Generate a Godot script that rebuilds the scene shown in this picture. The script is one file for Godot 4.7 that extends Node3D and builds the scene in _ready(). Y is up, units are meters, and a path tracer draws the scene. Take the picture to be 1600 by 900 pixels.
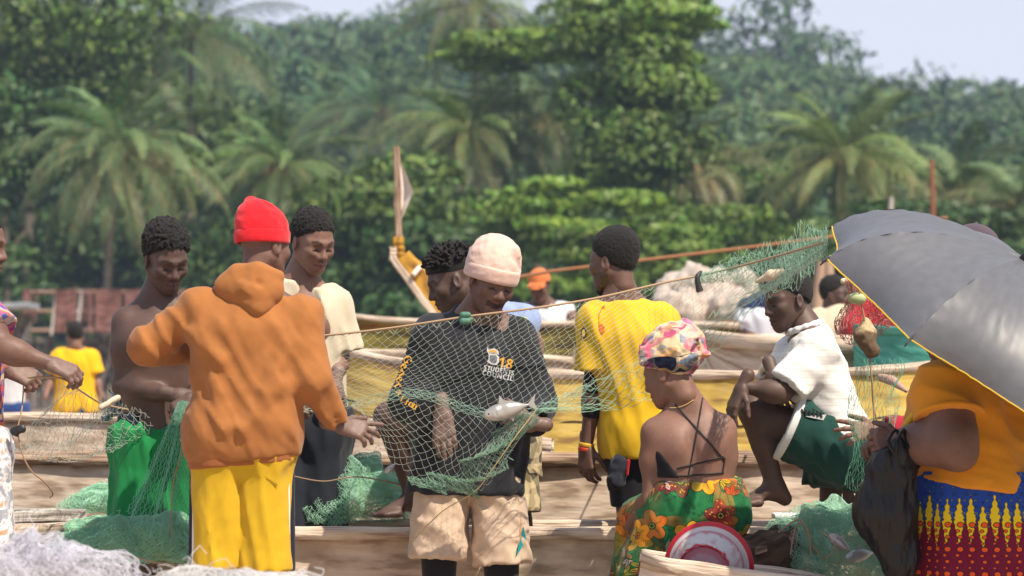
extends Node3D
# Fishermen sorting nets among dugout canoes on a tropical beach.

const F := 4920.0      # focal length in pixels of the 1600 px wide photograph
const EYE := 1.1       # camera height above the sand

# A place given by where it is seen and how far away it is (metres).
func P(px: float, py: float, d: float) -> Vector3:
	return Vector3((px - 800.0) * d / F, EYE + (617.0 - py) * d / F, -d)

# ---------------------------------------------------------------- implicit surfaces
class Field:
	var ty := PackedByteArray()
	var op := PackedByteArray()
	var A := PackedVector3Array()
	var V := PackedVector3Array()
	var r0 := PackedFloat32Array()
	var dr := PackedFloat32Array()
	var iv := PackedFloat32Array()
	var K := PackedFloat32Array()
	var B: Array[Basis] = []
	var lo := Vector3(1e9, 1e9, 1e9)
	var hi := Vector3(-1e9, -1e9, -1e9)
	var kmax := 0.0
	var cell := 0.01
	var amp := 0.0
	var noise: FastNoiseLite
	var warp := Basis.IDENTITY
	var xf := Transform3D.IDENTITY
	var paint: Callable
	var kfin := 0.02
	var verts := PackedVector3Array()
	var norms := PackedVector3Array()
	var cols := PackedColorArray()
	var idx := PackedInt32Array()
	var all := PackedInt32Array()

	func add(t: int, o: int, a: Vector3, v: Vector3, r: float, d: float, k: float, b := Basis.IDENTITY) -> void:
		ty.append(t); op.append(o); A.append(a); V.append(v); r0.append(r); dr.append(d); K.append(k); B.append(b)
		iv.append(1.0 / maxf(v.length_squared(), 1e-9))
		all.append(ty.size() - 1)
		if o != 3: kmax = maxf(kmax, k)
	func grow(c: Vector3, r: float) -> void:
		lo = lo.min(c - Vector3(r, r, r)); hi = hi.max(c + Vector3(r, r, r))
	func cone(a: Vector3, b: Vector3, ra: float, rb: float, k := 0.02, o := 0) -> void:
		add(0, o, a, b - a, ra, rb - ra, k)
		if o == 0: grow(a, ra + k * 0.3); grow(b, rb + k * 0.3)
	func ball(c: Vector3, r: float, k := 0.02, o := 0) -> void:
		cone(c, c + Vector3(0, 1e-4, 0), r, r, k, o)
	func ell(c: Vector3, r: Vector3, k := 0.02, rot := Basis.IDENTITY, o := 0) -> void:
		add(1, o, c, Vector3(1.0 / r.x, 1.0 / r.y, 1.0 / r.z), minf(r.x, minf(r.y, r.z)), 0.0, k, rot.inverse())
		if o == 0: grow(c, maxf(r.x, maxf(r.y, r.z)) + k * 0.3)
	func cut(at: Vector3, n: Vector3, k := 0.006) -> void:    # keeps what lies behind the plane
		add(2, 2, at, n.normalized(), 0, 0, k)
	func group(k := 0.02) -> void:
		add(3, 3, Vector3.ZERO, Vector3.ZERO, 0, 0, k)

	func one(i: int, p: Vector3) -> float:
		var t := ty[i]
		if t == 0:
			var pa := p - A[i]
			var v := V[i]
			var h := clampf(pa.dot(v) * iv[i], 0.0, 1.0)
			return (pa - v * h).length() - r0[i] - dr[i] * h
		if t == 1:
			var q: Vector3 = (B[i] * (p - A[i])) * V[i]
			var k0 := q.length()
			var k1 := (q * V[i]).length()
			return k0 * (k0 - 1.0) / k1 if k1 > 1e-6 else -r0[i]
		return (p - A[i]).dot(V[i])

	func ev(p: Vector3, list: PackedInt32Array) -> float:
		var d := 1e3
		var acc := 1e3
		for i in list:
			var o := op[i]
			var k := K[i]
			if o == 3:
				var hh := maxf(k - absf(acc - d), 0.0)
				acc = minf(acc, d) - (hh * hh / (4.0 * k) if k > 0.0 else 0.0)
				d = 1e3
				continue
			var x: float
			if ty[i] == 0:
				var pa := p - A[i]
				var v := V[i]
				x = (pa - v * clampf(pa.dot(v) * iv[i], 0.0, 1.0)).length() - r0[i]
				if dr[i] != 0.0: x -= dr[i] * clampf(pa.dot(v) * iv[i], 0.0, 1.0)
			else:
				x = one(i, p)
			if o == 0:
				var h := k - absf(d - x)
				d = minf(d, x)
				if h > 0.0: d -= h * h / (4.0 * k)
			else:
				if o == 1: x = -x
				var h2 := k - absf(d - x)
				d = maxf(d, x)
				if h2 > 0.0: d += h2 * h2 / (4.0 * k)
		if acc < 900.0:
			var h3 := kfin - absf(acc - d)
			d = minf(acc, d)
			if h3 > 0.0: d -= h3 * h3 / (4.0 * kfin)
		if amp > 0.0 and d < amp * 4.0 and d > -amp * 4.0:
			d -= amp * noise.get_noise_3dv(warp * p)
		return d

	func prune(list: PackedInt32Array, c: Vector3, R: float) -> PackedInt32Array:
		var out := PackedInt32Array()
		var found := false
		var lim := R * 1.15 + kmax + amp
		for i in list:
			var t := ty[i]
			if t >= 2:
				out.append(i)
				continue
			var x := one(i, c)
			if t == 1: x *= 0.7
			if x < lim:
				out.append(i)
				if op[i] == 0: found = true
		return out if found else PackedInt32Array()

	var NX := 0
	var NY := 0
	var where := {}
	var cx := PackedInt32Array()
	var masks := PackedByteArray()

	var ms := 0
	var nev := 0
	func build() -> void:
		var t0 := Time.get_ticks_usec()
		build2()
		ms = (Time.get_ticks_usec() - t0) / 1000
	func build2() -> void:
		var m := amp + cell * 2.0
		lo -= Vector3(m, m, m); hi += Vector3(m, m, m)
		var bs := cell * 8.0
		var nb := ((hi - lo) / bs).ceil()
		NX = int(nb.x) * 8 + 2
		NY = int(nb.y) * 8 + 2
		var R := bs * 0.8661
		var vals := PackedFloat32Array()
		vals.resize(729)
		for bz in int(nb.z):
			for by in int(nb.y):
				for bx in int(nb.x):
					var c := lo + Vector3(bx + 0.5, by + 0.5, bz + 0.5) * bs
					var list := prune(all, c, R)
					if list.is_empty(): continue
					if absf(ev(c, list)) > R * 1.3 + amp: continue
					vals.fill(1e9)
					for q in 8:
						var ox := (q & 1) * 4
						var oy := ((q >> 1) & 1) * 4
						var oz := (q >> 2) * 4
						var c4 := lo + Vector3(bx * 8 + ox + 2, by * 8 + oy + 2, bz * 8 + oz + 2) * cell
						if absf(ev(c4, list)) > R * 0.6 + amp * 0.5: continue
						for s in 8:
							var x2 := ox + (s & 1) * 2
							var y2 := oy + ((s >> 1) & 1) * 2
							var z2 := oz + (s >> 2) * 2
							var c2 := lo + Vector3(bx * 8 + x2 + 1, by * 8 + y2 + 1, bz * 8 + z2 + 1) * cell
							if absf(ev(c2, list)) > R * 0.29 + amp * 0.6: continue
							cells(bx * 8, by * 8, bz * 8, x2, y2, z2, vals, list)
		faces()

	func cells(X: int, Y: int, Z: int, x2: int, y2: int, z2: int, vals: PackedFloat32Array, list: PackedInt32Array) -> void:
		var g := PackedFloat32Array()
		g.resize(27)
		var n := 0
		for k in 3:
			for j in 3:
				for i in 3:
					var at := (z2 + k) * 81 + (y2 + j) * 9 + x2 + i
					var v := vals[at]
					if v > 1e8:
						v = ev(lo + Vector3(X + x2 + i, Y + y2 + j, Z + z2 + k) * cell, list)
						vals[at] = v
					g[n] = v
					n += 1
		for k in 2:
			for j in 2:
				for i in 2:
					var b := k * 9 + j * 3 + i
					var v0 := g[b]
					var v1 := g[b + 1]
					var v2 := g[b + 3]
					var v3 := g[b + 4]
					var v4 := g[b + 9]
					var v5 := g[b + 10]
					var v6 := g[b + 12]
					var v7 := g[b + 13]
					var mask := int(v0 < 0) | int(v1 < 0) << 1 | int(v2 < 0) << 2 | int(v3 < 0) << 3 | int(v4 < 0) << 4 | int(v5 < 0) << 5 | int(v6 < 0) << 6 | int(v7 < 0) << 7
					if mask == 0 or mask == 255: continue
					var s := Vector3.ZERO
					var c := 0
					if (v0 < 0) != (v1 < 0): s += Vector3(v0 / (v0 - v1), 0, 0); c += 1
					if (v2 < 0) != (v3 < 0): s += Vector3(v2 / (v2 - v3), 1, 0); c += 1
					if (v4 < 0) != (v5 < 0): s += Vector3(v4 / (v4 - v5), 0, 1); c += 1
					if (v6 < 0) != (v7 < 0): s += Vector3(v6 / (v6 - v7), 1, 1); c += 1
					if (v0 < 0) != (v2 < 0): s += Vector3(0, v0 / (v0 - v2), 0); c += 1
					if (v1 < 0) != (v3 < 0): s += Vector3(1, v1 / (v1 - v3), 0); c += 1
					if (v4 < 0) != (v6 < 0): s += Vector3(0, v4 / (v4 - v6), 1); c += 1
					if (v5 < 0) != (v7 < 0): s += Vector3(1, v5 / (v5 - v7), 1); c += 1
					if (v0 < 0) != (v4 < 0): s += Vector3(0, 0, v0 / (v0 - v4)); c += 1
					if (v1 < 0) != (v5 < 0): s += Vector3(1, 0, v1 / (v1 - v5)); c += 1
					if (v2 < 0) != (v6 < 0): s += Vector3(0, 1, v2 / (v2 - v6)); c += 1
					if (v3 < 0) != (v7 < 0): s += Vector3(1, 1, v3 / (v3 - v7)); c += 1
					var x := X + x2 + i
					var y := Y + y2 + j
					var z := Z + z2 + k
					where[(z * NY + y) * NX + x] = verts.size()
					cx.append((z * NY + y) * NX + x)
					masks.append(mask)
					verts.append(lo + (Vector3(x, y, z) + s / c) * cell)

	func quad(a: int, b: int, c: int, d: int, flip: bool) -> void:
		if a < 0 or b < 0 or c < 0 or d < 0: return
		var n := (verts[c] - verts[a]).cross(verts[d] - verts[b])
		if flip:
			n = -n
			idx.append_array(PackedInt32Array([a, b, c, a, c, d]))
		else:
			idx.append_array(PackedInt32Array([a, c, b, a, d, c]))
		norms[a] += n; norms[b] += n; norms[c] += n; norms[d] += n

	func faces() -> void:
		norms.resize(verts.size())
		var sy := NX
		var sz := NX * NY
		for v in verts.size():
			var m := masks[v]
			var at := cx[v]
			var ins := m & 1
			if ((m >> 1) & 1) != ins:
				quad(v, where.get(at - sy, -1), where.get(at - sy - sz, -1), where.get(at - sz, -1), ins == 0)
			if ((m >> 2) & 1) != ins:
				quad(v, where.get(at - sz, -1), where.get(at - sz - 1, -1), where.get(at - 1, -1), ins == 0)
			if ((m >> 4) & 1) != ins:
				quad(v, where.get(at - 1, -1), where.get(at - 1 - sy, -1), where.get(at - sy, -1), ins == 0)
		var painted := paint.is_valid()
		if painted: cols.resize(verts.size())
		for v in verts.size():
			var n := norms[v].normalized()
			if painted: cols[v] = paint.call(verts[v], n)
			norms[v] = xf.basis * n
			verts[v] = xf * verts[v]
		where.clear(); masks.clear(); cx.clear()

	# The point where a ray meets the surface (for prints that lie on cloth).
	func hit(from: Vector3, dir: Vector3) -> Vector3:
		var p := from
		for i in 60:
			var d := ev(p, all)
			if d < 0.0004: break
			p += dir * d * 0.8
			if p.distance_to(from) > 1.2: break
		return p

var jobs: Array[Field] = []
var pending: Array = []      # [MeshInstance3D, fields, offset, material]

func meshed(node: MeshInstance3D, fields: Array, base: Vector3, mat: Material) -> void:
	for f in fields:
		if not jobs.has(f): jobs.append(f)
	pending.append([node, fields, base, mat])

func run_jobs() -> void:
	var t := Time.get_ticks_msec()
	var id := WorkerThreadPool.add_group_task(func(i): jobs[i].build(), jobs.size(), -1, true)
	WorkerThreadPool.wait_for_group_task_completion(id)
	for q in pending:
		var vs := PackedVector3Array()
		var ns := PackedVector3Array()
		var cs := PackedColorArray()
		var ix := PackedInt32Array()
		var colored := false
		for f in q[1]:
			colored = colored or f.paint.is_valid()
		for f in q[1]:
			var first := vs.size()
			for v in f.verts: vs.append(v - q[2])
			ns.append_array(f.norms)
			if colored:
				if f.paint.is_valid(): cs.append_array(f.cols)
				else:
					for v in f.verts: cs.append(Color.WHITE)
			for i in f.idx: ix.append(i + first)
		if vs.is_empty():
			print("EMPTY ", q[0].name, " of ", q[0].get_parent().name)
			continue
		q[0].mesh = arrays(vs, ns, ix, PackedVector2Array(), cs)
		q[0].material_override = q[3]
	print("fields ", jobs.size(), " in ", Time.get_ticks_msec() - t, " ms")
	jobs.clear(); pending.clear()

func arrays(vs: PackedVector3Array, ns: PackedVector3Array, ix: PackedInt32Array, uv := PackedVector2Array(), cs := PackedColorArray()) -> ArrayMesh:
	var a := []
	a.resize(Mesh.ARRAY_MAX)
	a[Mesh.ARRAY_VERTEX] = vs
	if ns.size(): a[Mesh.ARRAY_NORMAL] = ns
	if uv.size(): a[Mesh.ARRAY_TEX_UV] = uv
	if cs.size(): a[Mesh.ARRAY_COLOR] = cs
	a[Mesh.ARRAY_INDEX] = ix
	var m := ArrayMesh.new()
	m.add_surface_from_arrays(Mesh.PRIMITIVE_TRIANGLES, a)
	return m

# ---------------------------------------------------------------- naming
var used := {}
func numbered(called: String) -> String:
	var n: int = used.get(called, -1) + 1
	used[called] = n
	return called if n == 0 else "%s_%03d" % [called, n]

func tag(o: Node3D, label := "", category := "", grp := "", kind := "") -> Node3D:
	if label: o.set_meta("label", label)
	if category: o.set_meta("category", category)
	if grp: o.set_meta("group", grp)
	if kind: o.set_meta("kind", kind)
	return o

func thing(called: String, at: Vector3, label: String, category: String, grp := "") -> Node3D:
	var o := Node3D.new()
	o.name = numbered(called)
	add_child(o)
	o.position = at
	tag(o, label, category, grp)
	return o

func part(called: String, parent: Node3D, mesh: Mesh = null, mat: Material = null) -> MeshInstance3D:
	var o := MeshInstance3D.new()
	if parent == self:
		o.name = numbered(called)
		add_child(o)
	else:
		var n := 0
		var nm := called
		while parent.has_node(NodePath(nm)):
			n += 1
			nm = "%s_%03d" % [called, n]
		o.name = nm
		parent.add_child(o)
	if mesh:
		o.mesh = mesh
		if mat: o.material_override = mat
	return o

# ---------------------------------------------------------------- materials
var tex := {}
func noise_tex(key: String, freq: float, oct := 4, size := 512, sx := 1.0, sy := 1.0, contrast := 1.0, sd := 1) -> Texture2D:
	if tex.has(key): return tex[key]
	var n := FastNoiseLite.new()
	n.seed = sd
	n.noise_type = FastNoiseLite.TYPE_SIMPLEX_SMOOTH
	n.frequency = freq
	n.fractal_octaves = oct
	var im: Image = n.get_seamless_image(int(size * sx), int(size * sy))
	im.resize(size, size)
	if contrast != 1.0:
		for y in size:
			for x in size:
				var v := clampf((im.get_pixel(x, y).r - 0.5) * contrast + 0.5, 0, 1)
				im.set_pixel(x, y, Color(v, v, v))
	tex[key] = ImageTexture.create_from_image(im)
	return tex[key]

# Recolours a grey noise image through a ramp of linear colours.
func ramp_tex(key: String, src: Texture2D, cols: Array) -> Texture2D:
	if tex.has(key): return tex[key]
	var im := src.get_image()
	var w := im.get_width()
	var h := im.get_height()
	var o := Image.create(w, h, false, Image.FORMAT_RGB8)
	var lut := []
	for i in 256:
		var t := i / 255.0 * (cols.size() - 1)
		var k := mini(int(t), cols.size() - 2)
		lut.append((cols[k] as Color).lerp(cols[k + 1], t - k).linear_to_srgb())
	for y in h:
		for x in w:
			o.set_pixel(x, y, lut[int(im.get_pixel(x, y).r * 255.0)])
	tex[key] = ImageTexture.create_from_image(o)
	return tex[key]

func mat(c: Color, rough := 0.8, spec := 0.5) -> StandardMaterial3D:
	var m := StandardMaterial3D.new()
	m.albedo_color = c.linear_to_srgb()
	m.roughness = rough
	m.metallic_specular = spec
	return m

func lin(hex: String) -> Color:
	return Color(hex).srgb_to_linear()

func weave_tex() -> Texture2D:
	if tex.has("weave"): return tex["weave"]
	var im := Image.create(64, 64, false, Image.FORMAT_L8)
	for y in 64:
		for x in 64:
			var a := sin(x * TAU / 8.0) * 0.5 + 0.5
			var b := sin(y * TAU / 8.0) * 0.5 + 0.5
			var v := a if (x / 8 + y / 8) % 2 == 0 else b
			im.set_pixel(x, y, Color(v, v, v))
	tex["weave"] = ImageTexture.create_from_image(im)
	return tex["weave"]

# Cloth: soft, with worn lighter and darker areas and a sheen.
func cloth(c: Color, worn := 0.16, rough := 0.88, sheen := 0.25, key := 0) -> StandardMaterial3D:
	var m := mat(c, rough, 0.35)
	m.albedo_color = Color(1, 1, 1)
	var src := noise_tex("clothnoise", 0.024, 5, 256)
	var lo := Color(c.r * (1 - worn), c.g * (1 - worn), c.b * (1 - worn))
	var hi := Color(c.r * (1 + worn), c.g * (1 + worn), c.b * (1 + worn))
	m.albedo_texture = ramp_tex("cloth%s%s" % [c, worn], src, [lo, c, hi])
	m.uv1_triplanar = true
	m.uv1_scale = Vector3.ONE * 2.2
	m.rim_enabled = sheen > 0
	m.rim = sheen
	m.rim_tint = 0.7
	m.heightmap_enabled = true
	m.heightmap_texture = noise_tex("clothbump", 0.17, 2, 512)
	m.heightmap_scale = 0.035
	return m

func _ready() -> void:
	# camera: level, with the lens shifted upwards, as the photograph's horizon lies low
	var cam := Camera3D.new()
	cam.name = "camera"
	add_child(cam)
	cam.position = Vector3(0, EYE, 0)
	cam.near = 0.5
	cam.far = 3000.0
	cam.set_frustum(cam.near * 900.0 / F, Vector2(0, cam.near * (617.0 - 450.0) / F), cam.near, cam.far)
	var at := CameraAttributesPhysical.new()
	at.frustum_near = 0.5
	at.frustum_far = 3000.0
	at.frustum_focal_length = 110.0
	at.frustum_focus_distance = 11.9
	at.exposure_aperture = 4.2
	cam.attributes = at
	cam.current = true
	# sky and sun
	var we := WorldEnvironment.new()
	var env := Environment.new()
	env.background_mode = Environment.BG_SKY
	var sky := Sky.new()
	var sm := ProceduralSkyMaterial.new()
	sm.sky_top_color = Color(0.66, 0.70, 0.79)
	sm.sky_horizon_color = Color(0.81, 0.825, 0.86)
	sm.sky_curve = 0.18
	sm.ground_horizon_color = Color(0.62, 0.60, 0.56)
	sm.ground_bottom_color = Color(0.36, 0.32, 0.26)
	sm.sky_energy_multiplier = 1.0
	sky.sky_material = sm
	env.sky = sky
	env.tonemap_mode = Environment.TONE_MAPPER_LINEAR
	env.tonemap_exposure = 1.46
	env.fog_enabled = true
	env.fog_density = 0.0004
	env.fog_light_color = Color(0.80, 0.88, 1.0)
	env.sdfgi_enabled = true
	env.ssao_enabled = true
	env.ssil_enabled = true
	we.environment = env
	add_child(we)
	var sun := DirectionalLight3D.new()
	sun.name = "sun"
	add_child(sun)
	sun.look_at_from_position(Vector3(0.48, 1.0, 0.50), Vector3.ZERO)
	sun.light_energy = 1.52
	sun.light_color = Color(1.0, 0.95, 0.87)
	sun.light_angular_distance = 0.6
	sun.shadow_enabled = true
	build_place()
	plant_trees()
	cast_front()
	cast_middle()
	cast_far()
	nets()
	small_things()
	run_jobs()

# ---------------------------------------------------------------- ground, boats, shed
func smooth(a: float, b: float, x: float) -> float:
	var t := clampf((x - a) / (b - a), 0.0, 1.0)
	return t * t * (3.0 - 2.0 * t)

# Height of the land: flat beach, a low bank behind it, then the forested hill.
func land(x: float, z: float) -> float:
	var d := -z
	var h := smooth(45, 110, d) * 1.6
	var px := 800.0 + x * F / maxf(d, 60.0)
	var ridge := lerpf(35.2, 32.2, smooth(600, 1150, px)) - 8.5 * smooth(1150, 1600, px) - 5.0 * exp(-pow((px - 1372.0) / 35.0, 2.0))
	h += ridge * smooth(165, 430, d)
	return h - smooth(430, 640, d) * ridge * 0.7

func terrain() -> void:
	var vs := PackedVector3Array()
	var ix := PackedInt32Array()
	var nz := fnoise(0.6, 9, 4)
	var zs := []
	var z := 6.0
	while z > -640.0:
		zs.append(z)
		z -= clampf(-z * 0.03, 0.25, 9.0)
	var nx := 90
	for j in zs.size():
		var half: float = maxf(14.0, -zs[j] * 0.42)
		for i in nx + 1:
			var x: float = lerpf(-half, half, i / float(nx))
			var y: float = land(x, zs[j]) + 0.05 * nz.get_noise_2d(x, zs[j]) + 0.02 * nz.get_noise_2d(x * 5.0, zs[j] * 5.0)
			vs.append(Vector3(x, y, zs[j]))
	var near := PackedInt32Array()
	for j in zs.size() - 1:
		for i in nx:
			var q := j * (nx + 1) + i
			var two := PackedInt32Array([q, q + nx + 1, q + 1, q + 1, q + nx + 1, q + nx + 2])
			if zs[j] > -95.0: near.append_array(two)
			else: ix.append_array(two)
	var made := []
	for part_ix in [near, ix]:
		var st := SurfaceTool.new()
		st.create_from_arrays(arrays(vs, PackedVector3Array(), part_ix).surface_get_arrays(0))
		st.generate_normals()
		made.append(st.commit())
	var src := noise_tex("sandnoise", 0.02, 5, 512)
	var m := mat(Color(1, 1, 1), 0.95, 0.2)
	m.albedo_texture = ramp_tex("sand", src, [Color(0.26, 0.19, 0.13), Color(0.42, 0.32, 0.235), Color(0.50, 0.40, 0.31)])
	m.uv1_triplanar = true
	m.uv1_world_triplanar = true
	m.uv1_scale = Vector3.ONE * 0.35
	m.heightmap_enabled = true
	m.heightmap_texture = src
	m.heightmap_scale = 4.0
	tag(part("beach", self, made[0], m), "", "", "", "structure")
	var soil := mat(Color(1, 1, 1), 0.95, 0.2)
	soil.albedo_texture = ramp_tex("soil", src, [Color(0.022, 0.040, 0.014), Color(0.045, 0.080, 0.022), Color(0.075, 0.110, 0.030)])
	soil.uv1_triplanar = true
	soil.uv1_world_triplanar = true
	soil.uv1_scale = Vector3.ONE * 0.06
	tag(part("hillside", self, made[1], soil), "", "", "", "structure")
	# the far ground, as one sheet that reaches the horizon
	var far := PlaneMesh.new()
	far.size = Vector2(1500, 1500)
	var g := part("ground", self, far, mat(Color(0.10, 0.12, 0.05), 0.95))
	g.position = Vector3(0, -0.35, 0)
	tag(g, "", "", "", "structure")

# Weathered wood whose grain runs along u.
func wood(key: String, cols: Array, rough := 0.85, grain := 1.0) -> StandardMaterial3D:
	if SKIN.has(key): return SKIN[key]
	var m := mat(Color(1, 1, 1), rough, 0.3)
	var src := noise_tex("woodgrain", 0.016, 5, 512, 0.40, 2.4, 1.45, 17)
	m.albedo_texture = ramp_tex(key, src, cols)
	m.detail_enabled = true
	m.detail_albedo = ramp_tex("woodstain", noise_tex("stain", 0.012, 4, 512, 0.6, 1.0, 1.6, 23), [Color(0.70, 0.67, 0.64), Color(0.95, 0.94, 0.92), Color(1, 1, 1)])
	m.detail_blend_mode = BaseMaterial3D.BLEND_MODE_MUL
	m.detail_uv_layer = BaseMaterial3D.DETAIL_UV_1
	m.uv1_scale = Vector3(0.9, 1.3, 1) * grain
	m.heightmap_enabled = true
	m.heightmap_texture = src
	m.heightmap_scale = 0.35
	SKIN[key] = m
	return m

# A sawn board between two places, slightly uneven; UVs run along it.
func board(a: Vector3, b: Vector3, wide: float, thick: float, up := Vector3.UP, sd := 0) -> ArrayMesh:
	var t := (b - a).normalized()
	var y := (up - t * up.dot(t)).normalized()
	var x := t.cross(y)
	var n := 8
	var rng := RandomNumberGenerator.new()
	rng.seed = sd + 5
	var c := minf(wide, thick) * 0.16
	var prof := [Vector2(-wide / 2, -thick / 2 + c), Vector2(-wide / 2, thick / 2 - c), Vector2(-wide / 2 + c, thick / 2), Vector2(wide / 2 - c, thick / 2), Vector2(wide / 2, thick / 2 - c), Vector2(wide / 2, -thick / 2 + c), Vector2(wide / 2 - c, -thick / 2), Vector2(-wide / 2 + c, -thick / 2)]
	var st := SurfaceTool.new()
	st.begin(Mesh.PRIMITIVE_TRIANGLES)
	var L := (b - a).length()
	var offs := []
	for i in n + 1: offs.append([Vector2(rng.randf_range(-1, 1), rng.randf_range(-1, 1)) * thick * 0.07, 1.0 + rng.randf_range(-0.06, 0.06)])
	var pt := func(i: int, s: int) -> Vector3:
		var q: Vector2 = prof[s % 8] * offs[i][1] + offs[i][0]
		return a + t * L * (i / float(n)) + x * q.x + y * q.y
	for s in 8:
		st.set_smooth_group(-1)
		for i in n:
			var q := [[i, s], [i + 1, s], [i + 1, s + 1], [i, s], [i + 1, s + 1], [i, s + 1]]
			for e in q:
				st.set_uv(Vector2(L * e[0] / n + sd * 0.37, e[1] * 0.05 + sd * 0.21))
				st.add_vertex(pt.call(e[0], e[1]))
	for e in [0, n]:
		for s in range(1, 7):
			var q := [0, s, s + 1] if e == 0 else [0, s + 1, s]
			for w in q:
				st.set_uv(Vector2(w * 0.02, sd * 0.3))
				st.add_vertex(pt.call(e, w))
	st.generate_normals()
	return st.commit()

# A planked canoe: hull shell with inner face, gunwales, thwarts and ribs as parts.
# o: at (middle, on the ground), yaw, L, W, H, bow and stern sheer, colours, thwarts.
func canoe(called: String, label: String, o: Dictionary) -> Node3D:
	var c := thing(called, o.at, label, "canoe", "wooden canoes on the beach")
	c.rotation = Vector3(0.0, o.get("yaw", 0.0), o.get("tilt", 0.0))
	var L: float = o.L
	var W: float = o.W
	var H: float = o.H
	var th: float = o.get("thick", 0.045)
	var nL := 48
	var nG := 9
	var wob := fnoise(0.9, int(L * 10), 2)
	var half := func(t: float) -> float: return W * 0.5 * pow(maxf(1.0 - pow(absf(t), o.get("fine", 3.0)), 0.0), 0.75) + 0.03
	var rim := func(t: float) -> float: return H + (o.get("bow", 0.3) if t > 0 else o.get("stern", 0.3)) * pow(absf(t), o.get("pow", 3.0))
	var keel := func(t: float) -> float: return o.get("keel", 0.0) + (rim.call(t) - 0.15) * 0.75 * pow(absf(t), 6.0)
	var shell := func(inset: float) -> Array:
		var rows := []
		for i in nL + 1:
			var t := i / float(nL) * 2.0 - 1.0
			var w: float = half.call(t) - inset
			var r: float = rim.call(t)
			var k: float = keel.call(t) + inset
			var row := []
			for g in nG + 1:
				for s in ([-1] if g < nG else [0]): pass
			for g in 2 * nG + 1:
				var a := (g / float(2 * nG)) * PI
				var x := cos(a)
				var xx := signf(x) * pow(absf(x), 0.38) * w
				var yy := r - (r - k) * pow(sin(a), 0.85)
				var wv := 0.012 * wob.get_noise_3d(t * L * 2.0, g * 0.5, 3.0)
				row.append(Vector3(t * L * 0.5, yy + wv * 0.5, xx + wv))
			rows.append(row)
		return rows
	for side in [["hull", 0.0, 1], ["hull_inside", th, -1]]:
		var rows: Array = shell.call(side[1])
		var st := SurfaceTool.new()
		st.begin(Mesh.PRIMITIVE_TRIANGLES)
		for i in nL:
			for g in 2 * nG:
				var q := [[i, g], [i, g + 1], [i + 1, g + 1], [i, g], [i + 1, g + 1], [i + 1, g]]
				if side[2] < 0: q.reverse()
				for e in q:
					st.set_uv(Vector2(e[0] * L / nL, e[1] * (W + H) / (2.0 * nG)))
					st.add_vertex(rows[e[0]][e[1]])
		st.generate_normals()
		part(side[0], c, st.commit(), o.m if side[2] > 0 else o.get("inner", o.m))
	# gunwale boards lie on the edge of each side
	for s in [-1.0, 1.0]:
		var vs := []
		for i in nL + 1:
			var t := i / float(nL) * 2.0 - 1.0
			vs.append(Vector3(t * L * 0.5, rim.call(t) + 0.012, s * (half.call(t) - th * 0.5)))
		var st := SurfaceTool.new()
		st.begin(Mesh.PRIMITIVE_TRIANGLES)
		var gw: float = o.get("gunwale", 0.075)
		var gh: float = o.get("gunwale_h", 0.045)
		var prof := [Vector2(-gw, -gh), Vector2(-gw, gh * 0.6), Vector2(-gw * 0.8, gh), Vector2(gw * 0.8, gh), Vector2(gw, gh * 0.6), Vector2(gw, -gh)]
		for i in nL:
			for q in 6:
				for e in [[i, q], [i, q + 1], [i + 1, q + 1], [i, q], [i + 1, q + 1], [i + 1, q]]:
					var p: Vector2 = prof[e[1] % 6] * 0.5
					var b: Vector3 = vs[e[0]]
					st.set_uv(Vector2(e[0] * L / nL, e[1] * 0.06))
					st.add_vertex(b + Vector3(0, p.y * (1.0 + 0.25 * wob.get_noise_2d(b.x * 3.0, s * 9.0)), p.x + 0.012 * wob.get_noise_2d(b.x * 4.0, 20.0 + s)))
		st.generate_normals()
		part("gunwale", c, st.commit(), o.get("rim_m", o.m))
	var nt: int = o.get("thwarts", 3)
	for i in nt:
		var t := (i + 0.5) / nt * 1.5 - 0.75
		var w: float = half.call(t) - th
		var y: float = rim.call(t) - 0.10
		part("thwart", c, board(Vector3(t * L * 0.5, y, -w), Vector3(t * L * 0.5, y, w), 0.16, 0.035, Vector3.UP, i), o.get("rim_m", o.m))
	var nr: int = o.get("ribs", 0)
	for i in nr:
		var t := (i + 0.5) / nr * 1.6 - 0.8
		for s in [-1.0, 1.0]:
			var w: float = half.call(t) - th - 0.02
			var r: float = rim.call(t) - 0.03
			part("rib", c, board(Vector3(t * L * 0.5, r, s * w), Vector3(t * L * 0.5, lerpf(r, keel.call(t), 0.75), s * w * 0.92), 0.07, 0.05, Vector3(0, 0, -s), i), o.get("rim_m", o.m))
	for q in o.get("outer_ribs", []):      # struts nailed on the outside
		var y: float = rim.call(q)
		var w: float = half.call(q)
		part("strut", c, board(Vector3(q * L * 0.5, y - 0.06, w + 0.02), Vector3(q * L * 0.5 - 0.12 * signf(q + 0.3), y - 0.42, w + 0.01), 0.09, 0.04, Vector3(0, 0, 1), int(q * 10)), o.get("rim_m", o.m))
	for y in o.get("seams", []):           # open joints between the planks
		var pts := PackedVector3Array()
		for i in range(1, nL):
			var t := i / float(nL) * 2.0 - 1.0
			pts.append(Vector3(t * L * 0.5, rim.call(t) - y - 0.012 * sin(i * 0.9), half.call(t) - 0.003 - 0.10 * y * y))
		part("plank_seam", c, tube(pts, 0.007, 5), mat(Color(0.03, 0.02, 0.015), 0.95))
	if o.has("strakes"):      # rubbing strakes along the side
		for y in o.strakes:
			var pts := PackedVector3Array()
			for i in range(2, nL - 1):
				var t := i / float(nL) * 2.0 - 1.0
				pts.append(Vector3(t * L * 0.5, rim.call(t) - y, half.call(t) + 0.006))
			part("rubbing_strake", c, tube(pts, 0.022, 6), o.get("strake_m", o.m))
	return c

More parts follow.
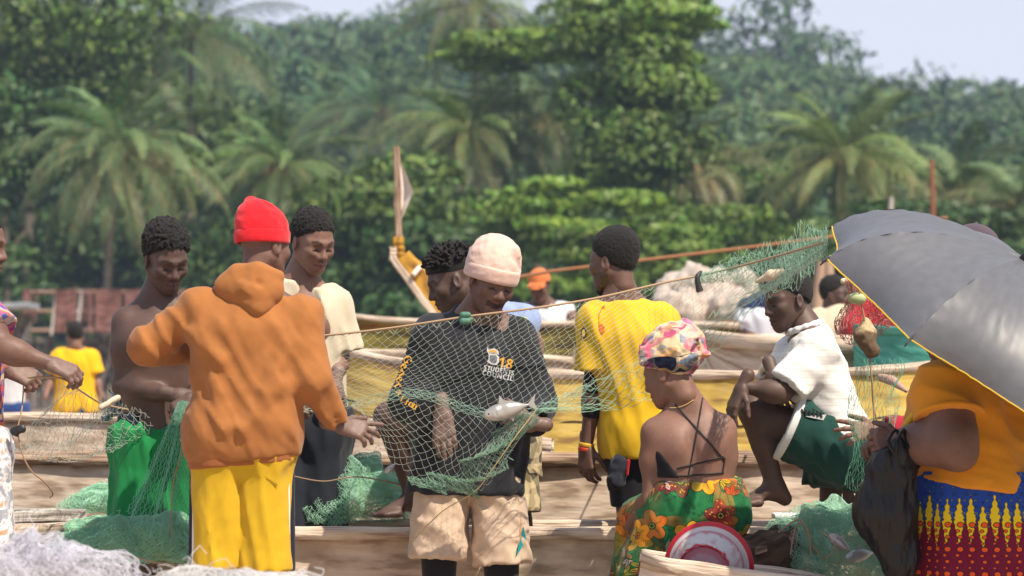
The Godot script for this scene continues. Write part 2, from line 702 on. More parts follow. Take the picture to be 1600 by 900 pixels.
func build_place() -> void:
	terrain()
	var tan := wood("wood_tan", [Color(0.36, 0.27, 0.20), Color(0.60, 0.48, 0.38), Color(0.68, 0.56, 0.46), Color(0.74, 0.64, 0.54)])
	var grey := wood("wood_grey", [Color(0.36, 0.27, 0.21), Color(0.58, 0.46, 0.37), Color(0.66, 0.54, 0.44), Color(0.72, 0.61, 0.51)])
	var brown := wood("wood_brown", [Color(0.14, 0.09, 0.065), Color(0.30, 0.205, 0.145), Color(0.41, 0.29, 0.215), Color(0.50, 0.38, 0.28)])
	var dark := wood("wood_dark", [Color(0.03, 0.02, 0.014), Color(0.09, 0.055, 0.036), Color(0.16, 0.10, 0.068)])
	var yellow := wood("paint_yellow", [Color(0.32, 0.20, 0.08), Color(0.60, 0.42, 0.11), Color(0.68, 0.49, 0.13), Color(0.70, 0.53, 0.20)], 0.7, 0.8)
	var ochre := wood("paint_ochre", [Color(0.20, 0.10, 0.03), Color(0.50, 0.27, 0.04), Color(0.58, 0.33, 0.05)], 0.7)
	var olive := wood("paint_olive", [Color(0.06, 0.045, 0.02), Color(0.20, 0.17, 0.04), Color(0.27, 0.23, 0.05), Color(0.24, 0.08, 0.03)], 0.7, 0.6)
	var turq := wood("paint_turquoise", [Color(0.06, 0.30, 0.23), Color(0.11, 0.44, 0.35), Color(0.16, 0.50, 0.41)], 0.6)
	var white := wood("paint_white", [Color(0.10, 0.09, 0.08), Color(0.42, 0.40, 0.38), Color(0.62, 0.60, 0.57)], 0.7)
	var g := func(px: float, d: float) -> Vector3:
		return Vector3((px - 800.0) * d / F, 0, -d)
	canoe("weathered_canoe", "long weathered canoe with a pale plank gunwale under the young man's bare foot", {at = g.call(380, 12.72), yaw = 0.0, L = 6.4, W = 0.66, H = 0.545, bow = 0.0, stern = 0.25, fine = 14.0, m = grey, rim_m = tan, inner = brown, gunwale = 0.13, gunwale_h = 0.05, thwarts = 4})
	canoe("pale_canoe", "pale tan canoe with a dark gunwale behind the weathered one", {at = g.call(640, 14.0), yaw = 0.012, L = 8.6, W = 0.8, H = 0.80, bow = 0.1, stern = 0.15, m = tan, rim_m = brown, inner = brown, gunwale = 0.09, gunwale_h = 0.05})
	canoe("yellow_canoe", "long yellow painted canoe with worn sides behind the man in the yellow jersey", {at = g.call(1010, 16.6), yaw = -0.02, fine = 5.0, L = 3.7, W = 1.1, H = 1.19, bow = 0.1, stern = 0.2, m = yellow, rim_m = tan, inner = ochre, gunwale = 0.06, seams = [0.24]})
	var yc := get_node("yellow_canoe") as Node3D
	var marks := [[[868, 640], [880, 622], [900, 618], [906, 628], [890, 640], [880, 652]], [[844, 612], [852, 604], [862, 610], [858, 622], [846, 626]], [[1060, 640], [1068, 622], [1082, 628], [1076, 646]]]
	for q in marks:
		var pts := PackedVector3Array()
		for e in q: pts.append(yc.transform.affine_inverse() * P(e[0], e[1], 16.045))
		part("painted_mark", yc, tube(pts, 0.012, 5), mat(Color(0.06, 0.05, 0.04), 0.8))
	canoe("brown_canoe", "brown canoe behind the hands of the man at the left edge", {at = g.call(20, 15.0), yaw = -0.16, L = 5.2, W = 0.9, H = 0.98, bow = -0.12, stern = 0.15, fine = 5.0, m = tan, rim_m = tan, inner = grey, gunwale = 0.07})
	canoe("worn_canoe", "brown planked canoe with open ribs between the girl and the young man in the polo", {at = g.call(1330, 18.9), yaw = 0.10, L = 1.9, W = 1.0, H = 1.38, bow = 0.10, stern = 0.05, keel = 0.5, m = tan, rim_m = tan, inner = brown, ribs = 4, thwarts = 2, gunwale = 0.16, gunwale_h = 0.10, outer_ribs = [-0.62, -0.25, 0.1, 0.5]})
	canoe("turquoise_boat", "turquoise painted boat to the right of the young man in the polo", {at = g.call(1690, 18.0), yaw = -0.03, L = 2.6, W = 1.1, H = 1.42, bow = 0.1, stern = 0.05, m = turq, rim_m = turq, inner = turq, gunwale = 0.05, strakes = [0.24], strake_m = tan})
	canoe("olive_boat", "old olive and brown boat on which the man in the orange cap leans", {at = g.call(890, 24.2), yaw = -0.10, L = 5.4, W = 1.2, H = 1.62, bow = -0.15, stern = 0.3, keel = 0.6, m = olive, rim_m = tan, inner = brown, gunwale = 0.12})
	canoe("light_canoe", "light wooden canoe seen between the man in the cream shirt and the smiling man", {at = g.call(560, 20.0), yaw = -0.22, L = 2.8, W = 0.8, H = 1.35, bow = -0.05, stern = 0.12, m = tan, rim_m = tan, inner = grey, gunwale = 0.12, keel = 0.5})
	# the nearest canoe, with the basins in its end
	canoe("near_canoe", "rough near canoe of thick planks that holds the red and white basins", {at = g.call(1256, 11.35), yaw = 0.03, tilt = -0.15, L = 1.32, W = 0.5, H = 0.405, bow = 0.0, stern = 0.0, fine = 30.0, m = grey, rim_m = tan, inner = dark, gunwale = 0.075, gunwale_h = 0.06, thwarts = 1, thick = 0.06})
	var blk := thing("wooden_block", P(1185, 880, 11.75), "dark cracked canoe end of thick wood to the right of the basins", "canoe end")
	part("block", blk, board(P(1118, 888, 11.7) - blk.position, P(1232, 858, 11.95) - blk.position, 0.17, 0.17, Vector3.UP, 3), dark)
	part("worn_top", blk, board(P(1122, 872, 11.68) - blk.position, P(1228, 841, 11.93) - blk.position, 0.14, 0.03, Vector3.UP, 4), brown)
	var bm := thing("white_beam", P(60, 808, 12.5), "white painted beam with peeling paint at the left, above the bluish nets", "beam")
	part("timber", bm, board(P(-60, 808, 12.2) - bm.position, P(132, 806, 12.35) - bm.position, 0.09, 0.055, Vector3.UP, 8), white)
	tag(part("plank", self, board(P(-60, 832, 12.1), P(196, 822, 12.3), 0.12, 0.045, Vector3.UP, 9), tan), "pale loose plank lying below the white beam at the left", "plank")
	# tall prow of the far boat
	var pr := thing("boat_prow", P(690, 500, 22.0), "tall yellow boat prow with an upright post and a white pennant", "boat prow")
	var o0 := pr.position
	part("stem", pr, board(P(700, 495, 22) - o0, P(627, 402, 22) - o0, 0.16, 0.12, Vector3(0, 0, 1), 1), ochre)
	part("stem_edge", pr, board(P(678, 492, 21.9) - o0, P(612, 402, 21.9) - o0, 0.05, 0.06, Vector3(0, 0, 1), 2), tan)
	part("stem_side", pr, board(P(712, 492, 22.15) - o0, P(660, 440, 22.15) - o0, 0.2, 0.06, Vector3(0, 0, 1), 5), yellow)
	part("bracket", pr, board(P(614, 408, 21.9) - o0, P(614, 385, 21.9) - o0, 0.05, 0.05, Vector3(0, 0, 1), 3), tan)
	part("yellow_foot", pr, board(P(624, 408, 22) - o0, P(623, 370, 22) - o0, 0.075, 0.08, Vector3(0, 0, 1), 6), ochre)
	part("post", pr, board(P(623, 372, 22) - o0, P(619, 229, 22) - o0, 0.05, 0.05, Vector3(0, 0, 1), 4), brown)
	part("lashing", pr, tube(PackedVector3Array([P(645, 430, 21.85) - o0, P(655, 418, 21.9) - o0, P(662, 428, 22.1) - o0, P(650, 440, 22.0) - o0]), 0.02, 6), tan)
	var fl := SurfaceTool.new()
	fl.begin(Mesh.PRIMITIVE_TRIANGLES)
	var A := [Vector2(619, 234), Vector2(646, 300), Vector2(624, 350)]
	for i in 10:
		for j in 10:
			for e in [[i, j], [i + 1, j], [i + 1, j + 1], [i, j], [i + 1, j + 1], [i, j + 1]]:
				var v: float = e[1] / 10.0
				var u: float = e[0] / 10.0
				var l: Vector2 = A[0].lerp(A[2], v)
				var rr: Vector2 = A[0].lerp(A[1], v / 0.6) if v < 0.6 else A[1].lerp(A[2], (v - 0.6) / 0.4)
				var p: Vector2 = l.lerp(rr, u)
				fl.add_vertex(P(p.x, p.y, 22.0 - 0.05 * sin(u * 5.0 + v * 4.0) * u) - o0)
	fl.generate_normals()
	part("pennant", pr, fl.commit(), cloth(Color(0.68, 0.60, 0.54), 0.1))
	shed()
	# poles and the long orange rope behind the people
	tag(part("mooring_rope", self, tube(PackedVector3Array([P(690, 455, 24), P(860, 424, 24), P(1000, 407, 24.5), P(1150, 389, 25), P(1290, 371, 25.5), P(1480, 340, 26)]), 0.013, 6), mat(Color(0.26, 0.115, 0.05), 0.9)), "orange rope stretched from the tall prow across the background", "rope")
	tag(part("wooden_pole", self, tube(PackedVector3Array([P(1459, 420, 60), P(1458, 340, 60), P(1456, 250, 60)]), [0.06, 0.05, 0.04], 7), mat(Color(0.23, 0.08, 0.045), 0.85)), "reddish brown pole standing above the umbrella", "pole")
	tag(part("wooden_pole", self, tube(PackedVector3Array([P(1388, 420, 55), P(1391, 340, 55), P(1393, 308, 55)]), [0.05, 0.045, 0.035], 7), mat(Color(0.42, 0.38, 0.36), 0.85)), "thin grey pole just above the top of the umbrella", "pole")
	for i in 2:
		tag(part("wooden_post", self, tube(PackedVector3Array([Vector3(P([1276, 1292][i], 500, 30).x, 0, -30.0), P([1277, 1296][i], 470, 30), P([1284, 1294][i], 408, 30)]), [0.07, 0.06, 0.05], 7), brown), ["left of two brown posts behind the young man in the polo", "right of two brown posts behind the young man in the polo"][i], "post")
	tag(part("driftwood_stick", self, tube(PackedVector3Array([P(1376, 590, 13.2), P(1392, 594, 13.1), P(1404, 602, 13.0), P(1416, 611, 12.9)]), [0.018, 0.022, 0.017, 0.008], 7), mat(Color(0.42, 0.25, 0.19), 0.8)), "short pinkish stick caught in the net beside the woman in orange", "stick")
	# pale heap behind the jersey
	var rng := RandomNumberGenerator.new()
	rng.seed = 31
	var hp := Field.new()
	hp.cell = 0.035
	for i in 34:
		hp.ball(P(rng.randf_range(1035, 1160), rng.randf_range(470, 520) - 30 * sin((i % 9) / 9.0 * PI), 28 + rng.randf_range(-0.5, 0.6)), rng.randf_range(0.10, 0.22), 0.03)
	hp.amp = 0.10
	hp.noise = fnoise(5.0, 7, 3)
	var pile := part("pale_heap", self)
	meshed(pile, [hp], Vector3.ZERO, cloth(Color(0.44, 0.37, 0.32), 0.4))
	tag(pile, "pale heap of bundled nets behind the right shoulder of the yellow jersey", "net heap")

func shed() -> void:
	var s := thing("tin_roof_shed", P(170, 600, 75) * Vector3(1, 0, 1) + Vector3(0, 1.0, 0), "low shed with a rusty broken corrugated roof at the left", "shed")
	var o := s.position
	var rng := RandomNumberGenerator.new()
	rng.seed = 7
	var rust := mat(Color(1, 1, 1), 0.85, 0.3)
	rust.albedo_texture = ramp_tex("rust", noise_tex("rustn", 0.02, 4, 256, 1, 1, 1.5, 8), [Color(0.03, 0.014, 0.011), Color(0.10, 0.040, 0.030), Color(0.16, 0.085, 0.075)])
	rust.uv1_triplanar = true
	rust.uv1_scale = Vector3.ONE * 0.4
	var wallm := wood("wood_shed", [Color(0.05, 0.045, 0.045), Color(0.13, 0.12, 0.12), Color(0.2, 0.19, 0.19)])
	for i in 11:
		var x0 := 36.0 + i * 25.0
		if i == 1: continue
		var st := SurfaceTool.new()
		st.begin(Mesh.PRIMITIVE_TRIANGLES)
		var drop := rng.randf_range(-0.05, 0.05)
		var broken := i < 4
		var nc := 6
		for r in nc:
			if rng.randf() < (0.35 if broken else 0.06): continue
			for q in 4:
				if broken and q == 3 and rng.randf() < 0.5: continue
				for e in [[r, q], [r + 1, q], [r + 1, q + 1], [r, q], [r + 1, q + 1], [r, q + 1]]:
					var u: float = e[0] / float(nc)
					var v: float = e[1] / 4.0
					var p := P(x0 + u * 26.0, 453 + v * (68 + drop * 60), 76.5 - v * 2.6)
					p.y += 0.03 * (e[0] % 2) + drop * 0.3
					st.add_vertex(p - o)
		st.generate_normals()
		part("roof_sheet", s, st.commit(), rust)
	for i in 7:
		part("rafter", s, tube(PackedVector3Array([P(48 + i * 40, 454, 76.6) - o, P(40 + i * 40, 524, 74.0) - o]), 0.03, 5), mat(Color(0.36, 0.32, 0.28), 0.8))
	for i in 3:
		part("purlin", s, tube(PackedVector3Array([P(36, 456 + i * 30, 76.6 - i * 1.1) - o, P(312, 456 + i * 30, 76.6 - i * 1.1) - o]), 0.045, 5), mat(Color(0.3, 0.2, 0.15), 0.8))
	for i in 16:
		if i in [3, 9]: continue
		var x := 44.0 + i * 17.0
		part("wall_board", s, board(P(x, 640, 74.6) - o, P(x, 528, 74.6) - o, 0.24, 0.03, Vector3(0, 0, 1), i), wallm)
	for i in 4:
		part("door_post", s, board(P(44 + i * 86, 640, 74.4) - o, P(44 + i * 86, 520, 74.4) - o, 0.1, 0.1, Vector3(0, 0, 1), i), wallm)
	var t := thing("plank_hut", P(10, 600, 68) * Vector3(1, 0, 1) + Vector3(0, 0.8, 0), "grey plank hut at the left edge beside the rusty shed", "hut")
	o = t.position
	for i in 6:
		part("wall_board", t, board(P(-40 + i * 16, 640, 68) - o, P(-40 + i * 16, 490, 68) - o, 0.21, 0.03, Vector3(0, 0, 1), i), wallm)
	part("roof", t, board(P(-50, 482, 67.8) - o, P(54, 478, 67.8) - o, 1.6, 0.12, Vector3.UP, 2), mat(Color(0.22, 0.24, 0.27), 0.7))

# ---------------------------------------------------------------- trees
func leaf_mat(key: String, c: Color) -> StandardMaterial3D:
	if SKIN.has(key): return SKIN[key]
	var m := mat(c, 0.5, 0.4)
	m.vertex_color_use_as_albedo = true
	m.backlight_enabled = true
	m.backlight = Color(0.32, 0.42, 0.12)
	SKIN[key] = m
	return m

# A crown of many single leaves set in clumps on lobes; layered crowns are flatter.
func crown_mesh(sd: int, lobes: int, size: Vector3, leaf: float, count: int, c: Color, flat := 0.0) -> ArrayMesh:
	var rng := RandomNumberGenerator.new()
	rng.seed = sd
	var vs := PackedVector3Array()
	var ns := PackedVector3Array()
	var cs := PackedColorArray()
	var ix := PackedInt32Array()
	var L := []
	for i in lobes:
		var p := Vector3(rng.randfn(), rng.randfn() * 0.9, rng.randfn())
		if p.length() > 1.6: p = p.normalized() * 1.6
		L.append([p * size * 0.42, rng.randf_range(0.22, 0.42), rng.randf_range(0.7, 1.35)])
	for i in count:
		var l = L[i % lobes]
		var dir := Vector3(rng.randfn(), rng.randfn(), rng.randfn()).normalized()
		if dir.y < -0.3 and rng.randf() < 0.6: dir.y = -dir.y
		var rad: Vector3 = size * l[1] * Vector3(1.15, 0.75 - 0.4 * flat, 1.15)
		# sub-clumps give an uneven outline
		var bump := 1.0 + 0.28 * sin(dir.x * 9.0 + l[1] * 40.0) * sin(dir.y * 8.0 + l[2] * 7.0) * sin(dir.z * 9.0 + 2.0)
		var p: Vector3 = l[0] + dir * rad * bump * rng.randf_range(0.72, 1.06)
		var n := (dir + Vector3(rng.randfn(), rng.randfn() + 0.5, rng.randfn()) * 0.55).normalized()
		var t := n.cross(Vector3(rng.randfn(), rng.randfn(), rng.randfn())).normalized()
		var b := n.cross(t)
		var s := leaf * rng.randf_range(0.6, 1.3)
		var v: float = l[2] * rng.randf_range(0.75, 1.25)
		var col := Color(c.r * v * rng.randf_range(0.8, 1.3), c.g * v, c.b * v * rng.randf_range(0.7, 1.1))
		var k := vs.size()
		vs.append_array(PackedVector3Array([p - t * s, p - b * s * 0.42 + n * s * 0.12, p + t * s - n * s * 0.15, p + b * s * 0.42 + n * s * 0.12]))
		for q in 4:
			ns.append(n)
			cs.append(col)
		ix.append_array(PackedInt32Array([k, k + 2, k + 1, k, k + 3, k + 2]))
	return arrays(vs, ns, ix, PackedVector2Array(), cs)

func trunk_mesh(h: float, r: float, limbs: Array, sd: int) -> ArrayMesh:
	var rng := RandomNumberGenerator.new()
	rng.seed = sd
	var vs := PackedVector3Array()
	var ns := PackedVector3Array()
	var ix := PackedInt32Array()
	var pts := PackedVector3Array()
	var rr := PackedFloat32Array()
	for i in 7:
		var t := i / 6.0
		pts.append(Vector3(sin(t * 2.0 + sd) * 0.3 * t, h * t, cos(t * 1.7 + sd) * 0.3 * t))
		rr.append(r * (1.0 - 0.6 * t))
	tube_into(vs, ns, ix, pts, rr, 7)
	for l in limbs:
		var a: Vector3 = pts[4]
		var q := PackedVector3Array([a, a.lerp(l, 0.5) + Vector3(0, -0.2, 0), l])
		tube_into(vs, ns, ix, q, PackedFloat32Array([r * 0.4, r * 0.25, r * 0.08]), 5)
	return arrays(vs, ns, ix)

func bark() -> StandardMaterial3D:
	if SKIN.has("bark"): return SKIN["bark"]
	var m := mat(Color(1, 1, 1), 0.9, 0.3)
	m.albedo_texture = ramp_tex("barkc", noise_tex("barkn", 0.03, 4, 256, 2.0, 0.5, 1.3, 3), [Color(0.05, 0.04, 0.03), Color(0.14, 0.11, 0.085), Color(0.22, 0.18, 0.14)])
	m.uv1_triplanar = true
	SKIN["bark"] = m
	return m

# A broadleaf tree seen with the middle of its crown at px, py.
func broadleaf(px: float, py: float, d: float, size: Vector3, leaf: float, count: int, c: Color, sd: int, label: String, flat := 0.0, lobes := 12) -> Node3D:
	size *= 0.62
	var mid := P(px, py, d)
	var base := Vector3(mid.x, land(mid.x, mid.z), mid.z)
	var t := thing("tree", base, label, "tree", "trees behind the beach")
	var h := mid.y - base.y
	var limbs := []
	for i in 5: limbs.append(Vector3(cos(i * 1.3 + sd), 0.2, sin(i * 1.3 + sd)) * size * 0.4 + Vector3(0, h, 0))
	part("trunk", t, trunk_mesh(maxf(h, 1.0), clampf(size.y * 0.04, 0.1, 0.5), limbs, sd), bark())
	var cr := part("crown", t, crown_mesh(sd, lobes, size, leaf, count, c, flat), leaf_mat("leaf", Color(1, 1, 1)))
	cr.position = Vector3(0, h, 0)
	return t

# Palm fronds: a bent midrib with hanging leaflets.
func frond_mesh(sd: int, L: float, droop: float, hang: float, c: Color, dry := 0.0) -> ArrayMesh:
	var rng := RandomNumberGenerator.new()
	rng.seed = sd
	var vs := PackedVector3Array()
	var ns := PackedVector3Array()
	var cs := PackedColorArray()
	var ix := PackedInt32Array()
	var pts := PackedVector3Array()
	var p := Vector3.ZERO
	var a := 0.0
	for i in 13:
		pts.append(p)
		a += droop / 12.0 * (0.5 + i / 9.0)
		p += Vector3(cos(a), -sin(a), 0.03 * sin(i * 0.7 + sd)) * L / 12.0
	var rc := Color(0.20, 0.20, 0.07).lerp(Color(0.30, 0.2, 0.09), dry)
	tube_into(vs, ns, ix, pts, PackedFloat32Array([0.05, 0.045, 0.04, 0.036, 0.032, 0.029, 0.026, 0.022, 0.02, 0.016, 0.012, 0.01, 0.006]), 4)
	for v in vs: cs.append(rc)
	var n := 64
	for i in n:
		var t := 0.10 + 0.90 * i / n
		var f := t * 12.0
		var k := mini(int(f), 11)
		var q := pts[k].lerp(pts[k + 1], f - k)
		var tg := (pts[k + 1] - pts[k]).normalized()
		var up := Vector3(0, 0, 1).cross(tg).normalized()
		for s in [-1.0, 1.0]:
			var len := L * 0.25 * sin(clampf(t * 1.05, 0, 1) * PI * 0.86 + 0.35) * rng.randf_range(0.55, 1.2) + 0.10
			var out := (Vector3(0, 0, s) * (1.0 - hang * 0.5) + tg * 0.6 + up * (0.3 - hang * 0.4)).normalized()
			var m := q + out * len * 0.5
			var e := m + (out * (1.0 - hang * 0.6) + Vector3(0, -1, 0) * hang * 1.3).normalized() * len * 0.55
			var w := tg * 0.021
			var v := rng.randf_range(0.7, 1.25)
			var col := Color(c.r * v * rng.randf_range(0.85, 1.3), c.g * v, c.b * v)
			if rng.randf() < dry: col = Color(0.26, 0.17, 0.08) * v
			var nn: Vector3 = (out.cross(tg) * s).normalized()
			if nn.y < 0: nn = -nn
			var b := vs.size()
			vs.append_array(PackedVector3Array([q - w * 0.6, q + w * 0.6, m - w, m + w, e]))
			for z in 5:
				ns.append(nn)
				cs.append(col)
			if (vs[b + 1] - vs[b]).cross(vs[b + 2] - vs[b]).dot(nn) < 0.0:
				ix.append_array(PackedInt32Array([b, b + 1, b + 2, b + 1, b + 3, b + 2, b + 2, b + 3, b + 4]))
			else:
				ix.append_array(PackedInt32Array([b, b + 2, b + 1, b + 1, b + 2, b + 3, b + 2, b + 4, b + 3]))
	return arrays(vs, ns, ix, PackedVector2Array(), cs)

var fronds := {}
func palm(px: float, py: float, d: float, L: float, count: int, droop: float, sd: int, label: String, dry := 0.15, c := Color(0.095, 0.150, 0.055)) -> void:
	var top := P(px, py, d)
	var base := Vector3(top.x + 0.6 * sin(sd), land(top.x, top.z), top.z)
	c = Color(c.r * 1.25, c.g * 1.45, c.b * 1.5)
	var t := thing("palm_tree", base, label, "palm", "palms behind the beach")
	var h := top - base
	var pts := PackedVector3Array()
	var rr := PackedFloat32Array()
	for i in 15:
		var q := i / 14.0
		pts.append(Vector3(h.x * q * q, h.y * q, 0.25 * sin(q * 3.0)))
		rr.append((0.22 if i % 2 else 0.20) * (1.0 - 0.35 * q))
	part("trunk", t, tube(pts, rr, 8), bark())
	var rng := RandomNumberGenerator.new()
	rng.seed = sd
	var lm := leaf_mat("leaf", Color(1, 1, 1))
	count = int(count * 1.35)
	for i in count:
		var up := 1.0 - 1.75 * pow(i / float(count), 0.9)      # young ones stand, old ones hang
		var kind := 0 if up > 0.55 else (1 if up > 0.0 else 2)
		var key := "%d_%d_%s_%s_%s" % [kind, i % 3, L, droop, c]
		if not fronds.has(key):
			fronds[key] = frond_mesh(kind + int(L * 10) + 7 * (i % 3), L * [0.85, 1.0, 1.0][kind] * [1.0, 0.9, 1.06][i % 3], droop * [0.7, 1.0, 1.0][kind] * [1.0, 1.2, 0.85][i % 3], [0.5, 1.0, 1.2][kind], (c * [1.0, 1.35, 0.75][i % 3]).lerp(Color(0.20, 0.21, 0.10), [0.0, 0.10, 0.25][kind]), [0.0, dry * 0.3, dry * 0.9][kind])
		var f := part("frond", t, fronds[key], lm)
		var yaw := i * 2.39996 + rng.randf_range(-0.25, 0.25)
		var el := asin(clampf(up, -0.8, 0.95)) * 0.9 + 0.12 + rng.randf_range(-0.1, 0.1)
		f.transform = Transform3D(Basis(Vector3.UP, yaw) * Basis(Vector3(0, 0, 1), el) * Basis(Vector3(1, 0, 0), rng.randf_range(-0.5, 0.5)), h)
	var nuts := Field.new()
	nuts.cell = 0.09
	for i in 6: nuts.ball(top + Vector3(cos(i * 1.1), -0.7 - 0.1 * (i % 2), sin(i * 1.1)) * 0.35, 0.16, 0.03)
	var nm := part("coconuts", t)
	meshed(nm, [nuts], base, mat(Color(0.22, 0.12, 0.05), 0.6))

func plant_trees() -> void:
	var deep := Color(0.040, 0.085, 0.024)
	var mid := Color(0.076, 0.132, 0.024)
	var fresh := Color(0.13, 0.225, 0.034)
	# left side
	broadleaf(40, 60, 150, Vector3(13, 12, 9), 0.30, 9000, mid, 1, "tall dark leafy tree filling the upper left corner", 0.0, 22)
	broadleaf(10, 300, 135, Vector3(9, 11, 8), 0.26, 7000, deep, 2, "dark bushy tree at the left edge behind the head of the man with the rope", 0.0, 16)
	broadleaf(160, 400, 160, Vector3(14, 6, 6), 0.28, 6000, deep, 3, "dark thicket of broad leaves under the leftmost palm", 0.0, 16)
	broadleaf(120, 110, 165, Vector3(8, 7, 6), 0.26, 4000, fresh, 4, "bright green tree top between the dark corner tree and the leftmost palm", 0.2, 12)
	palm(188, 235, 122, 5.2, 34, 1.35, 5, "large coconut palm with drooping fronds at the left, leftmost of all the palms", 0.25)
	palm(300, 50, 170, 6.2, 26, 1.0, 6, "tall palm at the top left, above and behind the leftmost palm", 0.08, Color(0.050, 0.095, 0.032))
	palm(205, 80, 168, 5.5, 22, 1.0, 26, "palm with upright fronds just left of the tall one at the top left", 0.1, Color(0.060, 0.105, 0.030))
	palm(438, 258, 135, 4.4, 26, 1.2, 7, "palm above the red knit hat and the man in the cream shirt", 0.12, Color(0.075, 0.125, 0.035))
	broadleaf(330, 330, 150, Vector3(9, 8, 6), 0.26, 5000, mid, 8, "leafy green tree between the leftmost palm and the red hat", 0.1, 14)
	broadleaf(330, 215, 185, Vector3(9, 8, 6), 0.3, 4000, mid, 9, "olive green tree behind the fronds of the leftmost palm", 0.0, 14)
	# middle
	palm(596, 175, 200, 6.0, 26, 1.0, 10, "oil palm with a dense dark crown above the white pennant", 0.05, Color(0.032, 0.075, 0.030))
	palm(520, 185, 215, 5.6, 24, 1.0, 27, "oil palm to the left of the one above the pennant", 0.05, Color(0.034, 0.078, 0.034))
	palm(733, 205, 130, 4.6, 34, 1.35, 11, "large coconut palm in the middle, above the pink knit hat", 0.2, Color(0.078, 0.115, 0.032))
	palm(848, 190, 138, 4.6, 30, 1.2, 12, "coconut palm close to the left side of the big vine covered tree", 0.18, Color(0.060, 0.098, 0.038))
	palm(740, 10, 165, 5.2, 24, 1.15, 13, "high palm whose crown reaches the top edge in the middle", 0.15, Color(0.068, 0.105, 0.032))
	broadleaf(640, 380, 120, Vector3(12, 7, 6), 0.24, 7000, mid, 14, "rounded dark green bush tree behind the tall prow", 0.0, 18)
	broadleaf(470, 420, 120, Vector3(9, 6, 5), 0.24, 5000, deep, 15, "dark shrub behind the man in the cream shirt", 0.0, 14)
	broadleaf(720, 440, 116, Vector3(9, 5, 5), 0.24, 5000, deep, 16, "dark undergrowth behind the smiling man", 0.0, 14)
	# the big vine covered tree
	broadleaf(985, 60, 128, Vector3(7.0, 5.5, 6), 0.22, 9000, fresh * 0.85, 17, "bright top of the big vine covered tree right of the middle", 0.65, 26)
	broadleaf(1000, 235, 126, Vector3(6.0, 8.5, 6), 0.22, 10000, mid * 1.1, 18, "vine covered trunk and flank of the big tree right of the middle", 0.3, 30)
	broadleaf(800, 75, 132, Vector3(6.5, 2.2, 4), 0.22, 4500, fresh, 19, "long light green bough reaching left from the big tree", 0.7, 16)
	broadleaf(1050, 30, 127, Vector3(3.2, 1.6, 3), 0.22, 1600, fresh, 28, "thin twig of leaves sticking out at the upper right of the big tree", 0.7, 8)
	broadleaf(895, 345, 112, Vector3(6.2, 3.4, 4), 0.20, 6000, fresh, 20, "bright layered shrub behind the man in the orange cap", 0.7, 20)
	broadleaf(985, 420, 110, Vector3(7, 4, 4), 0.20, 5000, fresh * 0.8, 21, "light green bushes behind the head of the man in the yellow jersey", 0.3, 16)
	palm(1085, 255, 133, 4.0, 16, 1.6, 22, "half dry palm hanging from the right side of the big tree", 0.5, Color(0.085, 0.10, 0.035))
	# right side
	palm(1318, 245, 118, 4.6, 32, 1.15, 23, "yellowish coconut palm above the umbrella on the right", 0.2, Color(0.100, 0.135, 0.035))
	palm(1505, 300, 125, 4.4, 30, 1.4, 24, "drooping palm at the right behind the dark cap", 0.3, Color(0.070, 0.100, 0.036))
	palm(1590, 320, 120, 4.6, 26, 1.4, 29, "drooping palm cut by the right edge", 0.3, Color(0.066, 0.098, 0.036))
	palm(1440, 330, 130, 3.6, 22, 1.3, 30, "small palm between the yellowish palm and the reddish pole", 0.25, Color(0.066, 0.098, 0.036))
	broadleaf(1180, 400, 115, Vector3(11, 4.5, 5), 0.22, 6000, mid, 25, "green bushes behind the net over the head of the young man", 0.1, 16)
	broadleaf(1130, 330, 150, Vector3(9, 6, 6), 0.26, 4500, mid, 31, "grey green tree right of the big vine covered tree", 0.0, 14)
	broadleaf(1420, 400, 112, Vector3(12, 4, 5), 0.22, 5000, deep, 32, "dark bushes behind the top of the umbrella", 0.0, 14)
	hill_trees()

func ordinal(i: int) -> String:
	var low := ["", "first", "second", "third", "fourth", "fifth", "sixth", "seventh", "eighth", "ninth", "tenth", "eleventh", "twelfth", "thirteenth", "fourteenth", "fifteenth", "sixteenth", "seventeenth", "eighteenth", "nineteenth"]
	if i < 20: return low[i]
	return ["twentieth", "thirtieth", "fortieth"][i / 10 - 2] if i % 10 == 0 else ["twenty", "thirty", "forty"][i / 10 - 2] + " " + low[i % 10]

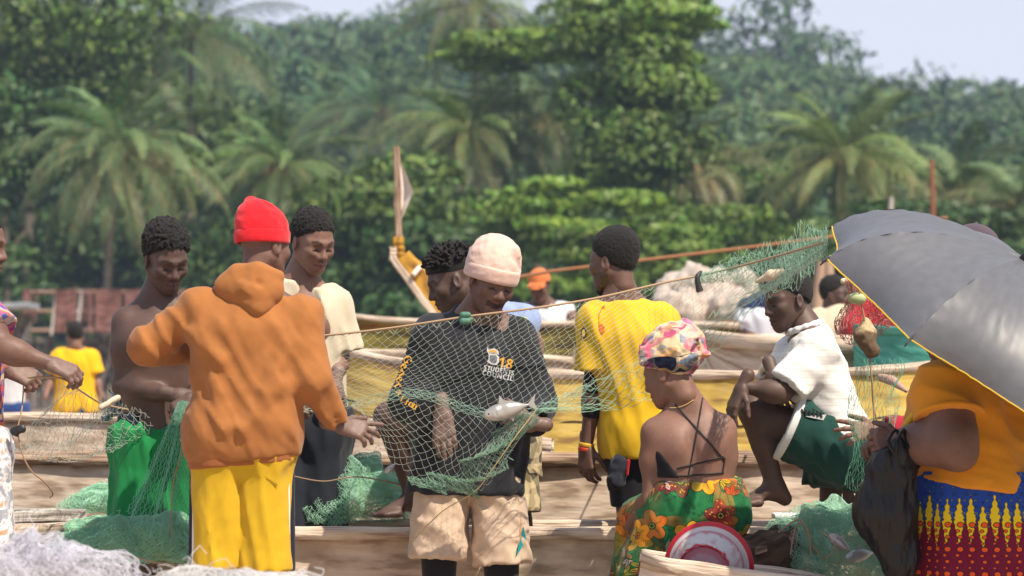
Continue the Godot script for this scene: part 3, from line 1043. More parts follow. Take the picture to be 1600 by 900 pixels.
func hill_trees() -> void:
	var rng := RandomNumberGenerator.new()
	rng.seed = 99
	var kinds := []
	for i in 7:
		var c := [Color(0.050, 0.105, 0.028), Color(0.070, 0.125, 0.030), Color(0.042, 0.088, 0.028), Color(0.095, 0.155, 0.034)][i % 4] as Color
		kinds.append(crown_mesh(200 + i, 14, Vector3(1.0, 0.85 + 0.25 * (i % 3), 1.0), [0.052, 0.036, 0.066, 0.045][i % 4], [2200, 3400, 1600, 2600][i % 4], c, 0.25 * (i % 2)))
	var lm := leaf_mat("leaf", Color(1, 1, 1))
	# single trees on the ridge, each seen against the sky
	var spots := []
	var px := 350.0
	while px < 1625.0:
		spots.append(px)
		px += rng.randf_range(26, 44)
	for i in spots.size():
		var d := rng.randf_range(395, 440)
		var x: float = (spots[i] - 800.0) * d / F
		var base := Vector3(x, land(x, -d) - 0.5, -d)
		var s := rng.randf_range(9.0, 14.0)
		var t := thing("ridge_tree", base, "%s of the hazy ridge trees against the sky, counted from the left" % ordinal(i + 1), "tree", "trees along the ridge")
		var h := s * rng.randf_range(0.45, 0.75)
		part("trunk", t, trunk_mesh(h, 0.28, [Vector3(1.5, h + 1, 0), Vector3(-1.5, h + 1, 0.5)], i), bark())
		var cr := part("crown", t, kinds[i % 7], lm)
		cr.transform = Transform3D(Basis(Vector3.UP, rng.randf() * TAU).scaled(Vector3(s, s * rng.randf_range(0.8, 1.15), s)), Vector3(0, h, 0))
	# the wood that covers the slope
	for k in 7:
		var mm := MultiMesh.new()
		mm.transform_format = MultiMesh.TRANSFORM_3D
		mm.mesh = kinds[k]
		var tr := []
		for i in 340:
			var d := rng.randf_range(215, 420)
			var p := rng.randf_range(-60, 1660) if i < 130 else (rng.randf_range(-1500, -60) if i % 2 else rng.randf_range(1660, 3100))
			var x := (p - 800.0) * d / F
			var s := rng.randf_range(6.5, 12.0) * (0.75 + d / 900.0)
			tr.append(Transform3D(Basis(Vector3.UP, rng.randf() * TAU).scaled(Vector3(s, s * rng.randf_range(0.7, 1.1), s)), Vector3(x, land(x, -d) + s * 0.25, -d)))
		mm.instance_count = tr.size()
		for i in tr.size(): mm.set_instance_transform(i, tr[i])
		var o := MultiMeshInstance3D.new()
		o.name = numbered("hill_forest")
		o.multimesh = mm
		o.material_override = lm
		add_child(o)
		tag(o, "hazy green forest covering the hillside", "forest", "forest on the hill", "stuff")

# ---------------------------------------------------------------- nets, ropes and small things
class Strands:
	var vs := PackedVector3Array()
	var ns := PackedVector3Array()
	var ix := PackedInt32Array()
	func seg(a: Vector3, b: Vector3, r: float) -> void:
		var t := (b - a)
		if t.length_squared() < 1e-9: return
		t = t.normalized()
		var x := t.cross(Vector3(0.13, 0.21, 0.97)).normalized()
		var y := t.cross(x)
		var k := vs.size()
		for q in 3:
			var v: Vector3 = x * [1.0, -0.5, -0.5][q] + y * [0.0, 0.866, -0.866][q]
			vs.append(a + v * r); ns.append(v)
		for q in 3:
			var v: Vector3 = x * [1.0, -0.5, -0.5][q] + y * [0.0, 0.866, -0.866][q]
			vs.append(b + v * r); ns.append(v)
		for q in 3:
			var w := (q + 1) % 3
			ix.append_array(PackedInt32Array([k + q, k + q + 3, k + w, k + w, k + q + 3, k + w + 3]))
	func line(pts: PackedVector3Array, r: float) -> void:
		for i in pts.size() - 1: seg(pts[i], pts[i + 1], r)
	# diamonds over a surface f(u, v); jitter moves the knots, hole leaves torn places
	func net(f: Callable, nu: int, nv: int, r: float, jit: float, rng: RandomNumberGenerator, sag := 0.0, torn := 0.0) -> void:
		var grid := []
		for j in nv + 1:
			var row := PackedVector3Array()
			for i in nu + 1:
				var u := (i + (0.5 if j % 2 else 0.0)) / float(nu)
				var p: Vector3 = f.call(clampf(u + rng.randf_range(-jit, jit) / nu, 0.0, 1.0), clampf(j / float(nv) + rng.randf_range(-jit, jit) / nv, 0.0, 1.0))
				row.append(p)
			grid.append(row)
		for j in nv:
			for i in nu:
				var a: Vector3 = grid[j][i]
				var o := i + 1 if j % 2 else i - 1
				for b in [grid[j + 1][i], grid[j + 1][clampi(o, 0, nu)]]:
					if torn > 0.0 and rng.randf() < torn: continue
					if sag > 0.0:
						var m: Vector3 = (a + b) * 0.5 + Vector3(rng.randf_range(-1, 1) * 0.4, -1, rng.randf_range(-1, 1) * 0.4) * sag
						seg(a, m, r)
						seg(m, b, r)
					else: seg(a, b, r)
	func mesh() -> ArrayMesh:
		var a := []
		a.resize(Mesh.ARRAY_MAX)
		a[Mesh.ARRAY_VERTEX] = vs
		a[Mesh.ARRAY_NORMAL] = ns
		a[Mesh.ARRAY_INDEX] = ix
		var m := ArrayMesh.new()
		m.add_surface_from_arrays(Mesh.PRIMITIVE_TRIANGLES, a)
		return m

func twine(c: Color) -> StandardMaterial3D:
	var m := mat(c, 0.45, 0.5)
	m.backlight_enabled = true
	m.backlight = c.linear_to_srgb()
	return m

# A curve through points [px, py, distance] with equal steps.
func pathway(pts: Array, u: float) -> Vector3:
	var n := pts.size() - 1
	var f := clampf(u, 0.0, 1.0) * n
	var k := mini(int(f), n - 1)
	var t := f - k
	var p0 = pts[maxi(k - 1, 0)]
	var p1 = pts[k]
	var p2 = pts[k + 1]
	var p3 = pts[mini(k + 2, n)]
	var q := Vector3.ZERO
	for i in 3:
		q[i] = cubic_interpolate(p1[i], p2[i], p0[i], p3[i], t)
	return P(q.x, q.y, q.z)

func sweep(pts: Array, n: int) -> PackedVector3Array:
	var out := PackedVector3Array()
	for i in n + 1: out.append(pathway(pts, i / float(n)))
	return out

func nets() -> void:
	var rng := RandomNumberGenerator.new()
	rng.seed = 5
	var pale := twine(Color(0.52, 0.58, 0.52))
	var mint := twine(Color(0.26, 0.56, 0.42))
	var jade := twine(Color(0.12, 0.42, 0.30))
	var ropem := mat(Color(0.36, 0.24, 0.15), 0.9)
	# -- the spread net between the man in orange and the umbrella
	var net := thing("fishing_net", P(800, 617, 11.8), "wide pale green fishing net stretched on a rope from the orange hoodie to the umbrella", "fishing net")
	var o := net.position
	var head := [[470, 528, 11.72], [600, 514, 11.74], [727, 495, 11.74], [830, 482, 11.76], [930, 466, 11.9], [1040, 441, 12.05], [1110, 427, 12.1], [1200, 404, 11.9], [1288, 378, 11.2]]
	var low := [[455, 640, 11.72], [560, 618, 11.70], [640, 620, 11.70], [730, 636, 11.66], [830, 636, 11.62], [930, 610, 11.85], [1010, 585, 12.2], [1110, 510, 12.2], [1290, 398, 11.25]]
	var up := func(u: float, v: float) -> Vector3:
		var a := pathway(head, u)
		var b := pathway(low, u)
		var s := pow(v, 0.85)
		return a.lerp(b, s) + Vector3(0, -0.03 * sin(v * PI) * sin(u * 9.0), 0.03 * sin(v * PI + u * 7.0) * v) - o
	var st := Strands.new()
	st.net(up, 58, 23, 0.00054, 0.13, rng, 0.003)
	part("upper_netting", net, st.mesh(), pale)
	st = Strands.new()      # gathered along the foot of the upper part
	var band := func(u: float, v: float) -> Vector3:
		var b := pathway(low, lerpf(0.03, 0.62, u))
		return b + Vector3(0, -0.040 * (v - 0.4) - 0.02 * sin(u * 11.0), 0.02 * sin(v * 9.0 + u * 5.0)) - o
	for k in 2: st.net(band, 30, 5, 0.0006, 0.35, rng, 0.002)
	part("gathered_band", net, st.mesh(), twine(Color(0.44, 0.62, 0.52)))
	st = Strands.new()      # hangs over the man's front like a pouch
	var foot := [[560, 640, 11.68], [590, 690, 11.66], [640, 738, 11.64], [700, 766, 11.62], [745, 768, 11.60], [790, 715, 11.60], [835, 650, 11.60]]
	var top := [[545, 622, 11.70], [600, 622, 11.69], [660, 628, 11.67], [720, 638, 11.66], [770, 642, 11.64], [810, 642, 11.62], [838, 640, 11.60]]
	var pouch := func(u: float, v: float) -> Vector3:
		return pathway(top, u).lerp(pathway(foot, u), v) + Vector3(0.012 * sin(v * 8.0 + u * 9.0), 0, 0.035 * sin(v * PI) * sin(u * PI)) - o
	st.net(pouch, 23, 17, 0.00054, 0.14, rng, 0.003)
	part("hanging_pouch", net, st.mesh(), pale)
	st = Strands.new()      # crumpled foot of the pouch and its line
	var crum := func(u: float, v: float) -> Vector3:
		return pathway(foot, lerpf(0.4, 1.0, u)) + Vector3(-0.06 * v + 0.03 * sin(u * 20.0 + v * 7.0), 0.10 * v * sin(u * PI) + 0.02 * cos(u * 23.0 + v * 9.0), 0.03 * sin(v * 8.0 + u * 13.0)) - o
	for k in 2: st.net(crum, 36, 7, 0.0009, 0.8, rng, 0.006)
	part("crumpled_foot", net, st.mesh(), twine(Color(0.22, 0.36, 0.26)))
	part("foot_line", net, tube(offset(sweep([[838, 640, 11.58], [800, 690, 11.56], [768, 735, 11.58], [742, 768, 11.6], [690, 800, 11.66], [640, 850, 11.75]], 30), -o), 0.0022, 5), mat(Color(0.42, 0.33, 0.14), 0.9))
	st = Strands.new()      # fan of drawn-out strands from the fish up to the umbrella
	var fa := [[838, 640, 11.60], [930, 622, 11.75], [1010, 590, 12.2], [1100, 530, 12.25], [1200, 440, 12.1], [1288, 380, 11.2]]
	var fan := func(u: float, v: float) -> Vector3:
		return pathway(fa, u) + Vector3(0, (v - 0.5) * (0.02 + 0.17 * sin(u * PI)) + 0.010 * sin(u * 9.0 + v * 6.0), 0.04 * sin(v * 7.0 + u * 5.0)) - o
	for k in 2: st.net(fan, 17, 9, 0.0008, 0.3, rng, 0.003)
	part("drawn_strands", net, st.mesh(), twine(Color(0.40, 0.62, 0.50)))
	st = Strands.new()      # bunched along the rope towards the umbrella
	var bun := [[1085, 436, 12.1], [1150, 420, 12.1], [1215, 420, 12.05], [1255, 398, 11.6], [1292, 376, 11.15]]
	var bn := fnoise(0.8, 77, 1)
	for k in 4:
		var bunch := func(u: float, v: float) -> Vector3:
			var w := 0.03 + 0.13 * smooth(0.0, 0.45, u) * (1.0 - 0.45 * smooth(0.75, 1.0, u))
			var q := Vector3(u * 7.0, v * 2.0, k * 5.0)
			return pathway(bun, clampf(u + 0.03 * bn.get_noise_3dv(q + Vector3(9, 0, 0)), 0, 1)) + Vector3(0, (v - 0.5) * w + 0.06 * w / 0.16 * bn.get_noise_3dv(q), 0.10 * bn.get_noise_3dv(q + Vector3(0, 30, 0))) - o
		st.net(bunch, 30, 7, 0.0007, 0.35, rng, 0.005)
	part("bunched_netting", net, st.mesh(), twine(Color(0.40, 0.60, 0.48)))
	part("head_rope", net, tube(offset(sweep(head, 90), -o), 0.0042, 6), ropem)
	st = Strands.new()      # loops that tie the net to its rope
	for i in 46:
		var a := pathway(head, i / 46.0) - o
		var b := pathway(head, (i + 0.8) / 46.0) - o
		var m := (a + b) * 0.5 - Vector3(0, rng.randf_range(0.012, 0.026), 0)
		st.seg(a, m, 0.0012)
		st.seg(m, b, 0.0012)
	part("tie_loops", net, st.mesh(), pale)
	# -- drape in front of the green shorts
	var dr := thing("net_drape", P(270, 700, 11.95), "green net falling in a fan from the hands of the shirtless man over his shorts", "fishing net")
	o = dr.position
	st = Strands.new()
	var t0 := [[278, 628, 11.98], [286, 626, 12.0], [296, 628, 12.02], [306, 634, 12.04]]
	var t1 := [[196, 800, 11.85], [230, 835, 11.82], [268, 850, 11.8], [330, 852, 11.84]]
	var drape := func(u: float, v: float) -> Vector3:
		return pathway(t0, u).lerp(pathway(t1, u), v) + Vector3(0.012 * sin(u * 26.0) * v, 0.0, 0.035 * sin(u * 17.0) * v - 0.05 * sin(v * PI)) - o
	st.net(drape, 26, 30, 0.0009, 0.2, rng, 0.004)
	for k in 16:
		var u := rng.randf()
		var pts := PackedVector3Array()
		for i in 9: pts.append(drape.call(clampf(u + rng.randf_range(-0.01, 0.01), 0, 1), i / 8.0) + Vector3(0, 0, 0.004))
		st.line(pts, 0.0012)
	part("netting", dr, st.mesh(), mint)
	part("drawn_line", dr, tube(offset(sweep([[300, 640, 11.9], [285, 700, 11.9], [270, 760, 11.88], [266, 840, 11.84]], 14), -o), 0.002, 5), mat(Color(0.40, 0.18, 0.10), 0.9))
	part("white_knot", dr, tube(PackedVector3Array([P(284, 672, 11.9) - o, P(288, 680, 11.87) - o, P(282, 688, 11.88) - o, P(292, 676, 11.86) - o]), 0.004, 5), mat(Color(0.6, 0.62, 0.62), 0.6))
	# -- net from the rope of the man at the left edge
	var ln := thing("net_edge", P(120, 660, 12.2), "thin net hanging along the canoe from the left edge man's rope", "fishing net")
	o = ln.position
	st = Strands.new()
	var l0 := [[92, 592, 11.55], [130, 606, 11.7], [165, 622, 11.9], [230, 640, 12.1]]
	var l1 := [[20, 700, 12.3], [80, 722, 12.2], [150, 712, 12.2], [236, 690, 12.2]]
	var edge := func(u: float, v: float) -> Vector3:
		return pathway(l0, u).lerp(pathway(l1, u), v) + Vector3(0.02 * sin(v * 9.0 + u * 12.0), -0.04 * sin(v * PI), 0.03 * sin(u * 12.0)) - o
	st.net(edge, 26, 14, 0.001, 0.4, rng, 0.008, 0.1)
	part("netting", ln, st.mesh(), pale)
	st = Strands.new()
	for k in 3: st.net(func(u: float, v: float) -> Vector3: return P(170 + 45 * u + 12 * sin(v * 5.0), 608 + 46 * v + 6 * sin(u * 9.0), 12.6 + 0.1 * sin(u * 12.0 + v * 9.0 + k)) - o, 14, 12, 0.0013, 0.8, rng, 0.008)
	part("dark_bunch", ln, st.mesh(), twine(Color(0.10, 0.20, 0.18)))
	part("head_rope", ln, tube(offset(sweep([[44, 590, 11.5], [95, 591, 11.42], [122, 608, 11.6], [158, 630, 11.9], [200, 640, 12.1]], 24), -o), 0.004, 6), ropem)
	var fo := Field.new()
	fo.cell = 0.005
	fo.cone(P(158, 636, 11.85), P(184, 622, 11.9), 0.011, 0.013, 0.01)
	fo.amp = 0.003
	fo.noise = fnoise(40.0)
	var fn := part("wooden_float", ln)
	meshed(fn, [fo], o, mat(Color(0.5, 0.44, 0.34), 0.8))
	var lead := thing("weighted_line", P(30, 672, 11.45), "knotted brown line with a black weight hanging from the left man's hand", "line")
	o = lead.position
	part("line", lead, tube(offset(sweep([[37, 602, 11.5], [34, 640, 11.46], [28, 672, 11.45], [34, 706, 11.46], [48, 735, 11.5], [68, 752, 11.6], [82, 770, 11.8], [78, 778, 11.9]], 40), -o), 0.003, 5), ropem)
	fo = Field.new()
	fo.cell = 0.004
	fo.cone(P(20, 674, 11.44), P(34, 670, 11.44), 0.012, 0.016, 0.01)
	fo.ball(P(26, 679, 11.44), 0.010, 0.01)
	fo.amp = 0.004
	fo.noise = fnoise(45.0)
	fn = part("weight", lead)
	meshed(fn, [fo], o, mat(Color(0.012, 0.012, 0.014), 0.5))
	# -- heaps
	heap("net_heap", "green net heap spilling over the left canoe beside the green shorts", [[120, 760], [200, 820], [300, 850], [330, 890], [120, 890]], P(225, 862, 12.05), Vector3(0.36, 0.13, 0.20), Color(0.40, 0.66, 0.52), 9, 41)
	heap("net_heap", "green net heap in the canoe under the shirtless man's right side, against the pale hull", [], P(210, 790, 13.2), Vector3(0.26, 0.10, 0.2), Color(0.42, 0.66, 0.53), 9, 42)
	heap("net_heap", "broad mint green net heap in the canoe between the yellow trousers and the bare foot", [], P(540, 792, 13.1), Vector3(0.30, 0.20, 0.22), Color(0.42, 0.66, 0.53), 9, 43)
	heap("net_heap", "green net heap with fish at the lower right, beside the black bag", [], P(1310, 890, 12.0), Vector3(0.28, 0.25, 0.24), Color(0.40, 0.62, 0.50), 9, 44)
	heap("white_net_heap", "fluffy bluish white net heap in the lower left corner", [], P(50, 930, 8.6), Vector3(0.29, 0.165, 0.24), Color(0.62, 0.64, 0.69), 6, 45, 0.0008)
	heap("white_net_heap", "white net heap at the bottom edge under the yellow trousers", [], P(345, 946, 8.5), Vector3(0.27, 0.105, 0.2), Color(0.66, 0.66, 0.66), 6, 46, 0.0008)
	# -- net hanging below the umbrella
	var hn := thing("hanging_net", P(1350, 560, 12.05), "reddish net with floats and a stone hanging below the umbrella edge", "fishing net")
	o = hn.position
	st = Strands.new()
	var h0 := [[1318, 436, 11.9], [1335, 440, 11.95], [1360, 462, 11.95], [1392, 490, 12.0]]
	var h1 := [[1312, 520, 12.0], [1332, 540, 12.02], [1372, 528, 12.02], [1400, 500, 12.02]]
	var hang := func(u: float, v: float) -> Vector3: return pathway(h0, u).lerp(pathway(h1, u), v) + Vector3(0.02 * sin(v * 6.0), 0, 0.05 * sin(u * 11.0 + v * 5.0)) - o
	for k in 2: st.net(hang, 13, 11, 0.0012, 0.5, rng, 0.008)
	part("red_netting", hn, st.mesh(), twine(Color(0.48, 0.20, 0.19)))
	st = Strands.new()
	var h2 := [[1330, 540, 12.0], [1350, 560, 12.0], [1385, 560, 12.0], [1410, 560, 12.0]]
	var h3 := [[1325, 760, 12.1], [1350, 770, 12.05], [1375, 765, 12.05], [1400, 650, 12.05]]
	var veil := func(u: float, v: float) -> Vector3: return pathway(h2, u).lerp(pathway(h3, u), v) + Vector3(0.015 * sin(v * 11.0), 0, 0.04 * sin(u * 9.0 + v * 3.0)) - o
	st.net(veil, 18, 22, 0.0009, 0.4, rng, 0.006, 0.15)
	part("green_netting", hn, st.mesh(), mint)
	part("drop_line", hn, tube(offset(sweep([[1334, 420, 11.8], [1345, 470, 11.9], [1356, 530, 11.92], [1362, 590, 11.95], [1366, 640, 11.98], [1383, 690, 12.0]], 30), -o), 0.0035, 5), ropem)
	part("drop_line", hn, tube(offset(sweep([[1358, 560, 11.93], [1364, 610, 11.94], [1366, 700, 11.97], [1362, 780, 12.0]], 20), -o), 0.003, 5), mat(Color(0.34, 0.26, 0.16), 0.9))
	fo = Field.new()
	fo.cell = 0.0055
	fo.ell(P(1338, 466, 11.9), Vector3(0.038, 0.024, 0.03), 0.01, Basis(Vector3(0, 0, 1), -0.15))
	fo.cut(P(1338, 457, 11.9), Vector3(0.1, 1, 0.3), 0.004)
	fo.cone(P(1336, 455, 11.86), P(1341, 480, 11.86), 0.006, 0.006, 0.004, 1)
	fn = part("pale_green_float", hn)
	meshed(fn, [fo], o, mat(Color(0.36, 0.42, 0.22), 0.7))
	fo = Field.new()
	fo.cell = 0.006
	fo.cone(P(1352, 500, 11.93), P(1356, 520, 11.93), 0.014, 0.034, 0.02)
	fo.cone(P(1350, 525, 11.93), P(1362, 548, 11.93), 0.040, 0.030, 0.02)
	fo.amp = 0.008
	fo.noise = fnoise(22.0)
	var fy := P(1352, 517, 11.93).y
	var fno := fnoise(30.0, 4, 3)
	fo.paint = func(p: Vector3, _n: Vector3) -> Color:
		return Color(0.13, 0.085, 0.05).lerp(Color(0.46, 0.35, 0.20), clampf((p.y - fy + 0.02 * fno.get_noise_3dv(p)) * 60.0 + 0.3, 0, 1)) * (1.0 + 0.5 * fno.get_noise_3dv(p * 2.0))
	fn = part("wooden_float", hn)
	var fm := mat(Color(1, 1, 1), 0.85)
	fm.vertex_color_use_as_albedo = true
	meshed(fn, [fo], o, fm)
	fo = Field.new()
	fo.cell = 0.006
	fo.cone(P(1318, 440, 11.9), P(1340, 437, 11.88), 0.014, 0.02, 0.01)
	fo.amp = 0.006
	fo.noise = fnoise(30.0)
	fn = part("tan_scrap", hn)
	meshed(fn, [fo], o, mat(Color(0.55, 0.48, 0.34), 0.7))
	# -- floats on the head rope
	var gf := Field.new()
	gf.cell = 0.0035
	gf.cone(P(723, 492, 11.70), P(731, 492, 11.70), 0.012, 0.012, 0.004)
	gf.cone(P(723, 502, 11.70), P(731, 502, 11.70), 0.0135, 0.0125, 0.004)
	gf.cone(P(719, 497, 11.72), P(736, 499, 11.72), 0.008, 0.009, 0.006)
	gf.cone(P(727, 486, 11.66), P(727, 510, 11.665), 0.003, 0.003, 0.006, 1)
	var gm := part("green_float", self)
	meshed(gm, [gf], Vector3.ZERO, mat(Color(0.055, 0.16, 0.11), 0.6))
	tag(gm, "green block float tied on the net rope in front of the smiling man's neck", "float")
	var hk := tube(sweep([[1096, 424, 12.02], [1090, 432, 12.0], [1091, 444, 12.0], [1094, 456, 12.0]], 14), [0.004, 0.006, 0.008, 0.009, 0.010, 0.010, 0.010, 0.011, 0.011, 0.012, 0.012, 0.013, 0.014, 0.014, 0.012], 7)
	tag(part("dark_float", self, hk, mat(Color(0.03, 0.028, 0.026), 0.6)), "dark curved float hooked on the net rope right of the yellow jersey", "float")
	var tf := Field.new()
	tf.cell = 0.005
	tf.cone(P(1182, 440, 12.0), P(1205, 430, 11.98), 0.007, 0.020, 0.012)
	tf.cone(P(1205, 430, 11.98), P(1222, 423, 11.98), 0.020, 0.010, 0.012)
	var tm := part("tan_float", self)
	meshed(tm, [tf], Vector3.ZERO, mat(Color(0.58, 0.46, 0.32), 0.7))
	tag(tm, "tan spindle float lying in the net above the young man's hair", "float")
	# -- loose ropes on the heaps
	var loose := [[[450, 742, 12.75], [505, 752, 12.7], [560, 745, 12.7], [640, 760, 12.75]], [[150, 862, 11.78], [200, 868, 11.75], [250, 880, 11.75], [330, 884, 11.8]], [[1216, 832, 11.7], [1250, 812, 11.68], [1268, 850, 11.66], [1290, 872, 11.68], [1305, 850, 11.7], [1280, 830, 11.72]], [[1235, 866, 11.66], [1245, 820, 11.66], [1262, 828, 11.66], [1268, 870, 11.66]]]
	for i in loose.size():
		tag(part("loose_rope", self, tube(sweep(loose[i], 30), 0.003, 5), ropem), ["brown rope lying across the mint green net heap in the middle", "brown rope lying on the green net at the lower left", "looped brown rope on the net heap at the lower right", "arched brown rope at the left of the lower right net heap"][i], "rope")

func offset(p: PackedVector3Array, o: Vector3) -> PackedVector3Array:
	for i in p.size(): p[i] += o
	return p

# A heap of net: a soft lumpy mass wrapped in many layers of tangled mesh.
func heap(called: String, label: String, _outline: Array, at: Vector3, size: Vector3, c: Color, layers: int, sd: int, thick := 0.0008) -> void:
	var h := thing(called, at, label, "net heap", "heaps of fishing net")
	var rng := RandomNumberGenerator.new()
	rng.seed = sd
	var nz := fnoise(4.5, sd, 3)
	var surf := func(u: float, v: float, k: float) -> Vector3:
		var a := (u - 0.5) * PI * 1.15
		var b := (v - 0.15) * PI * 0.62
		var d := Vector3(sin(a) * cos(b), sin(b), cos(a) * cos(b))
		var p := d * size
		var n := nz.get_noise_3dv(p * 1.4 + Vector3(sd, 0, 0))
		var m := nz.get_noise_3dv(p * 4.0)
		return p * (1.0 + 0.34 * n + k) + Vector3(0, 0.012 * m, 0.010 * m)
	var s := Strands.new()
	for k in layers:
		s.net(func(u: float, v: float) -> Vector3: return surf.call(u, v, -0.34 + 0.40 * k / float(layers) + 0.06 * sin(u * 9.0 + k * 2.0) * sin(v * 8.0 + k * 1.3)), int(size.x * (165 if layers > 6 else 130)) + k * 2, int(size.y * (170 if layers > 6 else 150)) + 8 + k % 3, thick, 0.4, rng, 0.0, 0.02)
	for k in 16:      # stray loops that stand off
		var u := rng.randf()
		var v := rng.randf_range(0.2, 0.95)
		var p: Vector3 = surf.call(u, v, 0.02)
		var r := rng.randf_range(0.015, 0.045)
		var n := Vector3(rng.randfn(), rng.randfn(), rng.randfn()).normalized()
		var x := n.cross(Vector3(0.2, 0.9, 0.3)).normalized()
		var y := n.cross(x)
		var pts := PackedVector3Array()
		for i in 9: pts.append(p + (x * cos(i * 0.7) + y * sin(i * 0.7)) * r * (1.0 + 0.2 * sin(i * 2.0)))
		s.line(pts, 0.001)
	var o := part("netting", h, s.mesh(), twine(Color(minf(c.r * 1.25, 0.8), minf(c.g * 1.2, 0.8), minf(c.b * 1.2, 0.82))))
	o.set_meta("kind", "stuff")

# A fish: body, tail, fins and an eye.
func fish(label: String, head: Vector3, tail: Vector3, deep: float, back: Vector3, c: Color) -> void:
	var f := thing("fish", (head + tail) * 0.5, label, "fish", "fish caught in the nets")
	var o := f.position
	var L := head.distance_to(tail)
	var x := (tail - head).normalized()
	var y := (back - x * back.dot(x)).normalized()
	var z := x.cross(y)
	var b := Field.new()
	b.cell = 0.0035
	var B := Basis(x, y, z)
	b.ell(head + x * L * 0.36, Vector3(L * 0.36, deep * 0.5, deep * 0.30), 0.01, B)
	b.cone(head + x * L * 0.45, head + x * L * 0.84, deep * 0.24, deep * 0.07, 0.02)
	b.cone(head + x * 0.012, head + x * L * 0.2, deep * 0.14, deep * 0.3, 0.02)
	b.cone(head + x * L * 0.20 + z * deep * 0.34 + y * deep * 0.3, head + x * L * 0.20 + z * deep * 0.34 - y * deep * 0.3, 0.002, 0.002, 0.004, 1)
	var top := c * 0.62
	b.paint = func(p: Vector3, _n: Vector3) -> Color:
		return c.lerp(top, clampf((p - o).dot(y) / deep * 2.2 + 0.1, 0, 1))
	var sm := mat(Color(1, 1, 1), 0.3, 0.6)
	sm.vertex_color_use_as_albedo = true
	sm.metallic = 0.25
	var bm := part("body", f)
	meshed(bm, [b], o, sm)
	var fin := func(called: String, pts: Array):
		var st := SurfaceTool.new()
		st.begin(Mesh.PRIMITIVE_TRIANGLES)
		for s in [-1.0, 1.0]:
			for i in range(1, pts.size() - 1):
				var q := [pts[0], pts[i], pts[i + 1]]
				if s > 0: q.reverse()
				for p in q: st.add_vertex(head + x * p[0] * L + y * p[1] * deep + z * s * 0.0012 - o)
		st.generate_normals()
		part(called, f, st.commit(), mat(c * 0.8, 0.45))
	fin.call("tail_fin", [[0.82, 0.0], [1.02, 0.52], [0.96, 0.05], [1.0, -0.5]])
	fin.call("dorsal_fin", [[0.30, 0.44], [0.36, 0.95], [0.42, 0.6], [0.62, 0.36]])
	fin.call("belly_fin", [[0.45, -0.40], [0.50, -0.72], [0.58, -0.36]])
	var e := Field.new()
	e.cell = minf(0.002, deep * 0.03)
	e.ball(head + x * L * 0.075 + z * deep * 0.19 + y * deep * 0.06, deep * 0.075)
	var em := part("eye", f)
	meshed(em, [e], o, mat(Color(0.01, 0.01, 0.012), 0.1))

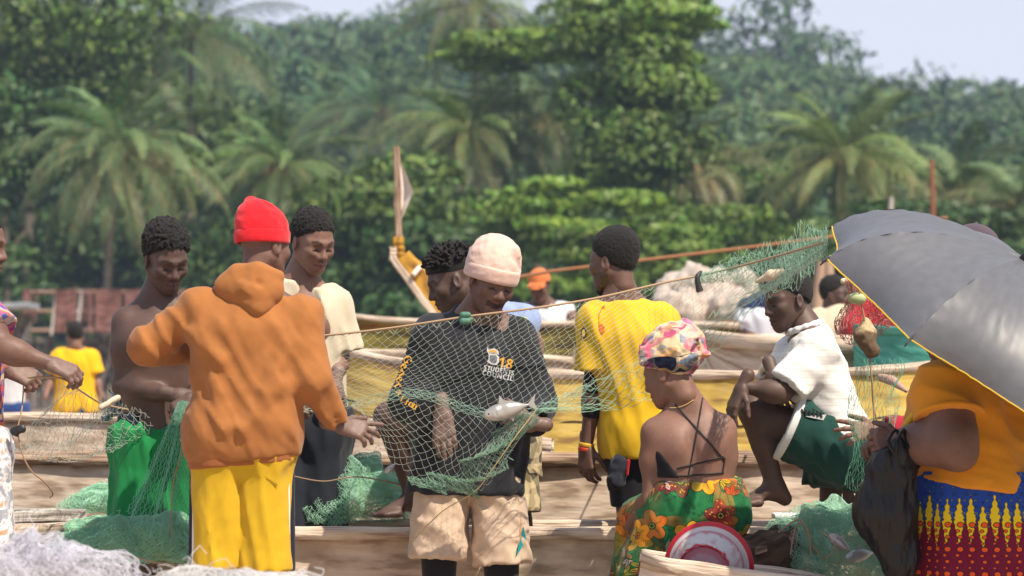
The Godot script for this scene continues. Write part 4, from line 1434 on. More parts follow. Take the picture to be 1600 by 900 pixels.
func small_things() -> void:
	fish("silver fish held up by the smiling man in the black shirt", P(757, 650, 11.56), P(838, 629, 11.60), 0.064, Vector3(0.1, 1, 0), Color(0.42, 0.40, 0.38))
	fish("small white fish hanging in the net beside the bare knee", P(602, 738, 12.3), P(618, 724, 12.3), 0.014, Vector3(0, 1, 0), Color(0.6, 0.62, 0.64))
	fish("pale fish lying on the lower right net heap next to the black bag", P(1322, 872, 11.68), P(1372, 862, 11.72), 0.05, Vector3(0, 1, 0.3), Color(0.42, 0.44, 0.43))
	fish("fish with a torn brown head on the upper side of the lower right net heap", P(1296, 836, 11.72), P(1334, 866, 11.68), 0.04, Vector3(0.4, 1, 0), Color(0.42, 0.36, 0.31))
	fish("fish half buried at the bottom of the lower right net heap", P(1378, 884, 11.6), P(1408, 896, 11.6), 0.035, Vector3(0, 1, 0), Color(0.45, 0.46, 0.46))
	# umbrella
	umbrella()
	# black bag
	var bg := thing("plastic_bag", P(1385, 800, 11.0), "black plastic bag hanging from the hand of the woman in orange", "bag")
	var f := Field.new()
	f.cell = 0.008
	f.cone(P(1402, 700, 11.0), P(1388, 735, 11.02), 0.03, 0.055, 0.04)
	f.cone(P(1388, 735, 11.02), P(1378, 800, 11.05), 0.06, 0.085, 0.05)
	f.cone(P(1378, 800, 11.05), P(1404, 880, 11.05), 0.085, 0.05, 0.06)
	f.cone(P(1404, 740, 11.02), P(1408, 860, 11.06), 0.05, 0.055, 0.05)
	f.cone(P(1405, 880, 11.05), P(1408, 902, 11.05), 0.04, 0.02, 0.05)
	f.cone(P(1412, 705, 10.98), P(1425, 720, 11.05), 0.022, 0.03, 0.03)
	f.cone(P(1385, 712, 10.98), P(1376, 730, 11.0), 0.018, 0.03, 0.03)
	f.amp = 0.014
	f.noise = fnoise(1.0, 3, 3)
	f.noise.fractal_type = FastNoiseLite.FRACTAL_RIDGED
	f.warp = Basis(Vector3(11, 5, 0), Vector3(-2, 3, 0), Vector3(0, 4, 9))
	var bm := mat(Color(0.005, 0.005, 0.007), 0.45, 0.45)
	bm.heightmap_enabled = true
	bm.heightmap_texture = noise_tex("bagbump", 0.018, 4, 512, 1, 0.4, 1.0, 5)
	bm.heightmap_scale = 0.7
	bm.uv1_triplanar = true
	bm.uv1_scale = Vector3.ONE * 4.0
	meshed(part("bag", bg), [f], bg.position, bm)
	for i in 2:
		part("handle", bg, tube(offset(sweep([[1400, 712, 10.92], [1388 + i * 14, 690, 10.9], [1400 + i * 12, 672, 10.98], [1412 + i * 6, 700, 10.95]], 14), -bg.position), 0.007, 6), bm)
	basins()
	# foam box and its lid
	var bx := thing("foam_box", P(1250, 815, 12.15), "white foam box with a lid on the canoe edge below the bare foot", "box")
	var b := BoxMesh.new()
	b.size = Vector3(0.19, 0.06, 0.13)
	part("box", bx, bevel_box(Vector3(0.185, 0.075, 0.13), 0.008), mat(Color(0.62, 0.64, 0.63), 0.6)).position = Vector3(0, -0.03, 0)
	part("lid", bx, bevel_box(Vector3(0.21, 0.022, 0.15), 0.006), mat(Color(0.72, 0.73, 0.74), 0.55)).position = Vector3(0, 0.022, 0)

func bevel_box(s: Vector3, c: float) -> ArrayMesh:
	var f := Field.new()
	f.cell = c
	var h := s * 0.5
	f.cone(Vector3(-h.x, 0, 0), Vector3(h.x, 0, 0), s.length(), s.length(), 0.0)
	for a in 3:
		for g in [-1.0, 1.0]:
			var n := Vector3.ZERO
			n[a] = g
			f.cut(n * h[a], n, c)
	f.lo = -h - Vector3.ONE * 0.01
	f.hi = h + Vector3.ONE * 0.01
	f.build()
	return arrays(f.verts, f.norms, f.idx)

func umbrella() -> void:
	var tip := P(1597, 405, 10.87)
	var ax := Vector3(1.008, 1.559, 0.599).normalized()
	var R := 0.635
	var dep := 0.314
	var e1 := ax.cross(Vector3.UP).normalized()
	var e2 := ax.cross(e1)
	var u := thing("umbrella", tip - ax * 0.8, "large grey umbrella with yellow edging held over the woman in orange", "umbrella")
	var o := u.position
	var m := mat(Color(1, 1, 1), 0.42, 0.5)
	m.albedo_texture = ramp_tex("umb", noise_tex("umbn", 0.02, 4, 512, 1, 1, 1.2, 6), [Color(0.094, 0.096, 0.108), Color(0.102, 0.105, 0.118), Color(0.110, 0.113, 0.126)])
	var pt := func(a: float, q: float, sag: float) -> Vector3:
		# q runs from the tip (0) to the edge (1)
		var r := R * sin(q * 1.35) / sin(1.35)
		var z := dep * (1.0 - cos(q * 1.35)) / (1.0 - cos(1.35))
		r *= 1.0 - sag * 0.135 * q * q
		return tip - ax * (z + sag * 0.020 * sin(q * PI * 0.9)) + (e1 * cos(a) + e2 * sin(a)) * r - o
	var yel := mat(Color(0.62, 0.40, 0.015), 0.6)
	var steel := mat(Color(0.05, 0.05, 0.055), 0.35)
	for k in 8:
		var a0 := 4.802 + k * TAU / 8.0
		var st := SurfaceTool.new()
		st.begin(Mesh.PRIMITIVE_TRIANGLES)
		var nu := 28
		var nq := 30
		var rn := fnoise(3.0, k, 3)
		var node := func(i: int, j: int) -> Vector3:
			var s := i / float(nu)
			var q := lerpf(0.015, 1.0, j / float(nq))
			var sag := sin(s * PI)
			var ripple := 0.006 * sin(q * 46.0 + 3.0 * sin(s * 4.0)) * exp(-minf(s, 1.0 - s) * 9.0) * smooth(0.25, 0.5, q) * (0.4 + rn.get_noise_2d(q * 3.0, s * 4.0 + k * 7.0))
			var fold := 0.0025 * rn.get_noise_2d(s * 6.0 + k * 10.0, q * 1.4)
			return pt.call(a0 + s * TAU / 8.0, q, sag) + ax * (ripple + fold * sag)
		st.set_smooth_group(0)
		for j in nq:
			for i in nu:
				for e in [[i, j], [i + 1, j + 1], [i + 1, j], [i, j], [i, j + 1], [i + 1, j + 1]]:
					st.set_uv(Vector2(e[1] / 30.0, e[0] / 28.0 * 0.6 + k * 0.37))
					st.add_vertex(node.call(e[0], e[1]))
		st.index()
		st.generate_normals()
		var panel := part("canopy_panel", u, st.commit(), m)
		var pts := PackedVector3Array()
		for i in nu + 1: pts.append(node.call(i, nq))
		part("yellow_piping", panel, tube(pts, 0.0026, 6), yel)
		var rib := PackedVector3Array()
		for i in 14: rib.append(pt.call(a0, 0.03 + i * 0.078, 0.0) - ax * 0.006)
		part("rib", u, tube(rib, 0.0032, 5), steel)
		var end: Vector3 = pt.call(a0, 1.0, 0.0)
		part("rib_tip", u, tube(PackedVector3Array([end - (end - rib[10]).normalized() * 0.012, end + (end - rib[10]).normalized() * 0.02]), 0.0055, 6), steel)
		part("stretcher", u, tube(PackedVector3Array([pt.call(a0, 0.55, 0.0) - ax * 0.008, tip - ax * 0.33 - o]), 0.003, 5), steel)
	part("tip", u, tube(PackedVector3Array([tip - ax * 0.03 - o, tip + ax * 0.005 - o, tip + ax * 0.045 - o]), [0.017, 0.012, 0.006], 8), mat(Color(0.01, 0.01, 0.01), 0.4))
	part("shaft", u, tube(PackedVector3Array([tip - o, tip - ax * 0.86 - o]), 0.008, 8), yel)
	part("grip", u, tube(PackedVector3Array([tip - ax * 0.62 - o, tip - ax * 0.88 - o]), [0.013, 0.014], 10), yel)

# Two nested plastic basins, marbled red and white, seen from below.
func basins() -> void:
	var nz := fnoise(5.0, 3, 2)
	for k in 2:
		var at := P(1098 + k * 4, 893 - k * 3, 11.42 - k * 0.03)
		var b := thing("basin", at, ["red and white marbled plastic basin lying on its side in the near canoe, bottom outwards", "second marbled basin nested around the first one, with the wide red rim"][k], "basin", "nested red and white basins")
		var ax := Vector3(0.24, 0.10, -0.95).normalized()      # from the bottom to the rim
		var e1 := ax.cross(Vector3.UP).normalized()
		var e2 := ax.cross(e1)
		var prof := [[0.0, 0.004], [0.05, 0.004], [0.080, 0.004], [0.086, 0.0], [0.092, 0.004], [0.098, 0.018], [0.112, 0.05], [0.126, 0.085], [0.134, 0.10], [0.150, 0.104], [0.154, 0.108], [0.152, 0.114], [0.146, 0.112], [0.130, 0.107], [0.121, 0.09], [0.107, 0.055], [0.093, 0.022], [0.084, 0.012], [0.0, 0.012]]
		var scale := 1.0 if k == 0 else 1.06
		var fine := []
		for j in prof.size() - 1:
			for q in 4: fine.append([lerpf(prof[j][0], prof[j + 1][0], q / 4.0), lerpf(prof[j][1], prof[j + 1][1], q / 4.0)])
		fine.append(prof[-1])
		prof = fine
		var vs := PackedVector3Array()
		var cs := PackedColorArray()
		var ix := PackedInt32Array()
		var n := 72
		for j in prof.size():
			for i in n + 1:
				var a := i * TAU / n
				var r: float = prof[j][0] * scale
				vs.append((e1 * cos(a) + e2 * sin(a)) * r + ax * (prof[j][1] - 0.055 + k * 0.022))
				var w := prof[j][0] as float + 0.007 * nz.get_noise_2d(cos(a) * 0.6, sin(a) * 0.6 + k)
				var c := Color(0.66, 0.62, 0.63)
				var red := Color(0.55, 0.015, 0.035)
				var pink := Color(0.52, 0.13, 0.17)
				if w < 0.026: c = red
				elif w < 0.060: c = Color(0.60, 0.36, 0.40)
				elif w < 0.084: c = Color(0.58, 0.20, 0.25)
				elif w < 0.092: c = red
				elif w < 0.122: c = c.lerp(pink, clampf(1.2 * nz.get_noise_2d(cos(a) * 0.4, sin(a) * 0.4 + w * 6.0), 0, 0.7))
				elif w < 0.130: c = c.lerp(pink, 0.8)
				if prof[j][0] > 0.140: c = red
				if prof[j][0] > 0.126 and k == 1 and prof[j][0] < 0.141: c = Color(0.66, 0.62, 0.63)
				cs.append(c)
		for j in prof.size() - 1:
			for i in n:
				var q := j * (n + 1) + i
				ix.append_array(PackedInt32Array([q, q + 1, q + n + 1, q + 1, q + n + 2, q + n + 1]))
		var st := SurfaceTool.new()
		st.create_from_arrays(arrays(vs, PackedVector3Array(), ix, PackedVector2Array(), cs).surface_get_arrays(0))
		st.generate_normals()
		var m := mat(Color(1, 1, 1), 0.3, 0.5)
		m.vertex_color_use_as_albedo = true
		m.backlight_enabled = true
		m.backlight = Color(0.6, 0.5, 0.5)
		part("bowl", b, st.commit(), m)
		var rim := PackedVector3Array()
		for i in 49: rim.append((e1 * cos(i * TAU / 48) + e2 * sin(i * TAU / 48)) * 0.152 * scale + ax * (0.055 + k * 0.022))
		part("rim", b, tube(rim, 0.0045, 6), mat(Color(0.55, 0.012, 0.03), 0.3))

# ---------------------------------------------------------------- cloth prints (flat colour only)
func print_mat(key: String, im: Image, scale: Vector3) -> StandardMaterial3D:
	if SKIN.has(key): return SKIN[key]
	var m := mat(Color(1, 1, 1), 0.85, 0.35)
	m.albedo_texture = ImageTexture.create_from_image(im)
	m.uv1_triplanar = true
	m.uv1_scale = scale
	m.rim_enabled = true
	m.rim = 0.2
	m.heightmap_enabled = true
	m.heightmap_texture = noise_tex("clothbump", 0.17, 2, 512)
	m.heightmap_scale = 0.035
	SKIN[key] = m
	return m

func disc(im: Image, x: float, y: float, r: float, c: Color, ry := -1.0, ang := 0.0) -> void:
	if ry < 0: ry = r
	var w := im.get_width()
	var h := im.get_height()
	var R := int(maxf(r, ry)) + 1
	var ca := cos(ang)
	var sa := sin(ang)
	for j in range(-R, R + 1):
		for i in range(-R, R + 1):
			var a := (i * ca + j * sa) / r
			var b := (-i * sa + j * ca) / ry
			if a * a + b * b <= 1.0: im.set_pixel(posmod(int(x) + i, w), posmod(int(y) + j, h), c)

func flowers_image() -> Image:
	var im := Image.create(512, 512, false, Image.FORMAT_RGB8)
	var bg := Color("1c6a3a")
	im.fill(bg)
	var rng := RandomNumberGenerator.new()
	rng.seed = 4
	for i in 420:      # dark scrolls on the green ground
		var x := rng.randf() * 512
		var y := rng.randf() * 512
		var r := rng.randf_range(6, 15)
		for a in 26:
			var t := a * 0.33
			disc(im, x + cos(t) * r * (1 - a / 30.0), y + sin(t) * r * (1 - a / 30.0), 1.2, Color("0b2f1c"))
	for i in 26:      # leaf sprays
		var x := rng.randf() * 512
		var y := rng.randf() * 512
		var a := rng.randf() * TAU
		var c: Color = [Color("c8441a"), Color("d86a1c"), Color("e8e4d8"), Color("7c1428"), Color("d8b41e")][i % 5]
		for j in 3:
			var aa := a + (j - 1) * 0.9
			disc(im, x + cos(aa) * 22, y + sin(aa) * 22, 21, Color("10140f"), 10, aa)
			disc(im, x + cos(aa) * 22, y + sin(aa) * 22, 17, c, 7, aa)
			disc(im, x + cos(aa) * 22, y + sin(aa) * 22, 14, c.darkened(0.5), 1.5, aa)
	var spots := [[90, 110, 0], [330, 70, 1], [230, 250, 0], [440, 230, 1], [80, 360, 1], [330, 400, 0], [470, 440, 2], [190, 470, 2], [20, 220, 2]]
	for s in spots:
		var c: Color = [Color("e87a1e"), Color("7a1226"), Color("e0a81c")][s[2]]
		for j in 5:
			var a: float = j * TAU / 5 + s[0]
			disc(im, s[0] + cos(a) * 34, s[1] + sin(a) * 34, 31, Color("12100c"), 25, a)
		for j in 5:
			var a: float = j * TAU / 5 + s[0]
			disc(im, s[0] + cos(a) * 34, s[1] + sin(a) * 34, 28, c, 22, a)
			disc(im, s[0] + cos(a) * 26, s[1] + sin(a) * 26, 16, c.darkened(0.25), 3, a)
			if s[2] == 1:
				for q in 5: disc(im, s[0] + cos(a) * (22 + q * 7) + sin(q * 9.0) * 8, s[1] + sin(a) * (22 + q * 7) + cos(q * 7.0) * 8, 3, Color("e8a020"))
		disc(im, s[0], s[1], 15, Color("12100c"))
		for q in 9: disc(im, s[0] + cos(q * 0.7) * 9, s[1] + sin(q * 0.7) * 9, 2.4, Color("c9b03a"))
	return im

func wrap_mat() -> StandardMaterial3D:
	if SKIN.has("wrap"): return SKIN["wrap"]
	var im := Image.create(512, 512, false, Image.FORMAT_RGB8)
	var a := noise_tex("wrapa", 0.006, 2, 512, 1.0, 1.0, 1.0, 77).get_image()
	var b := noise_tex("wrapb", 0.007, 2, 512, 1.0, 1.0, 1.0, 78).get_image()
	var c := noise_tex("wrapc", 0.010, 2, 512, 1.0, 1.0, 1.0, 79).get_image()
	for y in 512:
		for x in 512:
			var u := a.get_pixel(x, y).r
			var v := b.get_pixel(x, y).r
			var w := c.get_pixel(x, y).r
			var q := Color("e6cfa6")
			if u < 0.45: q = Color("141a34")
			elif v > 0.54: q = Color("d05f82")
			elif w > 0.66: q = Color("7f90a6")
			elif w < 0.33: q = Color("dcae74")
			elif absf(u - 0.52) < 0.012: q = Color("1c2240")
			im.set_pixel(x, y, q)
	var m := print_mat("wrap", im, Vector3(1.5, 2.3, 1.5))
	return m

func stripe_tex() -> Texture2D:
	var im := Image.create(64, 256, false, Image.FORMAT_RGB8)
	im.fill(Color(0.86, 0.855, 0.84))
	for y in 256:
		var q := y % 21
		if q < 4:
			for x in 64: im.set_pixel(x, y, Color(0.81, 0.79, 0.77))
	return ImageTexture.create_from_image(im)

func madras_image() -> Image:
	var im := Image.create(256, 256, false, Image.FORMAT_RGB8)
	for y in 256:
		for x in 256:
			var v := int((y + 10 * sin(x * 0.09)) / 16.0) % 6
			im.set_pixel(x, y, [Color("e2702a"), Color("2a55a8"), Color("e6c89a"), Color("7a3a86"), Color("c83a3a"), Color("5b3a9a")][v])
	return im

func pale_image() -> Image:
	var im := Image.create(256, 256, false, Image.FORMAT_RGB8)
	var a := noise_tex("palea", 0.02, 3, 256, 1.0, 1.0, 1.0, 33).get_image()
	for y in 256:
		for x in 256:
			var v := a.get_pixel(x, y).r
			im.set_pixel(x, y, Color("8d929c") if v < 0.42 else (Color("c08a6a") if v > 0.68 else Color("d9d8dc")))
	return im

func camo_image() -> Image:
	var im := Image.create(256, 256, false, Image.FORMAT_RGB8)
	var a := noise_tex("camoa", 0.012, 2, 256, 1.0, 1.0, 1.0, 41).get_image()
	var b := noise_tex("camob", 0.014, 2, 256, 1.0, 1.0, 1.0, 42).get_image()
	for y in 256:
		for x in 256:
			var q := Color("b9a884")
			if a.get_pixel(x, y).r < 0.42: q = Color("3b3a30")
			elif b.get_pixel(x, y).r > 0.6: q = Color("7a6a4a")
			im.set_pixel(x, y, q)
	return im

# Wax print with blue above, yellow tongues and maroon below, dotted with rings.
func waxprint_image() -> Image:
	var w := 512
	var h := 512
	var im := Image.create(w, h, false, Image.FORMAT_RGB8)
	var rng := RandomNumberGenerator.new()
	rng.seed = 8
	for y in h:
		for x in w:
			var col := int(x / 36.57)
			var u := absf(fposmod(x / 36.57, 1.0) - 0.5) * 2.0
			var hf := sin(col * 2.4) * 22.0 + 10.0 * sin(y * 0.25 + col)
			var c := Color("1f4496")
			var top := 110.0 + hf + u * 95.0
			if y > top: c = Color("dfc01e")
			var mar := 300.0 + hf * 0.6 - (1.0 - absf(fposmod(x / 36.57 + 0.5, 1.0) - 0.5) * 2.0) * 0.0 - u * 110.0
			if y > mar: c = Color("6e1030")
			var yl := 400.0 + u * 110.0 + hf * 0.5
			if y > yl: c = Color("dfc01e")
			if absf(y - top) < 4 or absf(y - mar) < 4 or absf(y - yl) < 3: c = Color("15131c")
			im.set_pixel(x, y, c)
	for col in 14:
		for i in 9:
			var x := (col + (0.0 if i % 2 else 0.12)) * 36.57 + rng.randf_range(-3, 3)
			disc(im, x, 20 + i * 25, 7 - (i % 3), Color("0f1020"))
			disc(im, x, 20 + i * 25, 5 - (i % 3), Color("3a62b8") if i % 2 else Color("93a4c8"))
			disc(im, x, 20 + i * 25, 3.5 - (i % 3), Color("17264f"))
		for i in 12:
			var x := (col + 0.5 + (0.12 if i % 2 else -0.1)) * 36.57
			var r: float = [9, 5, 6, 4][i % 4]
			disc(im, x, 215 + i * 24, r + 2.2, Color("15131c"))
			disc(im, x, 215 + i * 24, r, Color("e0561c"))
	return im

func skirt_mesh(who: Node3D, d: float) -> MeshInstance3D:
	var vs := PackedVector3Array()
	var ns := PackedVector3Array()
	var uv := PackedVector2Array()
	var ix := PackedInt32Array()
	var nu := 96
	var nv := 24
	for j in nv + 1:
		var t := j / float(nv)
		var c := P(1535 + 3 * t, 735 + t * 330, d)
		for i in nu + 1:
			var a := i * TAU / nu
			var r := 0.278 + 0.025 * sin(t * 2.4) + (0.004 + 0.014 * t) * sin(a * 9.0 + sin(a * 3.0) * 1.5 + t) 
			var rz := r * 1.0
			vs.append(c + Vector3(cos(a) * r * 0.97, 0, sin(a) * rz) - who.position)
			ns.append(Vector3(cos(a), 0.0, sin(a)))
			uv.append(Vector2(i / float(nu) * 3.0, 0.02 + t * 1.65))
	for j in nv:
		for i in nu:
			var q := j * (nu + 1) + i
			ix.append_array(PackedInt32Array([q, q + 1, q + nu + 1, q + 1, q + nu + 2, q + nu + 1]))
	var st := SurfaceTool.new()
	st.create_from_arrays(arrays(vs, ns, ix, uv).surface_get_arrays(0))
	st.generate_normals()
	var o := MeshInstance3D.new()
	o.name = "wax_print_skirt"
	o.mesh = st.commit()
	var m := mat(Color(1, 1, 1), 0.85, 0.35)
	m.albedo_texture = ImageTexture.create_from_image(waxprint_image())
	m.heightmap_enabled = false
	o.material_override = m
	return o

# A round bar along points.
func tube(pts: PackedVector3Array, r, sides := 6, caps := true) -> ArrayMesh:
	var vs := PackedVector3Array()
	var ns := PackedVector3Array()
	var ix := PackedInt32Array()
	tube_into(vs, ns, ix, pts, r, sides, caps)
	return arrays(vs, ns, ix)

func tube_into(vs: PackedVector3Array, ns: PackedVector3Array, ix: PackedInt32Array, pts: PackedVector3Array, r, sides := 6, caps := true) -> void:
	var n := pts.size()
	var ref := Vector3(0.31, 0.87, 0.38)
	for i in n:
		var t := (pts[mini(i + 1, n - 1)] - pts[maxi(i - 1, 0)]).normalized()
		if absf(t.dot(ref)) > 0.97: ref = Vector3(0.9, 0.1, -0.4)
		var x := t.cross(ref).normalized()
		var y := t.cross(x)
		var rr: float = r[i] if (r is Array or r is PackedFloat32Array) else r
		for s in sides:
			var a := s * TAU / sides
			var v := x * cos(a) + y * sin(a)
			vs.append(pts[i] + v * rr)
			ns.append(v)
	var b := vs.size() - n * sides
	for i in n - 1:
		for s in sides:
			var p := b + i * sides + s
			var q := b + i * sides + (s + 1) % sides
			ix.append_array(PackedInt32Array([p, p + sides, q, q, p + sides, q + sides]))
	if caps:
		for s in range(1, sides - 1):
			ix.append_array(PackedInt32Array([b, b + s, b + s + 1]))
			var e := b + (n - 1) * sides
			ix.append_array(PackedInt32Array([e, e + s + 1, e + s]))

# ---------------------------------------------------------------- people
var SKIN := {}

func fnoise(freq: float, sd := 1, oct := 2) -> FastNoiseLite:
	var n := FastNoiseLite.new()
	n.seed = sd
	n.frequency = freq
	n.fractal_octaves = oct
	return n

func face_basis(facing: Vector3, roll := 0.0) -> Basis:   # z looks where the face looks
	var z := facing.normalized()
	var x := Vector3.UP.cross(z).normalized()
	var y := z.cross(x)
	return Basis(x, y, z).rotated(z, roll)

func skin_mat() -> StandardMaterial3D:
	if SKIN.has("m"): return SKIN["m"]
	var m := mat(Color(1, 1, 1), 0.45, 0.5)
	m.vertex_color_use_as_albedo = true
	m.heightmap_enabled = true
	m.heightmap_texture = noise_tex("skinbump", 0.06, 4, 512)
	m.heightmap_scale = 0.05
	m.uv1_triplanar = true
	m.uv1_scale = Vector3.ONE * 6.0
	m.roughness_texture = ramp_tex("skinrough", noise_tex("skinbump", 0.06), [Color(0.35, 0.35, 0.35), Color(0.6, 0.6, 0.6), Color(1, 1, 1)])
	m.roughness = 0.72
	m.subsurf_scatter_enabled = true
	m.subsurf_scatter_strength = 0.04
	SKIN["m"] = m
	return m

func skin_paint(c: Color, sd := 1) -> Callable:
	var n := fnoise(9.0, sd, 3)
	return func(p: Vector3, _n: Vector3) -> Color:
		var v := 1.0 + 0.26 * n.get_noise_3dv(p) + 0.14 * n.get_noise_3dv(p * 9.0)
		return Color(c.r * v, c.g * v, c.b * v)

func head_field(at: Vector3, facing: Vector3, roll: float, skin: Color, o := {}) -> Field:
	var f := Field.new()
	var s: float = o.get("scale", 1.0)
	f.cell = o.get("cell", 0.0046)
	f.xf = Transform3D(face_basis(facing, roll).scaled(Vector3.ONE * s), at)
	f.ell(Vector3(0, 0.038, -0.014), Vector3(0.074, 0.086, 0.097), 0.02)
	f.ell(Vector3(0, -0.025, 0.028), Vector3(0.062, 0.085, 0.063), 0.03)
	for x in [-1.0, 1.0]:
		f.cone(Vector3(x * 0.052, -0.05, -0.008), Vector3(x * 0.02, -0.098, 0.058), 0.021, 0.018, 0.03)
		f.ball(Vector3(x * 0.044, -0.022, 0.062), 0.021, 0.03)
		f.cone(Vector3(x * 0.05, 0.020, 0.056), Vector3(x * 0.012, 0.021, 0.083), 0.012, 0.0125, 0.018)
		f.ball(Vector3(x * 0.0135, -0.036, 0.092), 0.0115, 0.008)
	f.cone(Vector3(0, -0.06, 0.02), Vector3(0, -0.070, 0.058), 0.045, 0.03, 0.03)
	f.ball(Vector3(0, -0.103, 0.069), 0.018, 0.025)
	f.cone(Vector3(0, 0.008, 0.083), Vector3(0, -0.031, 0.105), 0.009, 0.0125, 0.012)
	for x in [-1.0, 1.0]:
		f.ball(Vector3(x * 0.032, 0.000, 0.096), 0.0165, 0.014, 1)
	for x in [-1.0, 1.0]:
		f.ball(Vector3(x * 0.031, -0.002, 0.0678), 0.0130, 0.006)
		f.ball(Vector3(x * 0.006, -0.046, 0.098), 0.0045, 0.004, 1)
		# ears
		var er := Basis(Vector3(0, 1, 0), x * 0.35) * Basis(Vector3(1, 0, 0), -0.2)
		f.ell(Vector3(x * 0.076, -0.012, -0.014), Vector3(0.010, 0.032, 0.020), 0.006, er)
		f.ell(Vector3(x * 0.087, -0.010, -0.009), Vector3(0.008, 0.020, 0.011), 0.004, er, 1)
	var smile: float = o.get("smile", 0.0)
	var mw := 0.021 + 0.009 * smile
	var cy := 0.006 * smile
	var gap := 0.0085 * smile
	for x in [-1.0, 1.0]:
		f.cone(Vector3(0, -0.0635 + gap * 0.4, 0.0945 - 0.004 * smile), Vector3(x * mw, -0.069 + cy, 0.079 - 0.006 * smile), 0.0078, 0.004, 0.008)
		f.cone(Vector3(0, -0.0795 - gap, 0.0915 - 0.004 * smile), Vector3(x * mw * 0.95, -0.072 + cy, 0.078 - 0.006 * smile), 0.0085, 0.0045, 0.008)
	for x in [-1.0, 1.0]:
		f.cone(Vector3(0, -0.0715 - gap * 0.3, 0.104), Vector3(x * mw, -0.0705 + cy, 0.088), 0.0024 + gap, 0.0015, 0.003, 1)
	f.cone(Vector3(0, -0.05, -0.03), Vector3(0, -0.105, -0.036), 0.054, 0.050, 0.03)
	var n := fnoise(60.0, 3, 3)
	var beard: float = o.get("beard", 0.0)
	f.paint = func(p: Vector3, _nn: Vector3) -> Color:
		var v := 1.0 + 0.12 * n.get_noise_3dv(p) + 0.16 * n.get_noise_3dv(p * 0.25)
		var c := Color(skin.r * v, skin.g * v, skin.b * v)
		# short hair roots at the edge of the hair
		if o.has("roots"):
			var e: float = p.y - o["roots"] - 0.8 * p.z + 0.010 * n.get_noise_3dv(p * 2.0)
			if e > -0.006 and absf(p.x) < 0.079: c = c.lerp(Color(0.010, 0.008, 0.008), clampf((e + 0.006) / 0.010, 0, 1))
		if p.z > 0.03:
			var ax := absf(p.x)
			# brows
			var by := p.y - (0.0245 + 0.004 * (1.0 - absf(ax - 0.034) / 0.02))
			if absf(by) < 0.0045 and ax > 0.012 and ax < 0.053 and p.z > 0.045: c = c.lerp(Color(0.010, 0.007, 0.006), 0.8)
			# lash line and lower lid
			var ly := p.y + 0.0075 + absf(ax - 0.031) * 0.12
			if absf(ly) < 0.0034 and absf(ax - 0.031) < 0.0165: c = Color(0.007, 0.005, 0.005)
			# lips
			if p.y < -0.055 and p.y > -0.091 and ax < mw + 0.006 and p.z > 0.076 - 0.012 * smile:
				var q := Vector2(ax / (mw + 0.006), (p.y + 0.0725 - cy * ax / mw) / 0.0165).length()
				if q < 1.0: c = c.lerp(Color(skin.r * 1.35, skin.g * 1.0, skin.b * 1.05), 0.7)
				if absf(p.y + 0.0715 - cy * ax / mw) < 0.0022 + gap: c = c.lerp(Color(0.01, 0.005, 0.005), 0.85)
			if p.y < -0.046 and ax < 0.012 and p.y > -0.05: c = c * 0.5
		if beard > 0.0 and p.y < -0.045 and p.z > -0.01:
			var bb := clampf((n.get_noise_3dv(p * 4.0) + 0.5), 0, 1) * beard
			if p.y < -0.092 or absf(p.x) > 0.035 or (p.y > -0.058 and p.y < -0.052): c = c.lerp(Color(0.008, 0.006, 0.006), bb)
		return c
	return f

func hair_field(at: Vector3, facing: Vector3, roll: float, o := {}) -> Field:
	var f := Field.new()
	var s: float = o.get("scale", 1.0)
	f.cell = o.get("cell", 0.0045)
	f.xf = Transform3D(face_basis(facing, roll).scaled(Vector3.ONE * s), at)
	var t: float = o.get("thick", 0.014)
	f.ell(Vector3(0, 0.040 + t * 0.9, -0.018 - t * 0.45), Vector3(0.0755 + t * 0.55, 0.086 + t * 0.45, 0.097 + t * 0.5), 0.02)
	f.ell(Vector3(0, 0.015, -0.030), Vector3(0.0755 + t * 0.15, 0.085, 0.085), 0.02)
	f.cut(Vector3(0, o.get("line", 0.012), 0), Vector3(0, -1, o.get("slope", 0.85)), 0.006)
	for x in [-1.0, 1.0]:
		f.ball(Vector3(x * 0.084, -0.014, 0.0), 0.032, 0.008, 1)
		f.ball(Vector3(x * 0.088, 0.03, 0.058), 0.028, 0.01, 1)
	f.amp = o.get("amp", 0.006)
	f.noise = fnoise(o.get("freq", 70.0), 5, 2)
	return f

func hair_mat() -> StandardMaterial3D:
	if SKIN.has("h"): return SKIN["h"]
	var m := mat(Color(0.011, 0.009, 0.009), 0.75, 0.4)
	m.heightmap_enabled = true
	m.heightmap_texture = noise_tex("hairbump", 0.12, 3, 512)
	m.heightmap_scale = 0.25
	m.uv1_triplanar = true
	m.uv1_scale = Vector3.ONE * 12.0
	m.rim_enabled = true
	m.rim = 0.3
	SKIN["h"] = m
	return m

